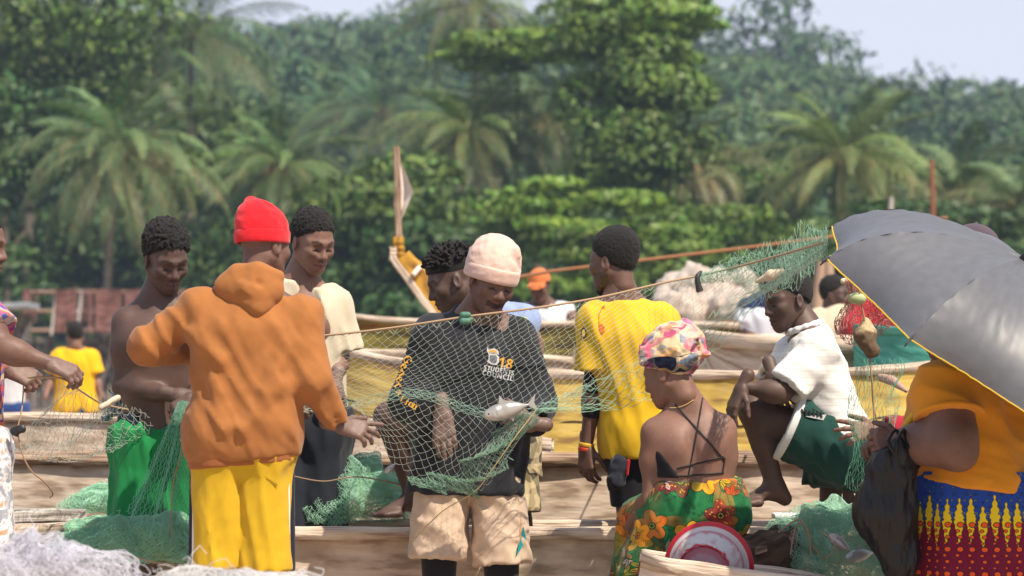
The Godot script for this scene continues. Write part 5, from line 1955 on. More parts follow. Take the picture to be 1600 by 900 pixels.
# A hand of its own: palm, four fingers and a thumb. curl: bend of the fingers, 0 flat to 1 fist.
func hand_field(w: Vector3, dir: Vector3, back: Vector3, side: float, curl: float, skin: Color, o := {}) -> Field:
	var f := Field.new()
	var s: float = o.get("scale", 1.0)
	f.cell = o.get("cell", 0.0034)
	dir = dir.normalized()
	back = (back - dir * back.dot(dir)).normalized()
	var lat := dir.cross(back) * side
	f.cone(w - dir * 0.05 * s, w + dir * 0.012 * s, 0.0275 * s, 0.025 * s, 0.02)
	var lats := [0.031, 0.0105, -0.0105, -0.0295]
	var outs := [0.088, 0.093, 0.088, 0.078]
	var lens := [0.072, 0.080, 0.074, 0.058]
	var spread: float = o.get("spread", 0.12)
	for i in 4:
		var kn: Vector3 = w + (dir * outs[i] + lat * lats[i]) * s
		f.cone(w + (dir * 0.012 + lat * lats[i] * 0.62) * s, kn, 0.0165 * s, 0.0118 * s, 0.016)
		var d := (dir + lat * spread * (1.5 - i) * 0.5).normalized()
		var ang := 0.0
		var p := kn
		var c: float = curl if o.get("curls") == null else o["curls"][i]
		var parts := [0.45, 0.31, 0.24]
		var bends := [1.25, 1.5, 1.0]
		for j in 3:
			ang += bends[j] * c
			var dd := d * cos(ang) - back * sin(ang)
			var q: Vector3 = p + dd * lens[i] * parts[j] * s
			f.cone(p, q, (0.0100 - 0.0008 * j) * s, (0.0094 - 0.0008 * j) * s, 0.004)
			if j == 0: f.ball(q, 0.0101 * s, 0.004)
			p = q
	var b: Vector3 = w + (dir * 0.022 + lat * 0.020 - back * 0.006) * s
	var out: float = o.get("thumb", 0.75)
	var t1 := (dir * (1.0 - out * 0.45) + lat * out - back * 0.3).normalized()
	var m1 := b + t1 * 0.046 * s
	var t2 := (dir * (1.0 - out * 0.2) + lat * out * 0.45 - back * (0.3 + curl * 0.5)).normalized()
	var m2 := m1 + t2 * 0.034 * s
	f.cone(b, m1, 0.0165 * s, 0.0115 * s, 0.014)
	f.cone(m1, m2, 0.0112 * s, 0.0100 * s, 0.004)
	f.cone(m2, m2 + (t2 - back * 0.2 * curl).normalized() * 0.026 * s, 0.0102 * s, 0.0085 * s, 0.004)
	var n := fnoise(45.0, 8, 2)
	var wet: float = o.get("ash", 0.0)
	f.paint = func(p: Vector3, nn: Vector3) -> Color:
		var v := 1.0 + 0.25 * n.get_noise_3dv(p) + wet * 0.6 * maxf(0.0, n.get_noise_3dv(p * 2.3))
		var c := Color(skin.r * v, skin.g * v, skin.b * v)
		if nn.dot(back) < -0.45: c = c.lerp(Color(0.22, 0.11, 0.075), 0.55)
		return c.lerp(Color(0.2, 0.17, 0.16) * v, wet * 0.45)
	return f

# Torso of capsules from shoulders to hips; off thickens it for clothes.
func torso(f: Field, k: Dictionary, off: float, wide := 1.0) -> void:
	var sm: Vector3 = (k.shl + k.shr) * 0.5
	var hm: Vector3 = (k.hipl + k.hipr) * 0.5
	var down := (hm - sm).normalized()
	var b: float = k.get("build", 1.0)
	for e in [["shl", "hipl"], ["shr", "hipr"]]:
		var top: Vector3 = (k[e[0]] as Vector3).lerp(sm, 0.42) + down * 0.085
		var bot: Vector3 = (k[e[1]] as Vector3).lerp(hm, 0.1) - down * 0.07
		f.cone(top, bot, (0.098 * b + off) * wide, (0.088 * b + off) * wide, 0.06)
		f.ball((k[e[1]] as Vector3) + down * 0.0, (0.098 * b + off) * wide, 0.06)
		f.cone(k.nk + down * 0.035, k[e[0]], 0.044 * b + off, 0.05 * b + off, 0.05)
		f.ball((k[e[0]] as Vector3) + down * 0.022, 0.058 * b + off, 0.04)
	f.cone(sm + down * 0.08, hm - down * 0.04, 0.105 * b + off, 0.105 * b + off, 0.06)
	f.cone(k.nk, sm + down * 0.08, 0.05 + off, 0.08 * b + off, 0.06)

func body_field(k: Dictionary, o := {}) -> Field:
	var f := Field.new()
	f.cell = o.get("cell", 0.0115)
	var b: float = k.get("build", 1.0)
	var lb: float = k.get("limb", 1.0)
	torso(f, k, 0.0)
	var hd: Vector3 = k.hd
	var hb := face_basis(k.face, k.get("roll", 0.0))
	var skull := hd + hb * Vector3(0, -0.045, -0.03)
	f.cone(k.nk, skull, 0.058 * (0.5 + 0.5 * b), 0.054, 0.03)
	for e in [["shl"], ["shr"]]:
		var sh: Vector3 = k[e[0]]
		f.cone((k.nk as Vector3).lerp(skull, 0.35), (k.nk as Vector3).lerp(sh, 0.75), 0.042, 0.036, 0.04)
	for e in [["shl", "ell", "wrl"], ["shr", "elr", "wrr"]]:
		if k.has(e[1]):
			var sh: Vector3 = k[e[0]]
			var el: Vector3 = k[e[1]]
			var wr: Vector3 = k[e[2]]
			f.cone(sh, el, 0.050 * lb, 0.040 * lb, 0.02)
			f.ball(sh.lerp(el, 0.42), 0.0535 * lb, 0.05)
			f.ball(el, 0.0405 * lb, 0.015)
			f.cone(el, wr, 0.040 * lb, 0.0268 * lb, 0.012)
			f.ball(el.lerp(wr, 0.25), 0.0445 * lb, 0.04)
	for e in [["hipl", "knl", "anl"], ["hipr", "knr", "anr"]]:
		if k.has(e[1]):
			var hp: Vector3 = k[e[0]]
			var kn: Vector3 = k[e[1]]
			var an: Vector3 = k[e[2]]
			f.cone(hp, kn, 0.092 * lb, 0.060 * lb, 0.03)
			f.ball(kn, 0.060 * lb, 0.02)
			f.cone(kn, an, 0.056 * lb, 0.037 * lb, 0.02)
			var back: Vector3 = k.get("calf", -(k.fw as Vector3))
			f.cone(kn.lerp(an, 0.18) + back * 0.02, kn.lerp(an, 0.42) + back * 0.018, 0.045 * lb, 0.042 * lb, 0.05)
	if o.has("extra"): o["extra"].call(f)
	f.paint = skin_paint(k.skin, int(absf(hd.x * 100)))
	return f

func foot(f: Field, an: Vector3, dir: Vector3, s := 1.0) -> void:
	dir.y = 0
	dir = dir.normalized()
	var side := Vector3.UP.cross(dir)
	var g := an.y - 0.068 * s
	var at := Vector3(an.x, g, an.z)
	f.cone(an, at - dir * 0.035 * s + Vector3(0, 0.032, 0) * s, 0.036 * s, 0.030 * s, 0.03)
	f.cone(an + dir * 0.02 * s, at + dir * 0.13 * s + Vector3(0, 0.022, 0) * s, 0.036 * s, 0.020 * s, 0.03)
	for i in 5:
		var x := (i - 2) * 0.0165 * s
		f.cone(at + dir * (0.08 * s) + side * x * 1.0 + Vector3(0, 0.018, 0) * s, at + dir * (0.148 - absf(i - 1.2) * 0.006) * s + side * x * 1.25 + Vector3(0, 0.014, 0) * s, 0.018 * s, 0.0125 * s, 0.012)
		f.ball(at + dir * (0.172 - absf(i - 0.8) * 0.010) * s + side * x * 1.3 + Vector3(0, 0.011, 0) * s, (0.0125 if i != 0 else 0.014) * s, 0.006)

# A shirt: torso and sleeves; sl and sr tell how far each sleeve goes (0..1 upper arm, to 2 the wrist).
func shirt_field(k: Dictionary, o := {}) -> Field:
	var f := Field.new()
	f.cell = o.get("cell", 0.0098)
	var off: float = o.get("off", 0.020)
	var lb: float = k.get("limb", 1.0)
	for e in [["shl", "ell", "wrl", "sl"], ["shr", "elr", "wrr", "sr"]]:
		var L: float = o.get(e[3], 0.75)
		if L <= 0.0 or not k.has(e[1]): continue
		var sh: Vector3 = k[e[0]]
		var el: Vector3 = k[e[1]]
		var wr: Vector3 = k[e[2]]
		var fl: float = o.get("flare", 0.02)
		var ks := 0.03
		var end: Vector3
		var dir: Vector3
		if L <= 1.0:
			end = sh.lerp(el, L)
			dir = (el - sh).normalized()
			f.cone(sh, end + dir * 0.03, 0.05 * lb + off, 0.046 * lb + off + fl, ks)
		else:
			end = el.lerp(wr, L - 1.0)
			dir = (wr - el).normalized()
			f.cone(sh, el, 0.051 * lb + off, 0.043 * lb + off + fl * 0.6, ks)
			f.cone(el, end + dir * 0.03, 0.043 * lb + off + fl * 0.5, 0.031 * lb + off * 0.6 + fl * 0.4, ks)
		if o.get("cuffs", false):
			var cr := 0.036 * lb + off * 0.5
			f.cone(end - dir * 0.05, end - dir * 0.012, cr + 0.012, cr + 0.002, 0.01)
		f.cut(end, dir, 0.008)
		f.cone(end - dir * 0.035, end + dir * 0.05, (0.040 if L <= 1.0 else 0.028) * lb + off * 0.35, (0.05 if L <= 1.0 else 0.03) * lb + off * 0.6 + fl * 0.3, 0.006, 1)
		f.group(0.03)
	torso(f, k, off, o.get("wide", 1.0))
	var sm: Vector3 = (k.shl + k.shr) * 0.5
	var hm: Vector3 = (k.hipl + k.hipr) * 0.5
	var down := (hm - sm).normalized()
	if o.has("skirt"):
		for e in ["hipl", "hipr"]:
			f.cone((k[e] as Vector3) - down * 0.05, (k[e] as Vector3) + down * o["skirt"], 0.098 + off, 0.102 + off + o.get("skirtflare", 0.0), 0.05)
	if o.has("extra"): o["extra"].call(f)
	f.cut(o["hem"], o.get("hemdir", down), 0.008)
	var hb := face_basis(k.face, k.get("roll", 0.0))
	var skull: Vector3 = k.hd + hb * Vector3(0, -0.045, -0.03)
	f.cut((k.nk as Vector3).lerp(skull, o.get("neck", 0.16)), skull - (k.nk as Vector3), 0.01)
	f.cone(k.nk, skull, 0.062 + o.get("neckhole", 0.0), 0.064, 0.006, 1)
	f.group(0.03)
	f.kfin = 0.03
	f.amp = o.get("fold", 0.010)
	var nz := fnoise(1.0, o.get("seed", 4), 3)
	nz.noise_type = FastNoiseLite.TYPE_SIMPLEX
	nz.fractal_type = FastNoiseLite.FRACTAL_RIDGED
	nz.fractal_gain = 0.35
	f.noise = nz
	f.warp = o.get("warp", Basis(Vector3(7, 0.5, 0), Vector3(2.0, 1.6, 0), Vector3(0, 0, 7)))
	return f

# Shorts or trousers; the legs end at a share of the thigh (0..1) or shin (1..2).
func trousers_field(k: Dictionary, o := {}) -> Field:
	var f := Field.new()
	f.cell = o.get("cell", 0.0098)
	var off: float = o.get("off", 0.022)
	var lb: float = k.get("limb", 1.0)
	var L: float = o.get("leg", 0.95)
	for e in [["hipl", "knl", "anl"], ["hipr", "knr", "anr"]]:
		var hp: Vector3 = k[e[0]]
		var kn: Vector3 = k[e[1]]
		var an: Vector3 = k[e[2]]
		var fl: float = o.get("flare", 0.02)
		var end: Vector3
		var dir: Vector3
		if L <= 1.0:
			end = hp.lerp(kn, L)
			dir = (kn - hp).normalized()
			f.cone(hp, end + dir * 0.03, 0.094 * lb + off, 0.064 * lb + off + fl, 0.02)
		else:
			end = kn.lerp(an, L - 1.0)
			dir = (an - kn).normalized()
			f.cone(hp, kn, 0.094 * lb + off, 0.064 * lb + off + fl * 0.6, 0.02)
			f.cone(kn, end + dir * 0.03, 0.064 * lb + off + fl * 0.6, 0.052 * lb + off + fl, 0.02)
		f.cut(end, dir, 0.006)
		f.cone(end - dir * 0.03, end + dir * 0.05, 0.052 * lb + off * 0.6, 0.055 * lb + off * 0.7 + fl * 0.5, 0.006, 1)
		if o.has("gap"):       # the fold of air between the legs
			var c: Vector3 = (k.hipl + k.hipr + k.knl + k.knr) * 0.25
			var q: Vector3 = (k.knl + k.knr) * 0.5
			f.ell(c.lerp(q, 0.8), Vector3(o["gap"], (q - c).length() * 0.9, 0.4), 0.02, Basis.IDENTITY, 1)
		f.group(0.01 if o.has("gap") else 0.02)
	var hm: Vector3 = (k.hipl + k.hipr) * 0.5
	var sm: Vector3 = (k.shl + k.shr) * 0.5
	var up := (sm - hm).normalized()
	for e in ["hipl", "hipr"]:
		f.ball(k[e], 0.099 + off, 0.05)
		f.cone(k[e], (k[e] as Vector3) + up * 0.15, 0.097 + off, 0.092 + off, 0.05)
	f.ball(hm, 0.1 + off, 0.05)
	f.cut(o["top"] if o.has("top") else hm + up * o.get("waist", 0.07), o.get("topdir", up), 0.006)
	f.group(0.05)
	f.kfin = 0.05
	f.amp = o.get("fold", 0.010)
	var nz := fnoise(1.0, o.get("seed", 7), 3)
	nz.noise_type = FastNoiseLite.TYPE_SIMPLEX
	nz.fractal_type = FastNoiseLite.FRACTAL_RIDGED
	nz.fractal_gain = 0.35
	f.noise = nz
	f.warp = o.get("warp", Basis(Vector3(8, 0, 0), Vector3(1.0, 1.5, 0), Vector3(0, 0, 8)))
	return f

# Tapers a garment's pieces under a person node.
func wear(who: Node3D, called: String, f: Field, m: Material) -> MeshInstance3D:
	var o := part(called, who)
	meshed(o, [f], who.position, m)
	return o

# Joints given as [px, py, nearer] at distance d become places.
func joints(d: float, j: Dictionary) -> Dictionary:
	var k := {}
	for n in j:
		var v = j[n]
		k[n] = P(v[0], v[1], d - (v[2] if v.size() > 2 else 0.0)) if v is Array else v
	return k

func base_of(k: Dictionary) -> Vector3:
	var m: Vector3 = (k.hipl + k.hipr) * 0.5
	return Vector3(m.x, 0, m.z)

func a_person(k: Dictionary, label: String, fields: Array, hair := {}) -> Node3D:
	var who := thing("person", base_of(k), label, "person", "people working at the nets")
	var b := part("body", who)
	meshed(b, fields, who.position, skin_mat())
	if not hair.is_empty():
		wear(who, "hair", hair_field(k.hd, k.face, k.get("roll", 0.0), hair), hair_mat())
	return who

# Letters of a text that lie on a garment: every vertex is laid on the surface.
func text_on(who: Node3D, called: String, f: Field, text: String, size: float, at: Callable, ray: Vector3, m: Material, font := "Droid Sans", bold := true) -> void:
	var t := TextMesh.new()
	var ft := SystemFont.new()
	ft.font_names = PackedStringArray([font])
	if bold: ft.font_weight = 700
	t.font = ft
	t.text = text
	t.font_size = 32
	t.pixel_size = size / 32.0
	t.depth = 0.0
	var a := t.surface_get_arrays(0)
	lay_on(who, called, f, a[Mesh.ARRAY_VERTEX], a[Mesh.ARRAY_INDEX], at, ray, m)

func lay_on(who: Node3D, called: String, f: Field, vs, ix, at: Callable, ray: Vector3, m: Material, lift := 0.0025) -> void:
	var vv := PackedVector3Array()
	var nn := PackedVector3Array()
	ix = PackedInt32Array(ix)
	for v in vs:
		var from: Vector3 = at.call(Vector2(v.x, v.y))
		vv.append(f.hit(from - ray * 0.35, ray) - ray * lift - who.position)
		nn.append(-ray)
	for i in range(0, ix.size(), 3):      # every triangle faces outwards
		if (vv[ix[i + 1]] - vv[ix[i]]).cross(vv[ix[i + 2]] - vv[ix[i]]).dot(ray) < 0.0:
			var q: int = ix[i + 1]
			ix[i + 1] = ix[i + 2]
			ix[i + 2] = q
	part(called, who, arrays(vv, nn, ix), m)

func shape_on(who: Node3D, called: String, f: Field, pts: PackedVector2Array, at: Callable, ray: Vector3, m: Material, lift := 0.0025) -> void:
	var ix := Geometry2D.triangulate_polygon(pts)
	var vs := []
	for p in pts: vs.append(Vector3(p.x, p.y, 0))
	lay_on(who, called, f, vs, ix, at, ray, m, lift)

const D_DARK := Color(0.086, 0.048, 0.037)
const D_MID := Color(0.143, 0.074, 0.054)
const D_WARM := Color(0.20, 0.103, 0.073)

func up_noise(a: float, b: float, c: float) -> Basis:
	return Basis(Vector3(a, 0, 0), Vector3(0, b, 0), Vector3(0, 0, c))

# A knitted cap: local head space; build is a callable that adds shapes.
func hat(who: Node3D, called: String, k: Dictionary, build: Callable, m: Material, amp := 0.0, cell := 0.005) -> Field:
	var f := Field.new()
	f.cell = cell
	f.xf = Transform3D(face_basis(k.face, k.get("roll", 0.0)).scaled(Vector3.ONE * k.get("hs", 1.0)), k.hd)
	if amp > 0.0:
		f.amp = amp
		f.noise = fnoise(22.0, 3, 2)
	build.call(f)
	wear(who, called, f, m)
	return f

func knit(c: Color) -> StandardMaterial3D:
	var m := cloth(c, 0.08, 0.95, 0.4)
	m.heightmap_texture = weave_tex()
	m.uv1_scale = Vector3.ONE * 4.0
	m.heightmap_scale = 0.12
	return m

func cast_front() -> void:
	var n: int = 0
	# ---- man in the orange hooded sweatshirt, seen from behind
	var d := 11.5
	var k := joints(d, {hd = [413, 384, -0.03], nk = [398, 462, 0.0], shl = [312, 482, 0.02], shr = [472, 492, 0.0], ell = [232, 540, 0.0], wrl = [330, 553, -0.3],
		elr = [487, 592, 0.05], wrr = [530, 664, -0.05], hipl = [345, 690, 0], hipr = [411, 694, 0], knl = [343, 880, 0], knr = [412, 884, 0], anl = [345, 1052, -0.05], anr = [420, 1052, -0.02]})
	k.merge({face = Vector3(0.62, -0.14, -0.76), fw = Vector3(0.2, 0, -1), skin = D_MID, build = 1.02, roll = -0.04})
	var hand := hand_field(k.wrr, Vector3(0.95, -0.22, -0.15), Vector3(0.15, 0.55, 0.85), -1.0, 0.12, D_MID, {spread = 0.35, thumb = 0.85, ash = 0.5, curls = [0.05, 0.25, 0.35, 0.4]})
	var handl := hand_field(k.wrl, Vector3(0.9, 0.1, -0.4), Vector3(0, 1, 0), 1.0, 0.5, D_MID, {cell = 0.006})
	var who := a_person(k, "man in an orange hoodie, red knit hat and yellow trousers, seen from behind", [body_field(k, {cell = 0.014}), head_field(k.hd, k.face, k.roll, D_MID), hand, handl])
	var orange := cloth(Color(0.33, 0.128, 0.036), 0.16)
	var dn := Vector3(0, -1, 0)
	var sw := shirt_field(k, {off = 0.017, sl = 1.92, sr = 1.9, cuffs = true, flare = 0.014, hem = P(390, 716, d), hemdir = Vector3(0.08, -1, 0), skirt = 0.02, fold = 0.010, neck = 0.05, seed = 11, cell = 0.009,
		warp = Basis(Vector3(6.0, 0.8, 0), Vector3(3.6, -1.4, 0), Vector3(0, 0, 4)),
		extra = func(f: Field):
			# the cloth bags over the ribbed waistband and hangs from the raised elbow
			f.cone(P(338, 668, d), P(416, 678, d), 0.118, 0.118, 0.05)
			f.cone(P(440, 560, d - 0.02), P(424, 660, d - 0.04), 0.075, 0.09, 0.06)
			for q in [[[452, 540, 0.10], [420, 610, 0.14]], [[440, 600, 0.12], [380, 668, 0.145]], [[330, 600, 0.12], [352, 668, 0.14]], [[300, 520, 0.10], [345, 560, 0.13]]]:
				f.cone(P(q[0][0], q[0][1], d - q[0][2]), P(q[1][0], q[1][1], d - q[1][2]), 0.010, 0.013, 0.045)})
	wear(who, "hooded_sweatshirt", sw, orange)
	var hood := Field.new()
	hood.cell = 0.0065
	# the hood lies folded on the shoulders: a fall of cloth with a rolled rim
	hood.ell(P(390, 450, d - 0.065), Vector3(0.128, 0.080, 0.056), 0.03, Basis(Vector3(0, 0, 1), -0.08))
	hood.cone(P(392, 455, d - 0.08), P(402, 480, d - 0.10), 0.055, 0.036, 0.06)
	hood.cone(P(340, 452, d - 0.02), P(372, 424, d - 0.07), 0.018, 0.020, 0.03)
	hood.cone(P(372, 424, d - 0.07), P(402, 420, d - 0.09), 0.020, 0.020, 0.03)
	hood.cone(P(402, 420, d - 0.09), P(436, 430, d - 0.06), 0.020, 0.018, 0.03)
	for q in [[[340, 440], [364, 474], [398, 494]], [[356, 434], [374, 462], [400, 476]], [[440, 440], [426, 468], [404, 490]], [[376, 432], [404, 442], [432, 438]]]:
		for i in 2:
			hood.cone(P(q[i][0], q[i][1], d - 0.132), P(q[i + 1][0], q[i + 1][1], d - 0.158), 0.010, 0.010, 0.018, 1)
	hood.ell(k.hd + Vector3(0.0, -0.07, -0.02), Vector3(0.074, 0.09, 0.085), 0.02, Basis.IDENTITY, 1)
	hood.amp = 0.003
	hood.noise = fnoise(1.0, 21, 2)
	hood.warp = Basis(Vector3(14, 0, 0), Vector3(8, 8, 0), Vector3(0, 0, 14))
	wear(who, "hood", hood, orange)
	var band := Field.new()
	band.cell = 0.0075
	for e in ["hipl", "hipr"]: band.cone(k[e] + Vector3(0, -0.02, 0), k[e] + Vector3(0, -0.075, 0), 0.128, 0.122, 0.06)
	band.cut(P(390, 726, d), Vector3(0.08, -1, 0))
	band.cut(P(390, 704, d), Vector3(-0.08, 1, 0))
	wear(who, "waistband", band, cloth(Color(0.30, 0.10, 0.03), 0.08))
	var yel := cloth(Color(0.55, 0.34, 0.012), 0.10)
	var tr := trousers_field(k, {leg = 1.04, off = 0.010, flare = 0.036, fold = 0.009, gap = 0.003, top = P(390, 712, d), topdir = Vector3(0, 1, 0), seed = 5})
	wear(who, "trousers", tr, yel)
	for s in [["hipl", "knl", -1.0, "l"], ["hipr", "knr", 1.0, "r"]]:    # navy side stripes edged with white
		var st := Field.new()
		st.cell = 0.006
		var x := Vector3(s[2] * 0.088, 0, -0.012)
		st.cone(k[s[0]] + x, k[s[1]] + x * 1.0 + Vector3(0, -0.03, 0), 0.026, 0.028, 0.01)
		st.cut(k[s[1]] + Vector3(0, -0.02, 0), dn)
		wear(who, "side_stripe", st, cloth(Color(0.012, 0.012, 0.028), 0.1))
		var wl := Field.new()
		wl.cell = 0.004
		var y := Vector3(s[2] * 0.092, 0, 0.026)
		wl.cone(k[s[0]] + y, k[s[1]] + y + Vector3(0, -0.02, 0), 0.0075, 0.0075, 0.004)
		wear(who, "white_piping", wl, cloth(Color(0.7, 0.68, 0.66), 0.05))
	shape_on(who, "pocket_edge", tr, PackedVector2Array([Vector2(402, -737), Vector2(404, -735), Vector2(437, -756), Vector2(436, -759)]), func(q: Vector2): return P(q.x, -q.y, d), Vector3(0, 0, -1), cloth(Color(0.34, 0.20, 0.008), 0.1), 0.005)
	var red := knit(Color(0.58, 0.010, 0.018))
	hat(who, "knit_hat", k, func(f: Field):
		f.ell(Vector3(0, 0.052, -0.016), Vector3(0.089, 0.104, 0.111), 0.03)
		f.cone(Vector3(0.02, 0.11, -0.05), Vector3(0.075, 0.165, -0.005), 0.055, 0.022, 0.05)
		f.ball(Vector3(0.09, 0.168, 0.005), 0.018, 0.03)
		f.cone(Vector3(0.065, 0.13, -0.06), Vector3(0.03, 0.165, -0.04), 0.010, 0.012, 0.03, 1)
		f.cut(Vector3(0, 0.012, 0), Vector3(0, -1, 0.12), 0.01)
		f.ell(Vector3(0, 0.0, -0.014), Vector3(0.076, 0.05, 0.098), 0.01, Basis.IDENTITY, 1), red, 0.004)
	hat(who, "turned_brim", k, func(f: Field):
		f.ell(Vector3(0, 0.034, -0.015), Vector3(0.093, 0.16, 0.114), 0.01)
		f.cut(Vector3(0, 0.004, 0), Vector3(0, -1, 0.12), 0.012)
		f.cut(Vector3(0, 0.058, 0), Vector3(0, 1, -0.12), 0.012)
		f.ell(Vector3(0, 0.0, -0.014), Vector3(0.078, 0.06, 0.1), 0.01, Basis.IDENTITY, 1), red)

	# ---- shirtless man in green shorts
	d = 12.3
	k = joints(d, {hd = [260, 405, 0.06], nk = [246, 472, 0], shl = [199, 502, 0.02], shr = [300, 500, 0.02], ell = [193, 603, 0.03], wrl = [275, 618, 0.2], elr = [325, 590, -0.05], wrr = [300, 620, 0.2],
		hipl = [226, 690, 0], hipr = [282, 690, 0], knl = [222, 868, 0.05], knr = [298, 866, -0.05], anl = [216, 1030, 0], anr = [312, 1030, -0.1]})
	k.merge({face = Vector3(0.45, -0.46, 0.80), fw = Vector3(0.3, 0, 1), skin = D_DARK, build = 0.98, limb = 1.06, roll = 0.05})
	var ext := func(f: Field):
		f.ball(P(222, 535, d - 0.06), 0.078, 0.05); f.ball(P(275, 535, d - 0.06), 0.078, 0.05)
	who = a_person(k, "shirtless man in bright green shorts gathering net, beside the man in the orange hoodie", [body_field(k, {extra = ext}), head_field(k.hd, k.face, k.roll, D_DARK, {beard = 0.5, roots = 0.022}),
		hand_field(k.wrl, Vector3(0.9, -0.25, 0.2), Vector3(-0.1, 0.3, 0.9), 1.0, 0.6, D_DARK, {ash = 0.2}), hand_field(k.wrr, Vector3(-0.5, -0.5, 0.5), Vector3(0, 0.6, 0.8), -1.0, 0.7, D_DARK)],
		{thick = 0.024, amp = 0.012, freq = 62.0, slope = 0.75, line = 0.024})
	var green := cloth(Color(0.008, 0.20, 0.055), 0.10)
	wear(who, "green_shorts", trousers_field(k, {leg = 0.86, off = 0.026, flare = 0.045, gap = 0.01, fold = 0.014, waist = 0.055, seed = 15}), green)
	var nb := Field.new()
	for e in ["hipl", "hipr"]: nb.cone(k[e] + Vector3(0, 0.02, 0), k[e] + Vector3(0, 0.12, 0), 0.112, 0.104, 0.05)
	nb.cut(P(250, 645, d), Vector3(0, 1, 0))
	wear(who, "navy_waistband", nb, cloth(Color(0.008, 0.012, 0.035)))

	# ---- man in the open cream shirt
	d = 13.0
	k = joints(d, {hd = [489, 378, 0.05], nk = [468, 442, 0], shl = [418, 472, 0.03], shr = [517, 472, -0.02], ell = [408, 560, 0.05], wrl = [450, 610, 0.2], elr = [529, 556, -0.04], wrr = [524, 598, 0.15],
		hipl = [448, 668, 0], hipr = [503, 668, 0], knl = [448, 850, 0.03], knr = [505, 850, 0], anl = [448, 1005, 0], anr = [508, 1005, 0]})
	k.merge({face = Vector3(0.55, -0.40, 0.78), fw = Vector3(0.2, 0, 1), skin = D_WARM, build = 0.96, roll = 0.0})
	ext = func(f: Field):
		f.ball(P(445, 512, d - 0.06), 0.075, 0.05); f.ball(P(492, 512, d - 0.06), 0.075, 0.05)
	who = a_person(k, "man in an open cream short-sleeved shirt with bare chest, looking down behind the red hat", [body_field(k, {extra = ext}), head_field(k.hd, k.face, k.roll, D_WARM, {roots = 0.016}),
		hand_field(k.wrl, Vector3(0.6, -0.5, 0.4), Vector3(0, 0.5, 0.8), 1.0, 0.5, D_WARM, {cell = 0.005}), hand_field(k.wrr, Vector3(-0.2, -0.9, 0.25), Vector3(0.2, 0.3, 0.9), -1.0, 0.55, D_WARM, {ash = 0.9})],
		{thick = 0.012, amp = 0.009, freq = 85.0, slope = 0.78, line = 0.022})
	var cream := cloth(Color(0.56, 0.48, 0.36), 0.08)
	wear(who, "open_shirt", shirt_field(k, {off = 0.022, sl = 0.9, sr = 0.9, flare = 0.045, hem = P(470, 650, d), fold = 0.011, neck = 0.03, seed = 31, neckhole = 0.006,
		extra = func(f: Field):
			# open front: a wedge of cloth is missing down the chest
			f.cone(P(479, 430, d - 0.13), P(476, 560, d - 0.17), 0.075, 0.10, 0.008, 1)
			f.cone(P(476, 560, d - 0.17), P(470, 700, d - 0.20), 0.10, 0.13, 0.008, 1)}), cream)
	wear(who, "dark_trousers", trousers_field(k, {leg = 1.6, off = 0.024, cell = 0.012}), cloth(Color(0.018, 0.022, 0.032)))

	# ---- smiling man in the black shirt and pink knit hat
	d = 12.0
	k = joints(d, {hd = [769, 439, 0.10], nk = [748, 490, 0], shl = [680, 522, 0.0], shr = [806, 526, 0.0], ell = [645, 628, 0.0], wrl = [692, 645, 0.20], elr = [831, 628, -0.04], wrr = [834, 662, 0.17],
		hipl = [696, 705, 0], hipr = [770, 705, 0], knl = [686, 872, 0.03], knr = [783, 880, 0.02], anl = [686, 1036, 0], anr = [790, 1036, 0]})
	k.merge({face = Vector3(0.38, -0.36, 0.86), fw = Vector3(0.1, 0, 1), skin = D_MID, build = 1.03, roll = -0.17})
	var hl := hand_field(k.wrl, Vector3(0.10, -0.95, 0.12), Vector3(-0.1, 0.1, 1.0), 1.0, 0.10, D_MID, {ash = 0.7, spread = 0.05, scale = 1.02, thumb = 0.35, curls = [0.16, 0.12, 0.12, 0.18]})
	var hr := hand_field(k.wrr, Vector3(-0.93, 0.08, 0.35), Vector3(0.0, -0.35, 0.9), 1.0, 0.75, D_MID, {ash = 0.5, thumb = 0.6})
	who = a_person(k, "smiling man in a black long-sleeved shirt and pale pink knit hat holding a silver fish", [body_field(k, {cell = 0.014}), head_field(k.hd, k.face, k.roll, D_MID, {smile = 1.0, beard = 0.35}), hl, hr])
	var black := cloth(Color(0.016, 0.017, 0.022), 0.35)
	var tee := shirt_field(k, {off = 0.020, sl = 1.85, sr = 1.85, flare = 0.038, hem = P(735, 771, d), hemdir = Vector3(0.0, -1, 0), skirt = 0.16, skirtflare = 0.016, fold = 0.012, neck = 0.03, neckhole = 0.006, seed = 41,
		warp = Basis(Vector3(6, 0.6, 0), Vector3(-2.6, 1.5, 0), Vector3(0, 0, 5))})
	wear(who, "black_shirt", tee, black)
	var ivory := cloth(Color(0.52, 0.39, 0.29), 0.22)
	var sh := trousers_field(k, {leg = 1.0, off = 0.013, flare = 0.036, fold = 0.012, gap = 0.010, top = P(735, 764, d), topdir = Vector3(0, 1, 0), seed = 45, cell = 0.009, warp = Basis(Vector3(6, 2, 0), Vector3(5, -3, 0), Vector3(0, 0, 7))})
	wear(who, "shorts", sh, ivory)
	var teal := cloth(Color(0.01, 0.33, 0.33), 0.1)
	var ray := Vector3(0, 0, -1)
	var on_px := func(q: Vector2): return P(q.x, -q.y, d)
	shape_on(who, "teal_panel", sh, PackedVector2Array([Vector2(822, -842), Vector2(822, -888), Vector2(790, -889), Vector2(806, -868), Vector2(818, -820)]), on_px, ray, teal, 0.008)
	shape_on(who, "tan_panel", sh, PackedVector2Array([Vector2(814, -800), Vector2(815, -838), Vector2(802, -868), Vector2(788, -886), Vector2(752, -884), Vector2(746, -870), Vector2(780, -832)]), on_px, ray, cloth(Color(0.52, 0.30, 0.17), 0.2), 0.006)
	var kn := Field.new()
	kn.cell = 0.008
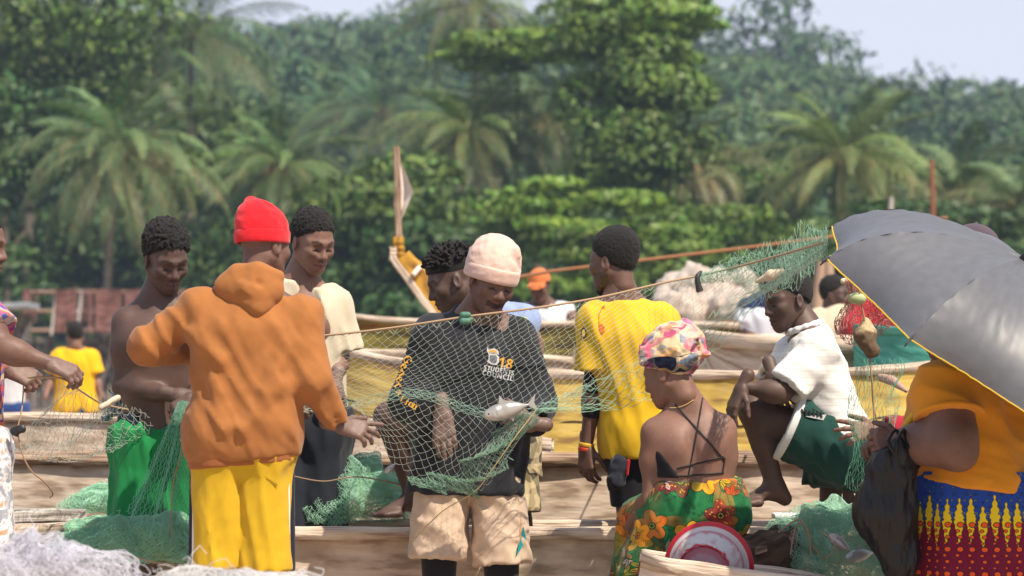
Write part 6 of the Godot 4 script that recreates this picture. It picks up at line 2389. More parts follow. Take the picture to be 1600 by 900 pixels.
	for e in [["knl", "anl"], ["knr", "anr"]]: kn.cone((k[e[0]] as Vector3).lerp(k[e[1]], -0.1), (k[e[0]] as Vector3).lerp(k[e[1]], 0.9), 0.072, 0.045, 0.01)
	wear(who, "black_leggings", kn, cloth(Color(0.010, 0.010, 0.014)))
	var teeth := Field.new()
	teeth.cell = 0.003
	teeth.xf = Transform3D(face_basis(k.face, k.roll), k.hd)
	teeth.ell(Vector3(0, -0.0705, 0.071), Vector3(0.025, 0.0095, 0.0215), 0.004)
	wear(who, "teeth", teeth, mat(Color(0.62, 0.56, 0.46), 0.35))
	var pink := knit(Color(0.62, 0.43, 0.36))
	hat(who, "knit_hat", k, func(f: Field):
		f.ell(Vector3(0, 0.040, -0.020), Vector3(0.096, 0.092, 0.115), 0.03)
		f.ell(Vector3(0.002, 0.070, -0.035), Vector3(0.092, 0.078, 0.100), 0.05)
		f.ell(Vector3(0.008, 0.108, -0.050), Vector3(0.070, 0.056, 0.076), 0.05)
		f.cone(Vector3(0.055, 0.125, 0.05), Vector3(0.085, 0.085, 0.03), 0.010, 0.008, 0.05, 1)
		f.cut(Vector3(0, 0.030, 0), Vector3(0, -1, 0.15), 0.01)
		f.ell(Vector3(0, 0.02, -0.014), Vector3(0.077, 0.07, 0.1), 0.01, Basis.IDENTITY, 1), pink, 0.004)
	hat(who, "turned_brim", k, func(f: Field):
		f.ell(Vector3(-0.004, 0.025, -0.014), Vector3(0.102, 0.17, 0.124), 0.01)
		f.cut(Vector3(0, 0.000, 0), Vector3(0, -1, 0.16), 0.010)
		f.cut(Vector3(0, 0.058, 0), Vector3(0, 1, -0.16), 0.010)
		f.ell(Vector3(0, 0.0, -0.014), Vector3(0.078, 0.07, 0.102), 0.01, Basis.IDENTITY, 1), pink)
	# prints on the shirt
	var gold := mat(Color(0.72, 0.36, 0.02), 0.7)
	var white := mat(Color(0.62, 0.62, 0.64), 0.7)
	var grey := mat(Color(0.13, 0.14, 0.16), 0.7)
	var slant := func(cx: float, cy: float, ang: float):      # metres on the chest round a place, tilted as the cloth hangs
		return func(q: Vector2): 
			var r := q.rotated(ang) * 410.0
			return P(cx + r.x, cy - r.y, d)
	var lg: Callable = slant.call(784, 572, -0.21)
	text_on(who, "print_year", tee, "18", 0.052, slant.call(790, 568, -0.2), ray, gold, "Droid Sans")
	text_on(who, "print_year_small", tee, "20", 0.022, slant.call(787, 574, -0.2), ray, white, "Droid Sans")
	text_on(who, "print_line", tee, "STUDENTS", 0.024, slant.call(780, 579, -0.2), ray, white, "Droid Sans")
	text_on(who, "print_line", tee, "COUNCIL", 0.027, slant.call(778, 587, -0.2), ray, white, "Droid Sans")
	shape_on(who, "print_helmet", tee, PackedVector2Array([Vector2(764, -554), Vector2(775, -553), Vector2(780, -558), Vector2(780, -566), Vector2(776, -571), Vector2(768, -570), Vector2(762, -566), Vector2(764, -560)]), on_px, ray, white, 0.002)
	shape_on(who, "print_helmet_shade", tee, PackedVector2Array([Vector2(766, -556), Vector2(774, -555), Vector2(777, -559), Vector2(777, -565), Vector2(774, -568), Vector2(768, -567), Vector2(765, -563)]), on_px, ray, grey, 0.003)
	shape_on(who, "print_plume_edge", tee, PackedVector2Array([Vector2(762, -542), Vector2(764, -547), Vector2(773, -545), Vector2(779, -549), Vector2(780, -555), Vector2(772, -552), Vector2(764, -554), Vector2(761, -549)]), on_px, ray, white, 0.002)
	shape_on(who, "print_plume", tee, PackedVector2Array([Vector2(764, -549), Vector2(770, -547), Vector2(776, -549), Vector2(777, -553), Vector2(770, -550.5), Vector2(765, -552)]), on_px, ray, gold, 0.003)
	var letters := "Generation"
	var path := [Vector2(637, 562), Vector2(632, 572), Vector2(628, 582), Vector2(625, 592), Vector2(623, 602), Vector2(625, 613), Vector2(630, 622), Vector2(637, 628), Vector2(644, 631), Vector2(650, 634)]
	for i in letters.length():
		var ang := -1.25 + 0.085 * i
		text_on(who, "sleeve_letter", tee, letters[i], 0.042 if i < 5 else 0.034, slant.call(path[i].x, path[i].y, ang if i < 6 else -0.55), ray, gold, "Droid Serif")

	# ---- girl in the headwrap sitting with her back to us
	d = 11.9
	k = joints(d, {hd = [1044, 582, 0.0], nk = [1076, 640, 0], shl = [1024, 674, 0.02], shr = [1127, 668, 0.02], ell = [1018, 780, 0.02], wrl = [985, 822, -0.22], elr = [1133, 770, -0.02], wrr = [1100, 815, -0.22],
		hipl = [1062, 800, 0], hipr = [1118, 800, 0], knl = [1010, 815, -0.36], knr = [1080, 812, -0.42], anl = [1000, 985, -0.42], anr = [1070, 985, -0.46]})
	k.merge({face = Vector3(-0.80, -0.34, -0.50), fw = Vector3(-0.4, 0, -1), skin = D_WARM, build = 0.90, limb = 0.90, roll = 0.0, hs = 1.02})
	ext = func(f: Field):
		f.ball(P(1052, 690, d - 0.03), 0.07, 0.05); f.ball(P(1105, 690, d - 0.03), 0.07, 0.05)
		f.cone(P(1080, 660, d - 0.115), P(1085, 760, d - 0.115), 0.012, 0.012, 0.035, 1)
	who = a_person(k, "girl in a colourful headwrap and green flowered skirt, sitting with her back turned", [body_field(k, {cell = 0.0095, extra = ext}), head_field(k.hd, k.face, k.roll, D_WARM, {scale = 0.99})])
	# headwrap: folded cloth of pink, navy and cream patches
	hat(who, "headwrap", k, func(f: Field):
		f.ell(Vector3(0, 0.062, -0.035), Vector3(0.106, 0.106, 0.126), 0.03)
		f.ell(Vector3(-0.012, 0.085, -0.075), Vector3(0.096, 0.082, 0.088), 0.04)
		for i in 5: f.cone(Vector3(-0.11, 0.03 + i * 0.022, 0.05 - i * 0.012), Vector3(-0.03, 0.015 + i * 0.036, -0.165 + i * 0.012), 0.010, 0.012, 0.018)
		for i in 4: f.cone(Vector3(0.11, 0.03 + i * 0.022, 0.05 - i * 0.012), Vector3(0.03, 0.015 + i * 0.036, -0.165 + i * 0.012), 0.010, 0.012, 0.018)
		f.cone(Vector3(0.02, 0.05, -0.165), Vector3(0.055, 0.062, -0.185), 0.012, 0.009, 0.01)
		f.cut(Vector3(0, 0.020, 0.02), Vector3(0, -1, 0.62), 0.008), wrap_mat(), 0.007, 0.0048)
	var strap := mat(Color(0.008, 0.008, 0.010), 0.7)
	var bf := body_field(k, {extra = ext})
	var strapline := func(called: String, a: Vector2, b: Vector2, w: float):
		var pts := PackedVector3Array()
		for i in 15:
			var q := a.lerp(b, i / 14.0)
			pts.append(bf.hit(P(q.x, q.y, d - 0.4), Vector3(0, 0, -1)) + Vector3(0, 0, 0.002) - who.position)
		part(called, who, tube(pts, w, 6), strap)
	strapline.call("strap", Vector2(1062, 632), Vector2(1141, 722), 0.0032)
	strapline.call("strap", Vector2(1107, 622), Vector2(1082, 750), 0.0032)
	strapline.call("strap", Vector2(1064, 735), Vector2(1140, 716), 0.0032)
	strapline.call("strap", Vector2(1060, 748), Vector2(1140, 742), 0.0032)
	strapline.call("strap", Vector2(1142, 718), Vector2(1138, 742), 0.0032)
	var cup := Field.new()
	cup.cell = 0.006
	torso(cup, k, 0.007)
	cup.cone(P(1036, 715, d - 0.02), P(1038, 735, d + 0.02), 0.05, 0.055, 0.04)
	cup.cut(P(1050, 700, d), Vector3(0.15, 1, 0))
	cup.cut(P(1050, 746, d), Vector3(0, -1, 0))
	cup.cut(P(1046, 716, d), Vector3(1, 0.75, 0.2))
	cup.cut(P(1010, 735, d), Vector3(-1, 0, 0))
	wear(who, "bikini_top", cup, cloth(Color(0.008, 0.008, 0.011)))
	var chain := PackedVector3Array()
	for i in 13:
		var a := i / 12.0
		chain.append(bf.hit(P(lerpf(1054, 1092, a), 638 - 13 * a + 4 * sin(a * PI), d - 0.4), Vector3(0, 0, -1)) + Vector3(0, 0, 0.002) - who.position)
	part("necklace", who, tube(chain, 0.0025, 5), mat(Color(0.5, 0.33, 0.12), 0.35))
	# wrapped skirt over the lap and down the legs
	var sk := Field.new()
	sk.cell = 0.0095
	for e in ["hipl", "hipr"]: sk.cone(k[e] + Vector3(0, 0.12, 0), k[e] + Vector3(0, -0.02, 0.01), 0.098, 0.125, 0.05)
	sk.cone(k.hipl, k.knl, 0.125, 0.095, 0.06)
	sk.cone(k.hipr, k.knr, 0.125, 0.095, 0.06)
	sk.cone(k.hipl + Vector3(0, -0.04, 0), P(985, 880, d + 0.16), 0.11, 0.07, 0.06)
	sk.cone(P(1050, 800, d), P(1000, 900, d + 0.02), 0.10, 0.09, 0.06)
	sk.cone(k.knl, P(985, 910, d + 0.4), 0.10, 0.09, 0.06)
	sk.cone(k.knr, P(1060, 910, d + 0.4), 0.10, 0.1, 0.06)
	sk.cone(P(1090, 800, d), P(1090, 900, d + 0.05), 0.12, 0.12, 0.06)
	sk.cone(P(1045, 768, d - 0.1), P(1140, 758, d - 0.08), 0.012, 0.014, 0.02)
	sk.cone(P(1055, 782, d - 0.12), P(1142, 800, d - 0.1), 0.012, 0.014, 0.03)
	sk.cut(P(1090, 746, d), Vector3(0, 1, 0.1))
	sk.amp = 0.010
	sk.noise = fnoise(1.0, 61, 2)
	sk.warp = Basis(Vector3(9, 3, 0), Vector3(4, 4, 0), Vector3(0, 0, 9))
	wear(who, "wrap_skirt", sk, print_mat("flowers", flowers_image(), Vector3.ONE * 2.0))

	# ---- young man in the white striped polo, sitting with one knee up
	d = 12.6
	k = joints(d, {hd = [1230, 468, 0.0], nk = [1264, 522, 0], shl = [1242, 544, -0.16], shr = [1276, 552, 0.15], ell = [1202, 610, -0.05], wrl = [1207, 582, 0.12], elr = [1222, 614, 0.22], wrr = [1160, 604, 0.22],
		hipl = [1316, 700, -0.09], hipr = [1320, 702, 0.09], knl = [1302, 800, -0.06], knr = [1176, 640, 0.10], anl = [1390, 800, -0.1], anr = [1213, 765, 0.08]})
	k.merge({face = Vector3(-0.86, -0.26, 0.40), fw = Vector3(-1, 0, 0.1), skin = D_DARK, build = 0.90, limb = 0.96, roll = 0.0, calf = Vector3(0.9, 0.3, 0), hs = 0.96})
	ext = func(f: Field):
		foot(f, k.anr, Vector3(-1, 0, 0.25), 1.0)
	who = a_person(k, "young man in white striped polo and dark green shorts, arms on his raised knee", [body_field(k, {extra = ext, cell = 0.0095}), head_field(k.hd, k.face, k.roll, D_DARK, {scale = 0.97, roots = 0.018}),
		hand_field(k.wrr, Vector3(-0.45, -0.9, 0.1), Vector3(-0.8, 0.4, 0.4), -1.0, 0.22, D_DARK, {}), hand_field(k.wrl, Vector3(0.25, -0.85, 0.4), Vector3(-0.3, 0.15, 1.0), -1.0, 0.35, D_DARK, {ash = 0.2})],
		{thick = 0.008, amp = 0.003, freq = 90.0, slope = 0.75, line = 0.026, scale = 0.97})
	var polo := shirt_field(k, {off = 0.016, sl = 0.80, sr = 0.86, flare = 0.030, hem = P(1315, 706, d), hemdir = Vector3(0.15, -1, 0), skirt = 0.05, fold = 0.012, neck = 0.02, seed = 51, neckhole = 0.006,
		warp = Basis(Vector3(3, 1.5, 0), Vector3(7, -1, 0), Vector3(0, 0, 4))})
	var pm := cloth(Color(0.66, 0.64, 0.62), 0.05)
	pm.albedo_texture = stripe_tex()
	pm.uv1_scale = Vector3(1, 1, 1) * 3.0
	wear(who, "polo_shirt", polo, pm)
	var collar := Field.new()
	collar.cell = 0.0055
	var nb0: Vector3 = (k.nk as Vector3).lerp(k.hd, 0.20)
	for i in 12:
		var a0 := i * TAU / 12.0
		var a1 := (i + 1) * TAU / 12.0
		collar.cone(nb0 + Vector3(cos(a0) * 0.066, cos(a0) * 0.022, sin(a0) * 0.066), nb0 + Vector3(cos(a1) * 0.066, cos(a1) * 0.022, sin(a1) * 0.066), 0.012, 0.012, 0.012)
	wear(who, "collar", collar, cloth(Color(0.6, 0.6, 0.62), 0.05))
	var dg := cloth(Color(0.008, 0.048, 0.040), 0.12)
	var ps := trousers_field(k, {leg = 0.62, off = 0.036, flare = 0.04, fold = 0.012, top = P(1315, 690, d), topdir = Vector3(-0.15, 1, 0), seed = 55})
	wear(who, "green_shorts", ps, dg)
	var trim := Field.new()      # white edge of the near leg
	trim.cell = 0.006
	var hem: Vector3 = (k.hipr as Vector3).lerp(k.knr, 0.60)
	var hd2: Vector3 = (k.knr - k.hipr as Vector3).normalized()
	trim.cone(hem - hd2 * 0.01, hem + hd2 * 0.03, 0.148, 0.150, 0.004)
	trim.cut(hem + hd2 * 0.016, hd2)
	trim.cut(hem - hd2 * 0.014, -hd2)
	trim.cone(hem, hem + hd2 * 0.05, 0.085, 0.09, 0.004, 1)
	wear(who, "white_hem", trim, cloth(Color(0.66, 0.66, 0.66), 0.05))
	var bars := func(q: Vector2): return P(q.x, -q.y, d)
	shape_on(who, "white_panel", ps, PackedVector2Array([Vector2(1228, -634), Vector2(1262, -637), Vector2(1284, -647), Vector2(1278, -656), Vector2(1250, -650), Vector2(1226, -646)]), bars, ray, cloth(Color(0.66, 0.66, 0.66), 0.05), 0.007)
	for i in 6:
		var x := 1243.0 + i * 6
		shape_on(who, "dark_bar", ps, PackedVector2Array([Vector2(x, -638 - i), Vector2(x + 3, -638 - i), Vector2(x + 4, -647 - i), Vector2(x + 1, -647 - i)]), bars, ray, strap, 0.010)

	# ---- large woman in the orange T-shirt under the umbrella
	d = 11.25
	k = joints(d, {hd = [1480, 508, 0.0], nk = [1508, 570, 0], shl = [1505, 600, -0.2], shr = [1478, 606, 0.22], ell = [1470, 700, -0.25], wrl = [1400, 690, -0.12], elr = [1488, 694, 0.30], wrr = [1412, 692, 0.20],
		hipl = [1534, 770, -0.13], hipr = [1538, 770, 0.13], knl = [1525, 930, -0.12], knr = [1530, 930, 0.12], anl = [1535, 1080, -0.1], anr = [1540, 1080, 0.1]})
	k.merge({face = Vector3(-0.92, -0.36, 0.05), fw = Vector3(-1, 0, 0.05), skin = D_MID, build = 1.35, limb = 1.62, roll = 0.0})
	who = a_person(k, "large woman in an orange T-shirt and patterned skirt under the grey umbrella", [body_field(k, {cell = 0.01, extra = func(f: Field):
		f.cone(P(1486, 688, d - 0.29), P(1440, 692, d - 0.24), 0.084, 0.064, 0.05)
		f.cone(P(1490, 690, d - 0.29), P(1502, 712, d - 0.30), 0.075, 0.05, 0.05)
		f.cone(P(1440, 692, d - 0.24), P(1408, 692, d - 0.20), 0.066, 0.040, 0.04)}), head_field(k.hd, k.face, k.roll, D_MID),
		hand_field(k.wrr, Vector3(-0.95, 0.12, 0.1), Vector3(0.1, 0.2, 1.0), 1.0, 0.85, D_MID, {scale = 1.05}), hand_field(k.wrl, Vector3(-1, 0, 0.2), Vector3(0, 1, 0), 1.0, 0.6, D_MID, {cell = 0.006})],
		{thick = 0.012, amp = 0.004})
	var tm := cloth(Color(0.64, 0.25, 0.012), 0.08)
	wear(who, "orange_shirt", shirt_field(k, {off = 0.026, sl = 0.60, sr = 0.50, flare = 0.018, hem = P(1500, 757, d), hemdir = Vector3(-0.2, -1, 0), skirt = 0.06, fold = 0.013, wide = 1.06, neck = 0.03, seed = 71,
		extra = func(f: Field):
			f.ell(P(1474, 660, d - 0.0), Vector3(0.11, 0.12, 0.12), 0.08)
			f.ell(P(1500, 735, d), Vector3(0.17, 0.10, 0.17), 0.08)
			f.cone(P(1462, 715, d), P(1470, 765, d), 0.125, 0.125, 0.06)
			f.ell(P(1585, 690, d), Vector3(0.12, 0.22, 0.16), 0.08),
		warp = Basis(Vector3(2, 1.5, 0), Vector3(6, -1, 0), Vector3(0, 0, 3))}), tm)
	var hemband := Field.new()
	hemband.cell = 0.006
	var he: Vector3 = (k.shr as Vector3).lerp(k.elr, 0.52)
	var hv: Vector3 = (k.elr - k.shr as Vector3).normalized()
	hemband.cone(he - hv * 0.02, he + hv * 0.02, 0.126, 0.127, 0.004)
	hemband.cut(he + hv * 0.004, hv)
	hemband.cut(he - hv * 0.014, -hv)
	wear(who, "sleeve_hem", hemband, tm)
	who.add_child(skirt_mesh(who, d))

	# ---- man in the dark cap behind the umbrella, red sleeve reaching out
	d = 12.35
	k = joints(d, {hd = [1524, 408, 0.0], nk = [1535, 480, 0], shl = [1495, 520, -0.05], shr = [1580, 520, 0.1], ell = [1462, 676, -0.02], wrl = [1372, 674, 0.10], elr = [1580, 640, 0.1], wrr = [1540, 700, 0.2],
		hipl = [1515, 710, 0], hipr = [1565, 710, 0], knl = [1505, 880, 0], knr = [1545, 880, 0], anl = [1490, 1030, 0], anr = [1545, 1030, 0]})
	k.merge({face = Vector3(0.75, -0.1, 0.6), fw = Vector3(-0.5, 0, 0.8), skin = D_MID, hs = 1.0})
	who = a_person(k, "person in a dark plum cap behind the umbrella, stretching out a red sleeved arm", [body_field(k, {cell = 0.014}), head_field(k.hd, k.face, 0.0, D_MID, {cell = 0.005}),
		hand_field(k.wrl, Vector3(-1.0, 0.0, 0.15), Vector3(0.1, 0.35, 0.9), 1.0, 0.18, D_WARM, {spread = 0.4, thumb = 0.9, curls = [0.12, 0.2, 0.3, 0.35]})])
	var rs := cloth(Color(0.30, 0.012, 0.028), 0.1)
	wear(who, "red_shirt", shirt_field(k, {off = 0.02, sl = 1.86, sr = 1.8, cuffs = true, hem = P(1520, 700, d), fold = 0.012, seed = 81}), rs)
	var vest := shirt_field(k, {off = 0.034, sl = 0.0, sr = 0.0, hem = P(1520, 720, d), fold = 0.01, seed = 82, cell = 0.011})
	wear(who, "blue_vest", vest, cloth(Color(0.03, 0.14, 0.42), 0.1))
	wear(who, "trousers", trousers_field(k, {leg = 1.8, off = 0.02, cell = 0.014}), cloth(Color(0.02, 0.02, 0.03)))
	var capm := cloth(Color(0.075, 0.052, 0.068), 0.12)
	hat(who, "cap", k, func(f: Field):
		f.ell(Vector3(0, 0.055, -0.012), Vector3(0.088, 0.092, 0.108), 0.03)
		f.cut(Vector3(0, 0.042, 0), Vector3(0, -1, -0.05), 0.008)
		f.ball(Vector3(0, 0.148, -0.012), 0.007, 0.004), capm)
	hat(who, "cap_brim", k, func(f: Field):
		f.ell(Vector3(0, 0.050, 0.105), Vector3(0.075, 0.010, 0.075), 0.01, Basis(Vector3(1, 0, 0), 0.18)), capm)

	# ---- man at the left edge of the picture
	d = 11.6
	k = joints(d, {hd = [-32, 382, 0.0], nk = [-48, 455, 0], shl = [-90, 490, -0.15], shr = [-34, 492, 0.14], ell = [-55, 590, -0.1], wrl = [15, 578, 0.02], elr = [6, 545, 0.20], wrr = [78, 568, 0.18],
		hipl = [-62, 705, -0.06], hipr = [-50, 705, 0.08], knl = [-40, 880, -0.05], knr = [-30, 880, 0.1], anl = [-50, 1040, 0], anr = [-40, 1040, 0.1]})
	k.merge({face = Vector3(0.95, -0.2, 0.22), fw = Vector3(1, 0, 0), skin = D_MID, limb = 1.05})
	who = a_person(k, "man at the left edge pulling a rope with both hands, orange and blue patterned sleeve", [body_field(k, {}), head_field(k.hd, k.face, 0.0, D_MID),
		hand_field(k.wrr, Vector3(0.9, -0.35, 0.05), Vector3(0.3, 0.7, 0.6), -1.0, 0.55, D_MID, {ash = 0.5}), hand_field(k.wrl, Vector3(0.9, -0.35, 0.1), Vector3(0.2, 0.6, 0.75), -1.0, 0.7, D_MID, {ash = 0.4})], {thick = 0.01})
	wear(who, "patterned_shirt", shirt_field(k, {off = 0.024, sl = 0.55, sr = 0.55, flare = 0.04, hem = P(-50, 700, d), seed = 91}), print_mat("madras", madras_image(), Vector3.ONE * 3.0))
	wear(who, "pale_trousers", trousers_field(k, {leg = 1.5, off = 0.045, flare = 0.03, seed = 92}), print_mat("pale", pale_image(), Vector3.ONE * 3.0))

func cast_middle() -> void:
	# ---- man with twisted hair, one knee up, behind the smiling man
	var d := 12.75
	var k := joints(d, {hd = [706, 438, 0.05], nk = [738, 490, 0], shl = [722, 520, 0.15], shr = [806, 522, -0.12], ell = [700, 600, 0.2], wrl = [730, 650, 0.2], elr = [848, 600, -0.05], wrr = [815, 660, 0.05],
		hipl = [752, 690, 0.08], hipr = [790, 690, -0.08], knl = [608, 652, 0.12], knr = [806, 810, -0.02], anl = [650, 782, 0.02], anr = [806, 960, -0.05]})
	k.merge({face = Vector3(-0.92, -0.42, 0.08), fw = Vector3(-0.8, 0, 0.5), skin = D_DARK, build = 0.98, roll = 0.0, calf = Vector3(0.9, 0.2, 0)})
	var who := a_person(k, "man with short twisted hair and a bare raised knee, turned left behind the smiling man", [body_field(k, {extra = func(f: Field): foot(f, k.anl, Vector3(-1, 0, 0.3), 1.0)}), head_field(k.hd, k.face, 0.0, D_DARK, {beard = 0.3}),
		hand_field(k.wrr, Vector3(-0.7, -0.6, 0.3), Vector3(0, 0, 1), 1.0, 0.4, D_DARK, {cell = 0.006})])
	var hf := Field.new()
	hf.cell = 0.0048
	hf.xf = Transform3D(face_basis(k.face), k.hd)
	hf.ell(Vector3(0, 0.055, -0.016), Vector3(0.078, 0.086, 0.102), 0.02)
	hf.cut(Vector3(0, 0.028, 0), Vector3(0, -1, 0.35), 0.01)
	var rng := RandomNumberGenerator.new()
	rng.seed = 12
	for i in 230:
		var u := rng.randf_range(0.05, 1.0)
		var a := rng.randf() * TAU
		var dir := Vector3(cos(a) * sqrt(1 - u * u), u, sin(a) * sqrt(1 - u * u))
		if dir.z > 0.75 and dir.y < 0.4: continue
		var at := Vector3(0, 0.05, -0.016) + dir * Vector3(0.078, 0.088, 0.102)
		var tip := at + (dir + Vector3(rng.randf_range(-0.5, 0.5), 0.1, rng.randf_range(-0.2, 0.7))).normalized() * rng.randf_range(0.013, 0.025)
		hf.cone(at - dir * 0.01, tip, 0.0075, 0.005, 0.003)
	wear(who, "twisted_hair", hf, hair_mat())
	wear(who, "lime_vest", shirt_field(k, {off = 0.018, sl = 0.0, sr = 0.0, hem = P(765, 700, d), seed = 101, neckhole = 0.03}), cloth(Color(0.45, 0.55, 0.10), 0.1))
	wear(who, "camouflage_shorts", trousers_field(k, {leg = 0.5, off = 0.03, flare = 0.03, seed = 103}), print_mat("camo", camo_image(), Vector3.ONE * 3.0))
	var lg := Field.new()
	lg.cell = 0.009
	lg.cone(k.hipr, P(808, 800, d - 0.01), 0.12, 0.10, 0.03)
	lg.cut(P(808, 800, d), Vector3(0, -1, 0))
	wear(who, "camouflage_leg", lg, print_mat("camo", null, Vector3.ONE * 3.0))

	# ---- bald man behind him
	d = 13.5
	k = joints(d, {hd = [737, 432, 0.0], nk = [765, 490, 0], shl = [700, 518, 0.0], shr = [815, 500, 0.0], ell = [700, 600, 0], wrl = [720, 650, 0.1], elr = [842, 590, 0.0], wrr = [820, 640, 0.1],
		hipl = [735, 690, 0], hipr = [790, 690, 0], knl = [735, 850, 0], knr = [790, 850, 0], anl = [735, 1000, 0], anr = [790, 1000, 0]})
	k.merge({face = Vector3(-0.3, -0.4, -0.85), fw = Vector3(0, 0, -1), skin = D_WARM})
	who = a_person(k, "bald man almost hidden between the twisted hair and the pale pink hat", [body_field(k, {cell = 0.014}), head_field(k.hd, k.face, 0.0, D_WARM, {cell = 0.005})])
	wear(who, "blue_vest", shirt_field(k, {off = 0.018, sl = 0.0, sr = 0.0, hem = P(765, 700, d), cell = 0.012, seed = 111, neckhole = 0.02}), cloth(Color(0.25, 0.32, 0.55)))
	wear(who, "trousers", trousers_field(k, {leg = 1.7, cell = 0.014}), cloth(Color(0.03, 0.03, 0.04)))

	# ---- man in the yellow jersey, seen from behind
	d = 13.0
	k = joints(d, {hd = [957, 408, 0.0], nk = [970, 468, 0], shl = [931, 500, 0.03], shr = [1033, 502, 0.0], ell = [930, 602, 0.02], wrl = [916, 698, 0.0], elr = [1055, 600, -0.05], wrr = [1040, 690, -0.15],
		hipl = [984, 690, 0], hipr = [1026, 690, 0], knl = [992, 850, -0.03], knr = [1034, 850, 0], anl = [990, 1000, 0], anr = [1036, 1000, 0]})
	k.merge({face = Vector3(-0.80, -0.12, -0.55), fw = Vector3(-0.3, 0, -1), skin = D_MID, build = 1.0, roll = 0.0})
	who = a_person(k, "man in a bright yellow football jersey, seen from behind with his head turned left", [body_field(k, {}), head_field(k.hd, k.face, 0.0, D_MID, {beard = 1.0, roots = 0.010}),
		hand_field(k.wrl, Vector3(0.0, -1.0, 0.12), Vector3(-0.6, 0, 0.8), -1.0, 0.35, D_MID, {})], {thick = 0.016, amp = 0.004, freq = 95.0, slope = 0.7, line = 0.004})
	var ch := Field.new()
	ch.cell = 0.005
	ch.xf = Transform3D(face_basis(k.face), k.hd)
	ch.ell(Vector3(0, -0.112, 0.062), Vector3(0.03, 0.026, 0.028), 0.01)
	ch.amp = 0.004
	ch.noise = fnoise(80.0)
	wear(who, "goatee", ch, hair_mat())
	var ear := Field.new()
	ear.cell = 0.003
	ear.xf = Transform3D(face_basis(k.face), k.hd)
	ear.ball(Vector3(-0.082, -0.044, -0.006), 0.005)
	wear(who, "earring", ear, mat(Color(0.7, 0.7, 0.72), 0.2))
	var yj := cloth(Color(0.66, 0.41, 0.014), 0.07)
	var js := shirt_field(k, {off = 0.018, sl = 0.78, sr = 0.74, flare = 0.032, hem = P(985, 716, d), hemdir = Vector3(0.05, -1, 0), skirt = 0.06, skirtflare = 0.004, fold = 0.007, neck = 0.03, seed = 121})
	wear(who, "jersey", js, yj)
	var ray := Vector3(0, 0, -1)
	var px := func(q: Vector2): return P(q.x, -q.y, d)
	var om := cloth(Color(0.66, 0.17, 0.02), 0.1)
	shape_on(who, "orange_flash", js, PackedVector2Array([Vector2(940, -480), Vector2(944, -478), Vector2(943, -520), Vector2(940, -526), Vector2(934, -515), Vector2(934, -492)]), px, ray, om)
	shape_on(who, "orange_flash", js, PackedVector2Array([Vector2(1062, -482), Vector2(1066, -486), Vector2(1069, -505), Vector2(1064, -502)]), px, ray, om)
	var badge := PackedVector2Array()
	var ring := PackedVector2Array()
	for i in 14:
		badge.append(Vector2(911 + 4.5 * cos(i * TAU / 14), -521 + 9 * sin(i * TAU / 14)))
		ring.append(Vector2(911 + 2.4 * cos(i * TAU / 14), -521 + 6 * sin(i * TAU / 14)))
	shape_on(who, "sleeve_badge", js, badge, px, ray, mat(Color(0.03, 0.025, 0.02)))
	shape_on(who, "sleeve_badge_center", js, ring, px, ray, mat(Color(0.55, 0.33, 0.03)), 0.004)
	var cl := Field.new()
	cl.cell = 0.005
	cl.cone(P(944, 472, d - 0.02), P(968, 455, d - 0.06), 0.012, 0.012, 0.01)
	cl.cone(P(968, 455, d - 0.06), P(996, 462, d - 0.03), 0.012, 0.012, 0.01)
	wear(who, "collar", cl, cloth(Color(0.05, 0.05, 0.07)))
	var sv := Field.new()
	sv.cell = 0.006
	var e1: Vector3 = (k.shl as Vector3).lerp(k.ell, 0.6)
	sv.cone(e1, k.ell, 0.047, 0.045, 0.02)
	sv.cone(k.ell, (k.ell as Vector3).lerp(k.wrl, 0.42), 0.047, 0.043, 0.02)
	wear(who, "black_arm_sleeve", sv, cloth(Color(0.014, 0.015, 0.02)))
	for i in 2:
		var bb := Field.new()
		bb.cell = 0.004
		var at: Vector3 = (k.ell as Vector3).lerp(k.wrl, 0.97 + 0.07 * i)
		var dir: Vector3 = (k.wrl - k.ell as Vector3).normalized()
		bb.cone(at - dir * 0.006, at + dir * 0.006, 0.033, 0.033, 0.004)
		bb.cut(at + dir * 0.009, dir, 0.003)
		bb.cut(at - dir * 0.009, -dir, 0.003)
		wear(who, "bracelet", bb, mat([Color(0.6, 0.33, 0.02), Color(0.55, 0.05, 0.02)][i], 0.4))
	wear(who, "black_shorts", trousers_field(k, {leg = 0.62, off = 0.008, flare = 0.02, fold = 0.003, top = P(985, 712, d), topdir = Vector3(0, 1, 0), seed = 125}), cloth(Color(0.012, 0.012, 0.016)))
	var tie := Field.new()
	tie.cell = 0.007
	tie.cone(P(966, 722, d - 0.12), P(960, 752, d - 0.13), 0.03, 0.03, 0.02)
	tie.cone(P(960, 752, d - 0.13), P(952, 766, d - 0.12), 0.02, 0.008, 0.02)
	tie.cone(P(974, 725, d - 0.12), P(974, 755, d - 0.12), 0.02, 0.012, 0.02)
	tie.amp = 0.008
	tie.noise = fnoise(25.0)
	wear(who, "dark_cloth_bunch", tie, cloth(Color(0.016, 0.018, 0.03)))
	var rs := Field.new()
	rs.cell = 0.005
	rs.cone(P(982, 720, d - 0.135), P(980, 742, d - 0.138), 0.008, 0.006, 0.004)
	wear(who, "red_stripe", rs, cloth(Color(0.35, 0.01, 0.015)))

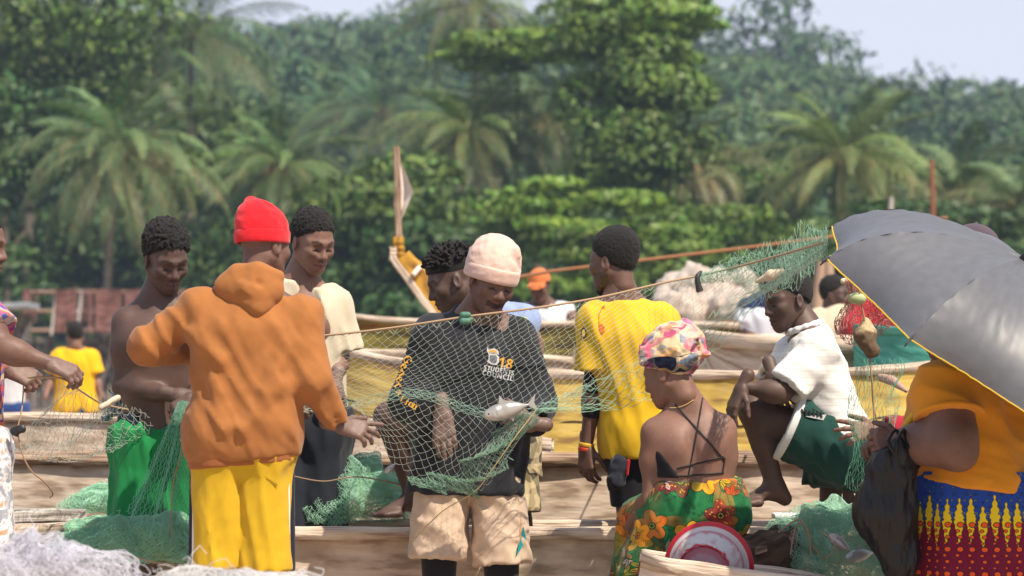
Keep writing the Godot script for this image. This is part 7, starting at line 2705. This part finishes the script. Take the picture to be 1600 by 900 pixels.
func cast_far() -> void:
	var far := func(d: float, j: Dictionary, face: Vector3, skin: Color, label: String, hair: bool) -> Array:
		var k := joints(d, j)
		k.merge({face = face, fw = Vector3(face.x, 0, face.z), skin = skin})
		var who := a_person(k, label, [body_field(k, {cell = 0.02}), head_field(k.hd, k.face, 0.0, skin, {cell = 0.009})], {cell = 0.009, thick = 0.012} if hair else {})
		return [k, who]
	# man in the orange cap on the boat
	var d := 26.0
	var r: Array = far.call(d, {hd = [843, 448, 0.1], nk = [848, 474, 0], shl = [818, 487, 0], shr = [884, 485, 0], ell = [802, 512, 0.2], wrl = [830, 520, 0.35], elr = [905, 512, 0.1], wrr = [880, 512, 0.35],
		hipl = [835, 575, 0], hipr = [868, 575, 0], knl = [830, 640, 0.35], knr = [870, 640, 0.35], anl = [830, 720, 0.3], anr = [870, 720, 0.3]}, Vector3(-0.2, -0.3, 0.9), D_MID, "man in an orange cap and white sleeveless vest leaning on a moored boat", true)
	wear(r[1], "white_vest", shirt_field(r[0], {off = 0.016, sl = 0.0, sr = 0.0, hem = P(850, 580, d), cell = 0.018, neckhole = 0.04}), cloth(Color(0.66, 0.68, 0.72), 0.05))
	wear(r[1], "shorts", trousers_field(r[0], {leg = 0.9, cell = 0.025}), cloth(Color(0.05, 0.06, 0.09)))
	hat(r[1], "orange_cap", r[0], func(f: Field):
		f.ell(Vector3(0, 0.06, -0.01), Vector3(0.092, 0.095, 0.112), 0.03)
		f.cut(Vector3(0, 0.045, 0), Vector3(0, -1, 0.1), 0.008)
		f.ell(Vector3(0, 0.045, 0.11), Vector3(0.078, 0.012, 0.08), 0.01, Basis(Vector3(1, 0, 0), 0.2)), cloth(Color(0.55, 0.16, 0.05), 0.2), 0.0, 0.009)
	# man in the yellow shirt on the beach
	d = 31.0
	r = far.call(d, {hd = [117, 524, 0.0], nk = [117, 546, 0], shl = [94, 558, 0], shr = [141, 558, 0], ell = [80, 592, 0.0], wrl = [70, 622, 0.15], elr = [149, 592, 0], wrr = [160, 622, 0.05],
		hipl = [105, 638, 0], hipr = [132, 638, 0], knl = [105, 706, 0], knr = [133, 706, 0], anl = [105, 776, 0], anr = [134, 776, 0]}, Vector3(-0.3, -0.1, -0.9), D_WARM, "man in a yellow polo shirt on the beach with his back turned", true)
	wear(r[1], "yellow_shirt", shirt_field(r[0], {off = 0.03, sl = 0.75, sr = 0.75, flare = 0.04, hem = P(118, 645, d), skirt = 0.08, cell = 0.018}), cloth(Color(0.74, 0.40, 0.008), 0.06))
	wear(r[1], "shorts", trousers_field(r[0], {leg = 0.9, cell = 0.025}), cloth(Color(0.03, 0.05, 0.09)))
	# bather in blue shorts at the far left
	d = 33.0
	r = far.call(d, {hd = [12, 545, 0.0], nk = [14, 568, 0], shl = [-8, 578, 0], shr = [36, 578, 0], ell = [-14, 605, 0.0], wrl = [-12, 632, 0.1], elr = [42, 605, 0], wrr = [38, 632, 0.05],
		hipl = [3, 640, 0], hipr = [26, 640, 0], knl = [2, 710, 0], knr = [28, 710, 0], anl = [0, 778, 0], anr = [30, 778, 0]}, Vector3(0.3, -0.1, 0.9), D_MID, "distant person in a pale shirt and blue shorts beyond the left canoe", true)
	wear(r[1], "pale_shirt", shirt_field(r[0], {off = 0.022, sl = 0.6, sr = 0.6, flare = 0.03, hem = P(14, 632, d), cell = 0.018}), cloth(Color(0.55, 0.55, 0.58), 0.05))
	wear(r[1], "blue_shorts", trousers_field(r[0], {leg = 0.9, cell = 0.025, off = 0.03}), cloth(Color(0.02, 0.05, 0.18)))
	# people among the boats on the right
	d = 22.0
	r = far.call(d, {hd = [1206, 448, 0.0], nk = [1197, 468, 0], shl = [1172, 482, 0], shr = [1222, 482, 0], ell = [1165, 515, 0.0], wrl = [1185, 535, 0.2], elr = [1228, 515, 0], wrr = [1210, 535, 0.2],
		hipl = [1185, 570, 0], hipr = [1212, 570, 0], knl = [1180, 640, 0.2], knr = [1214, 640, 0.2], anl = [1180, 720, 0.1], anr = [1214, 720, 0.1]}, Vector3(0.5, -0.3, 0.8), D_MID, "person in a white navy-collared shirt half hidden behind the young man's face", true)
	wear(r[1], "white_shirt", shirt_field(r[0], {off = 0.024, sl = 0.7, sr = 0.7, flare = 0.04, hem = P(1197, 575, d), cell = 0.016}), cloth(Color(0.68, 0.69, 0.74), 0.04))
	wear(r[1], "navy_collar", shirt_field(r[0], {off = 0.03, sl = 0.0, sr = 0.0, hem = P(1197, 482, d), cell = 0.012, neck = 0.3}), cloth(Color(0.02, 0.03, 0.09)))
	wear(r[1], "red_shorts", trousers_field(r[0], {leg = 0.9, cell = 0.02}), cloth(Color(0.4, 0.02, 0.02)))
	d = 22.5
	r = far.call(d, {hd = [1305, 460, 0.0], nk = [1303, 484, 0], shl = [1281, 497, 0], shr = [1324, 497, 0], ell = [1272, 530, 0.1], wrl = [1290, 550, 0.2], elr = [1332, 530, 0.1], wrr = [1310, 552, 0.25],
		hipl = [1291, 585, 0], hipr = [1318, 585, 0], knl = [1290, 650, 0.2], knr = [1318, 650, 0.2], anl = [1290, 720, 0.1], anr = [1318, 720, 0.1]}, Vector3(0.85, -0.1, 0.4), D_DARK, "person in a cream shirt sitting beyond the turquoise boat", true)
	wear(r[1], "cream_shirt", shirt_field(r[0], {off = 0.026, sl = 0.8, sr = 0.8, flare = 0.04, hem = P(1304, 590, d), cell = 0.016}), cloth(Color(0.60, 0.50, 0.36), 0.06))
	wear(r[1], "trousers", trousers_field(r[0], {leg = 1.5, cell = 0.025}), cloth(Color(0.05, 0.05, 0.05)))
	d = 21.0
	r = far.call(d, {hd = [1395, 440, 0.0], nk = [1382, 466, 0], shl = [1352, 480, 0], shr = [1410, 480, 0], ell = [1338, 515, 0.1], wrl = [1360, 530, 0.25], elr = [1422, 520, 0.0], wrr = [1400, 540, 0.2],
		hipl = [1362, 580, 0], hipr = [1400, 580, 0], knl = [1340, 610, 0.3], knr = [1380, 620, 0.35], anl = [1340, 700, 0.3], anr = [1380, 700, 0.3]}, Vector3(-0.8, -0.3, 0.4), D_DARK, "person in a dark red robe beyond the turquoise boat, beside the umbrella edge", true)
	wear(r[1], "red_robe", shirt_field(r[0], {off = 0.04, sl = 1.6, sr = 1.6, flare = 0.05, hem = P(1380, 600, d), skirt = 0.15, cell = 0.016}), cloth(Color(0.34, 0.015, 0.02), 0.15))
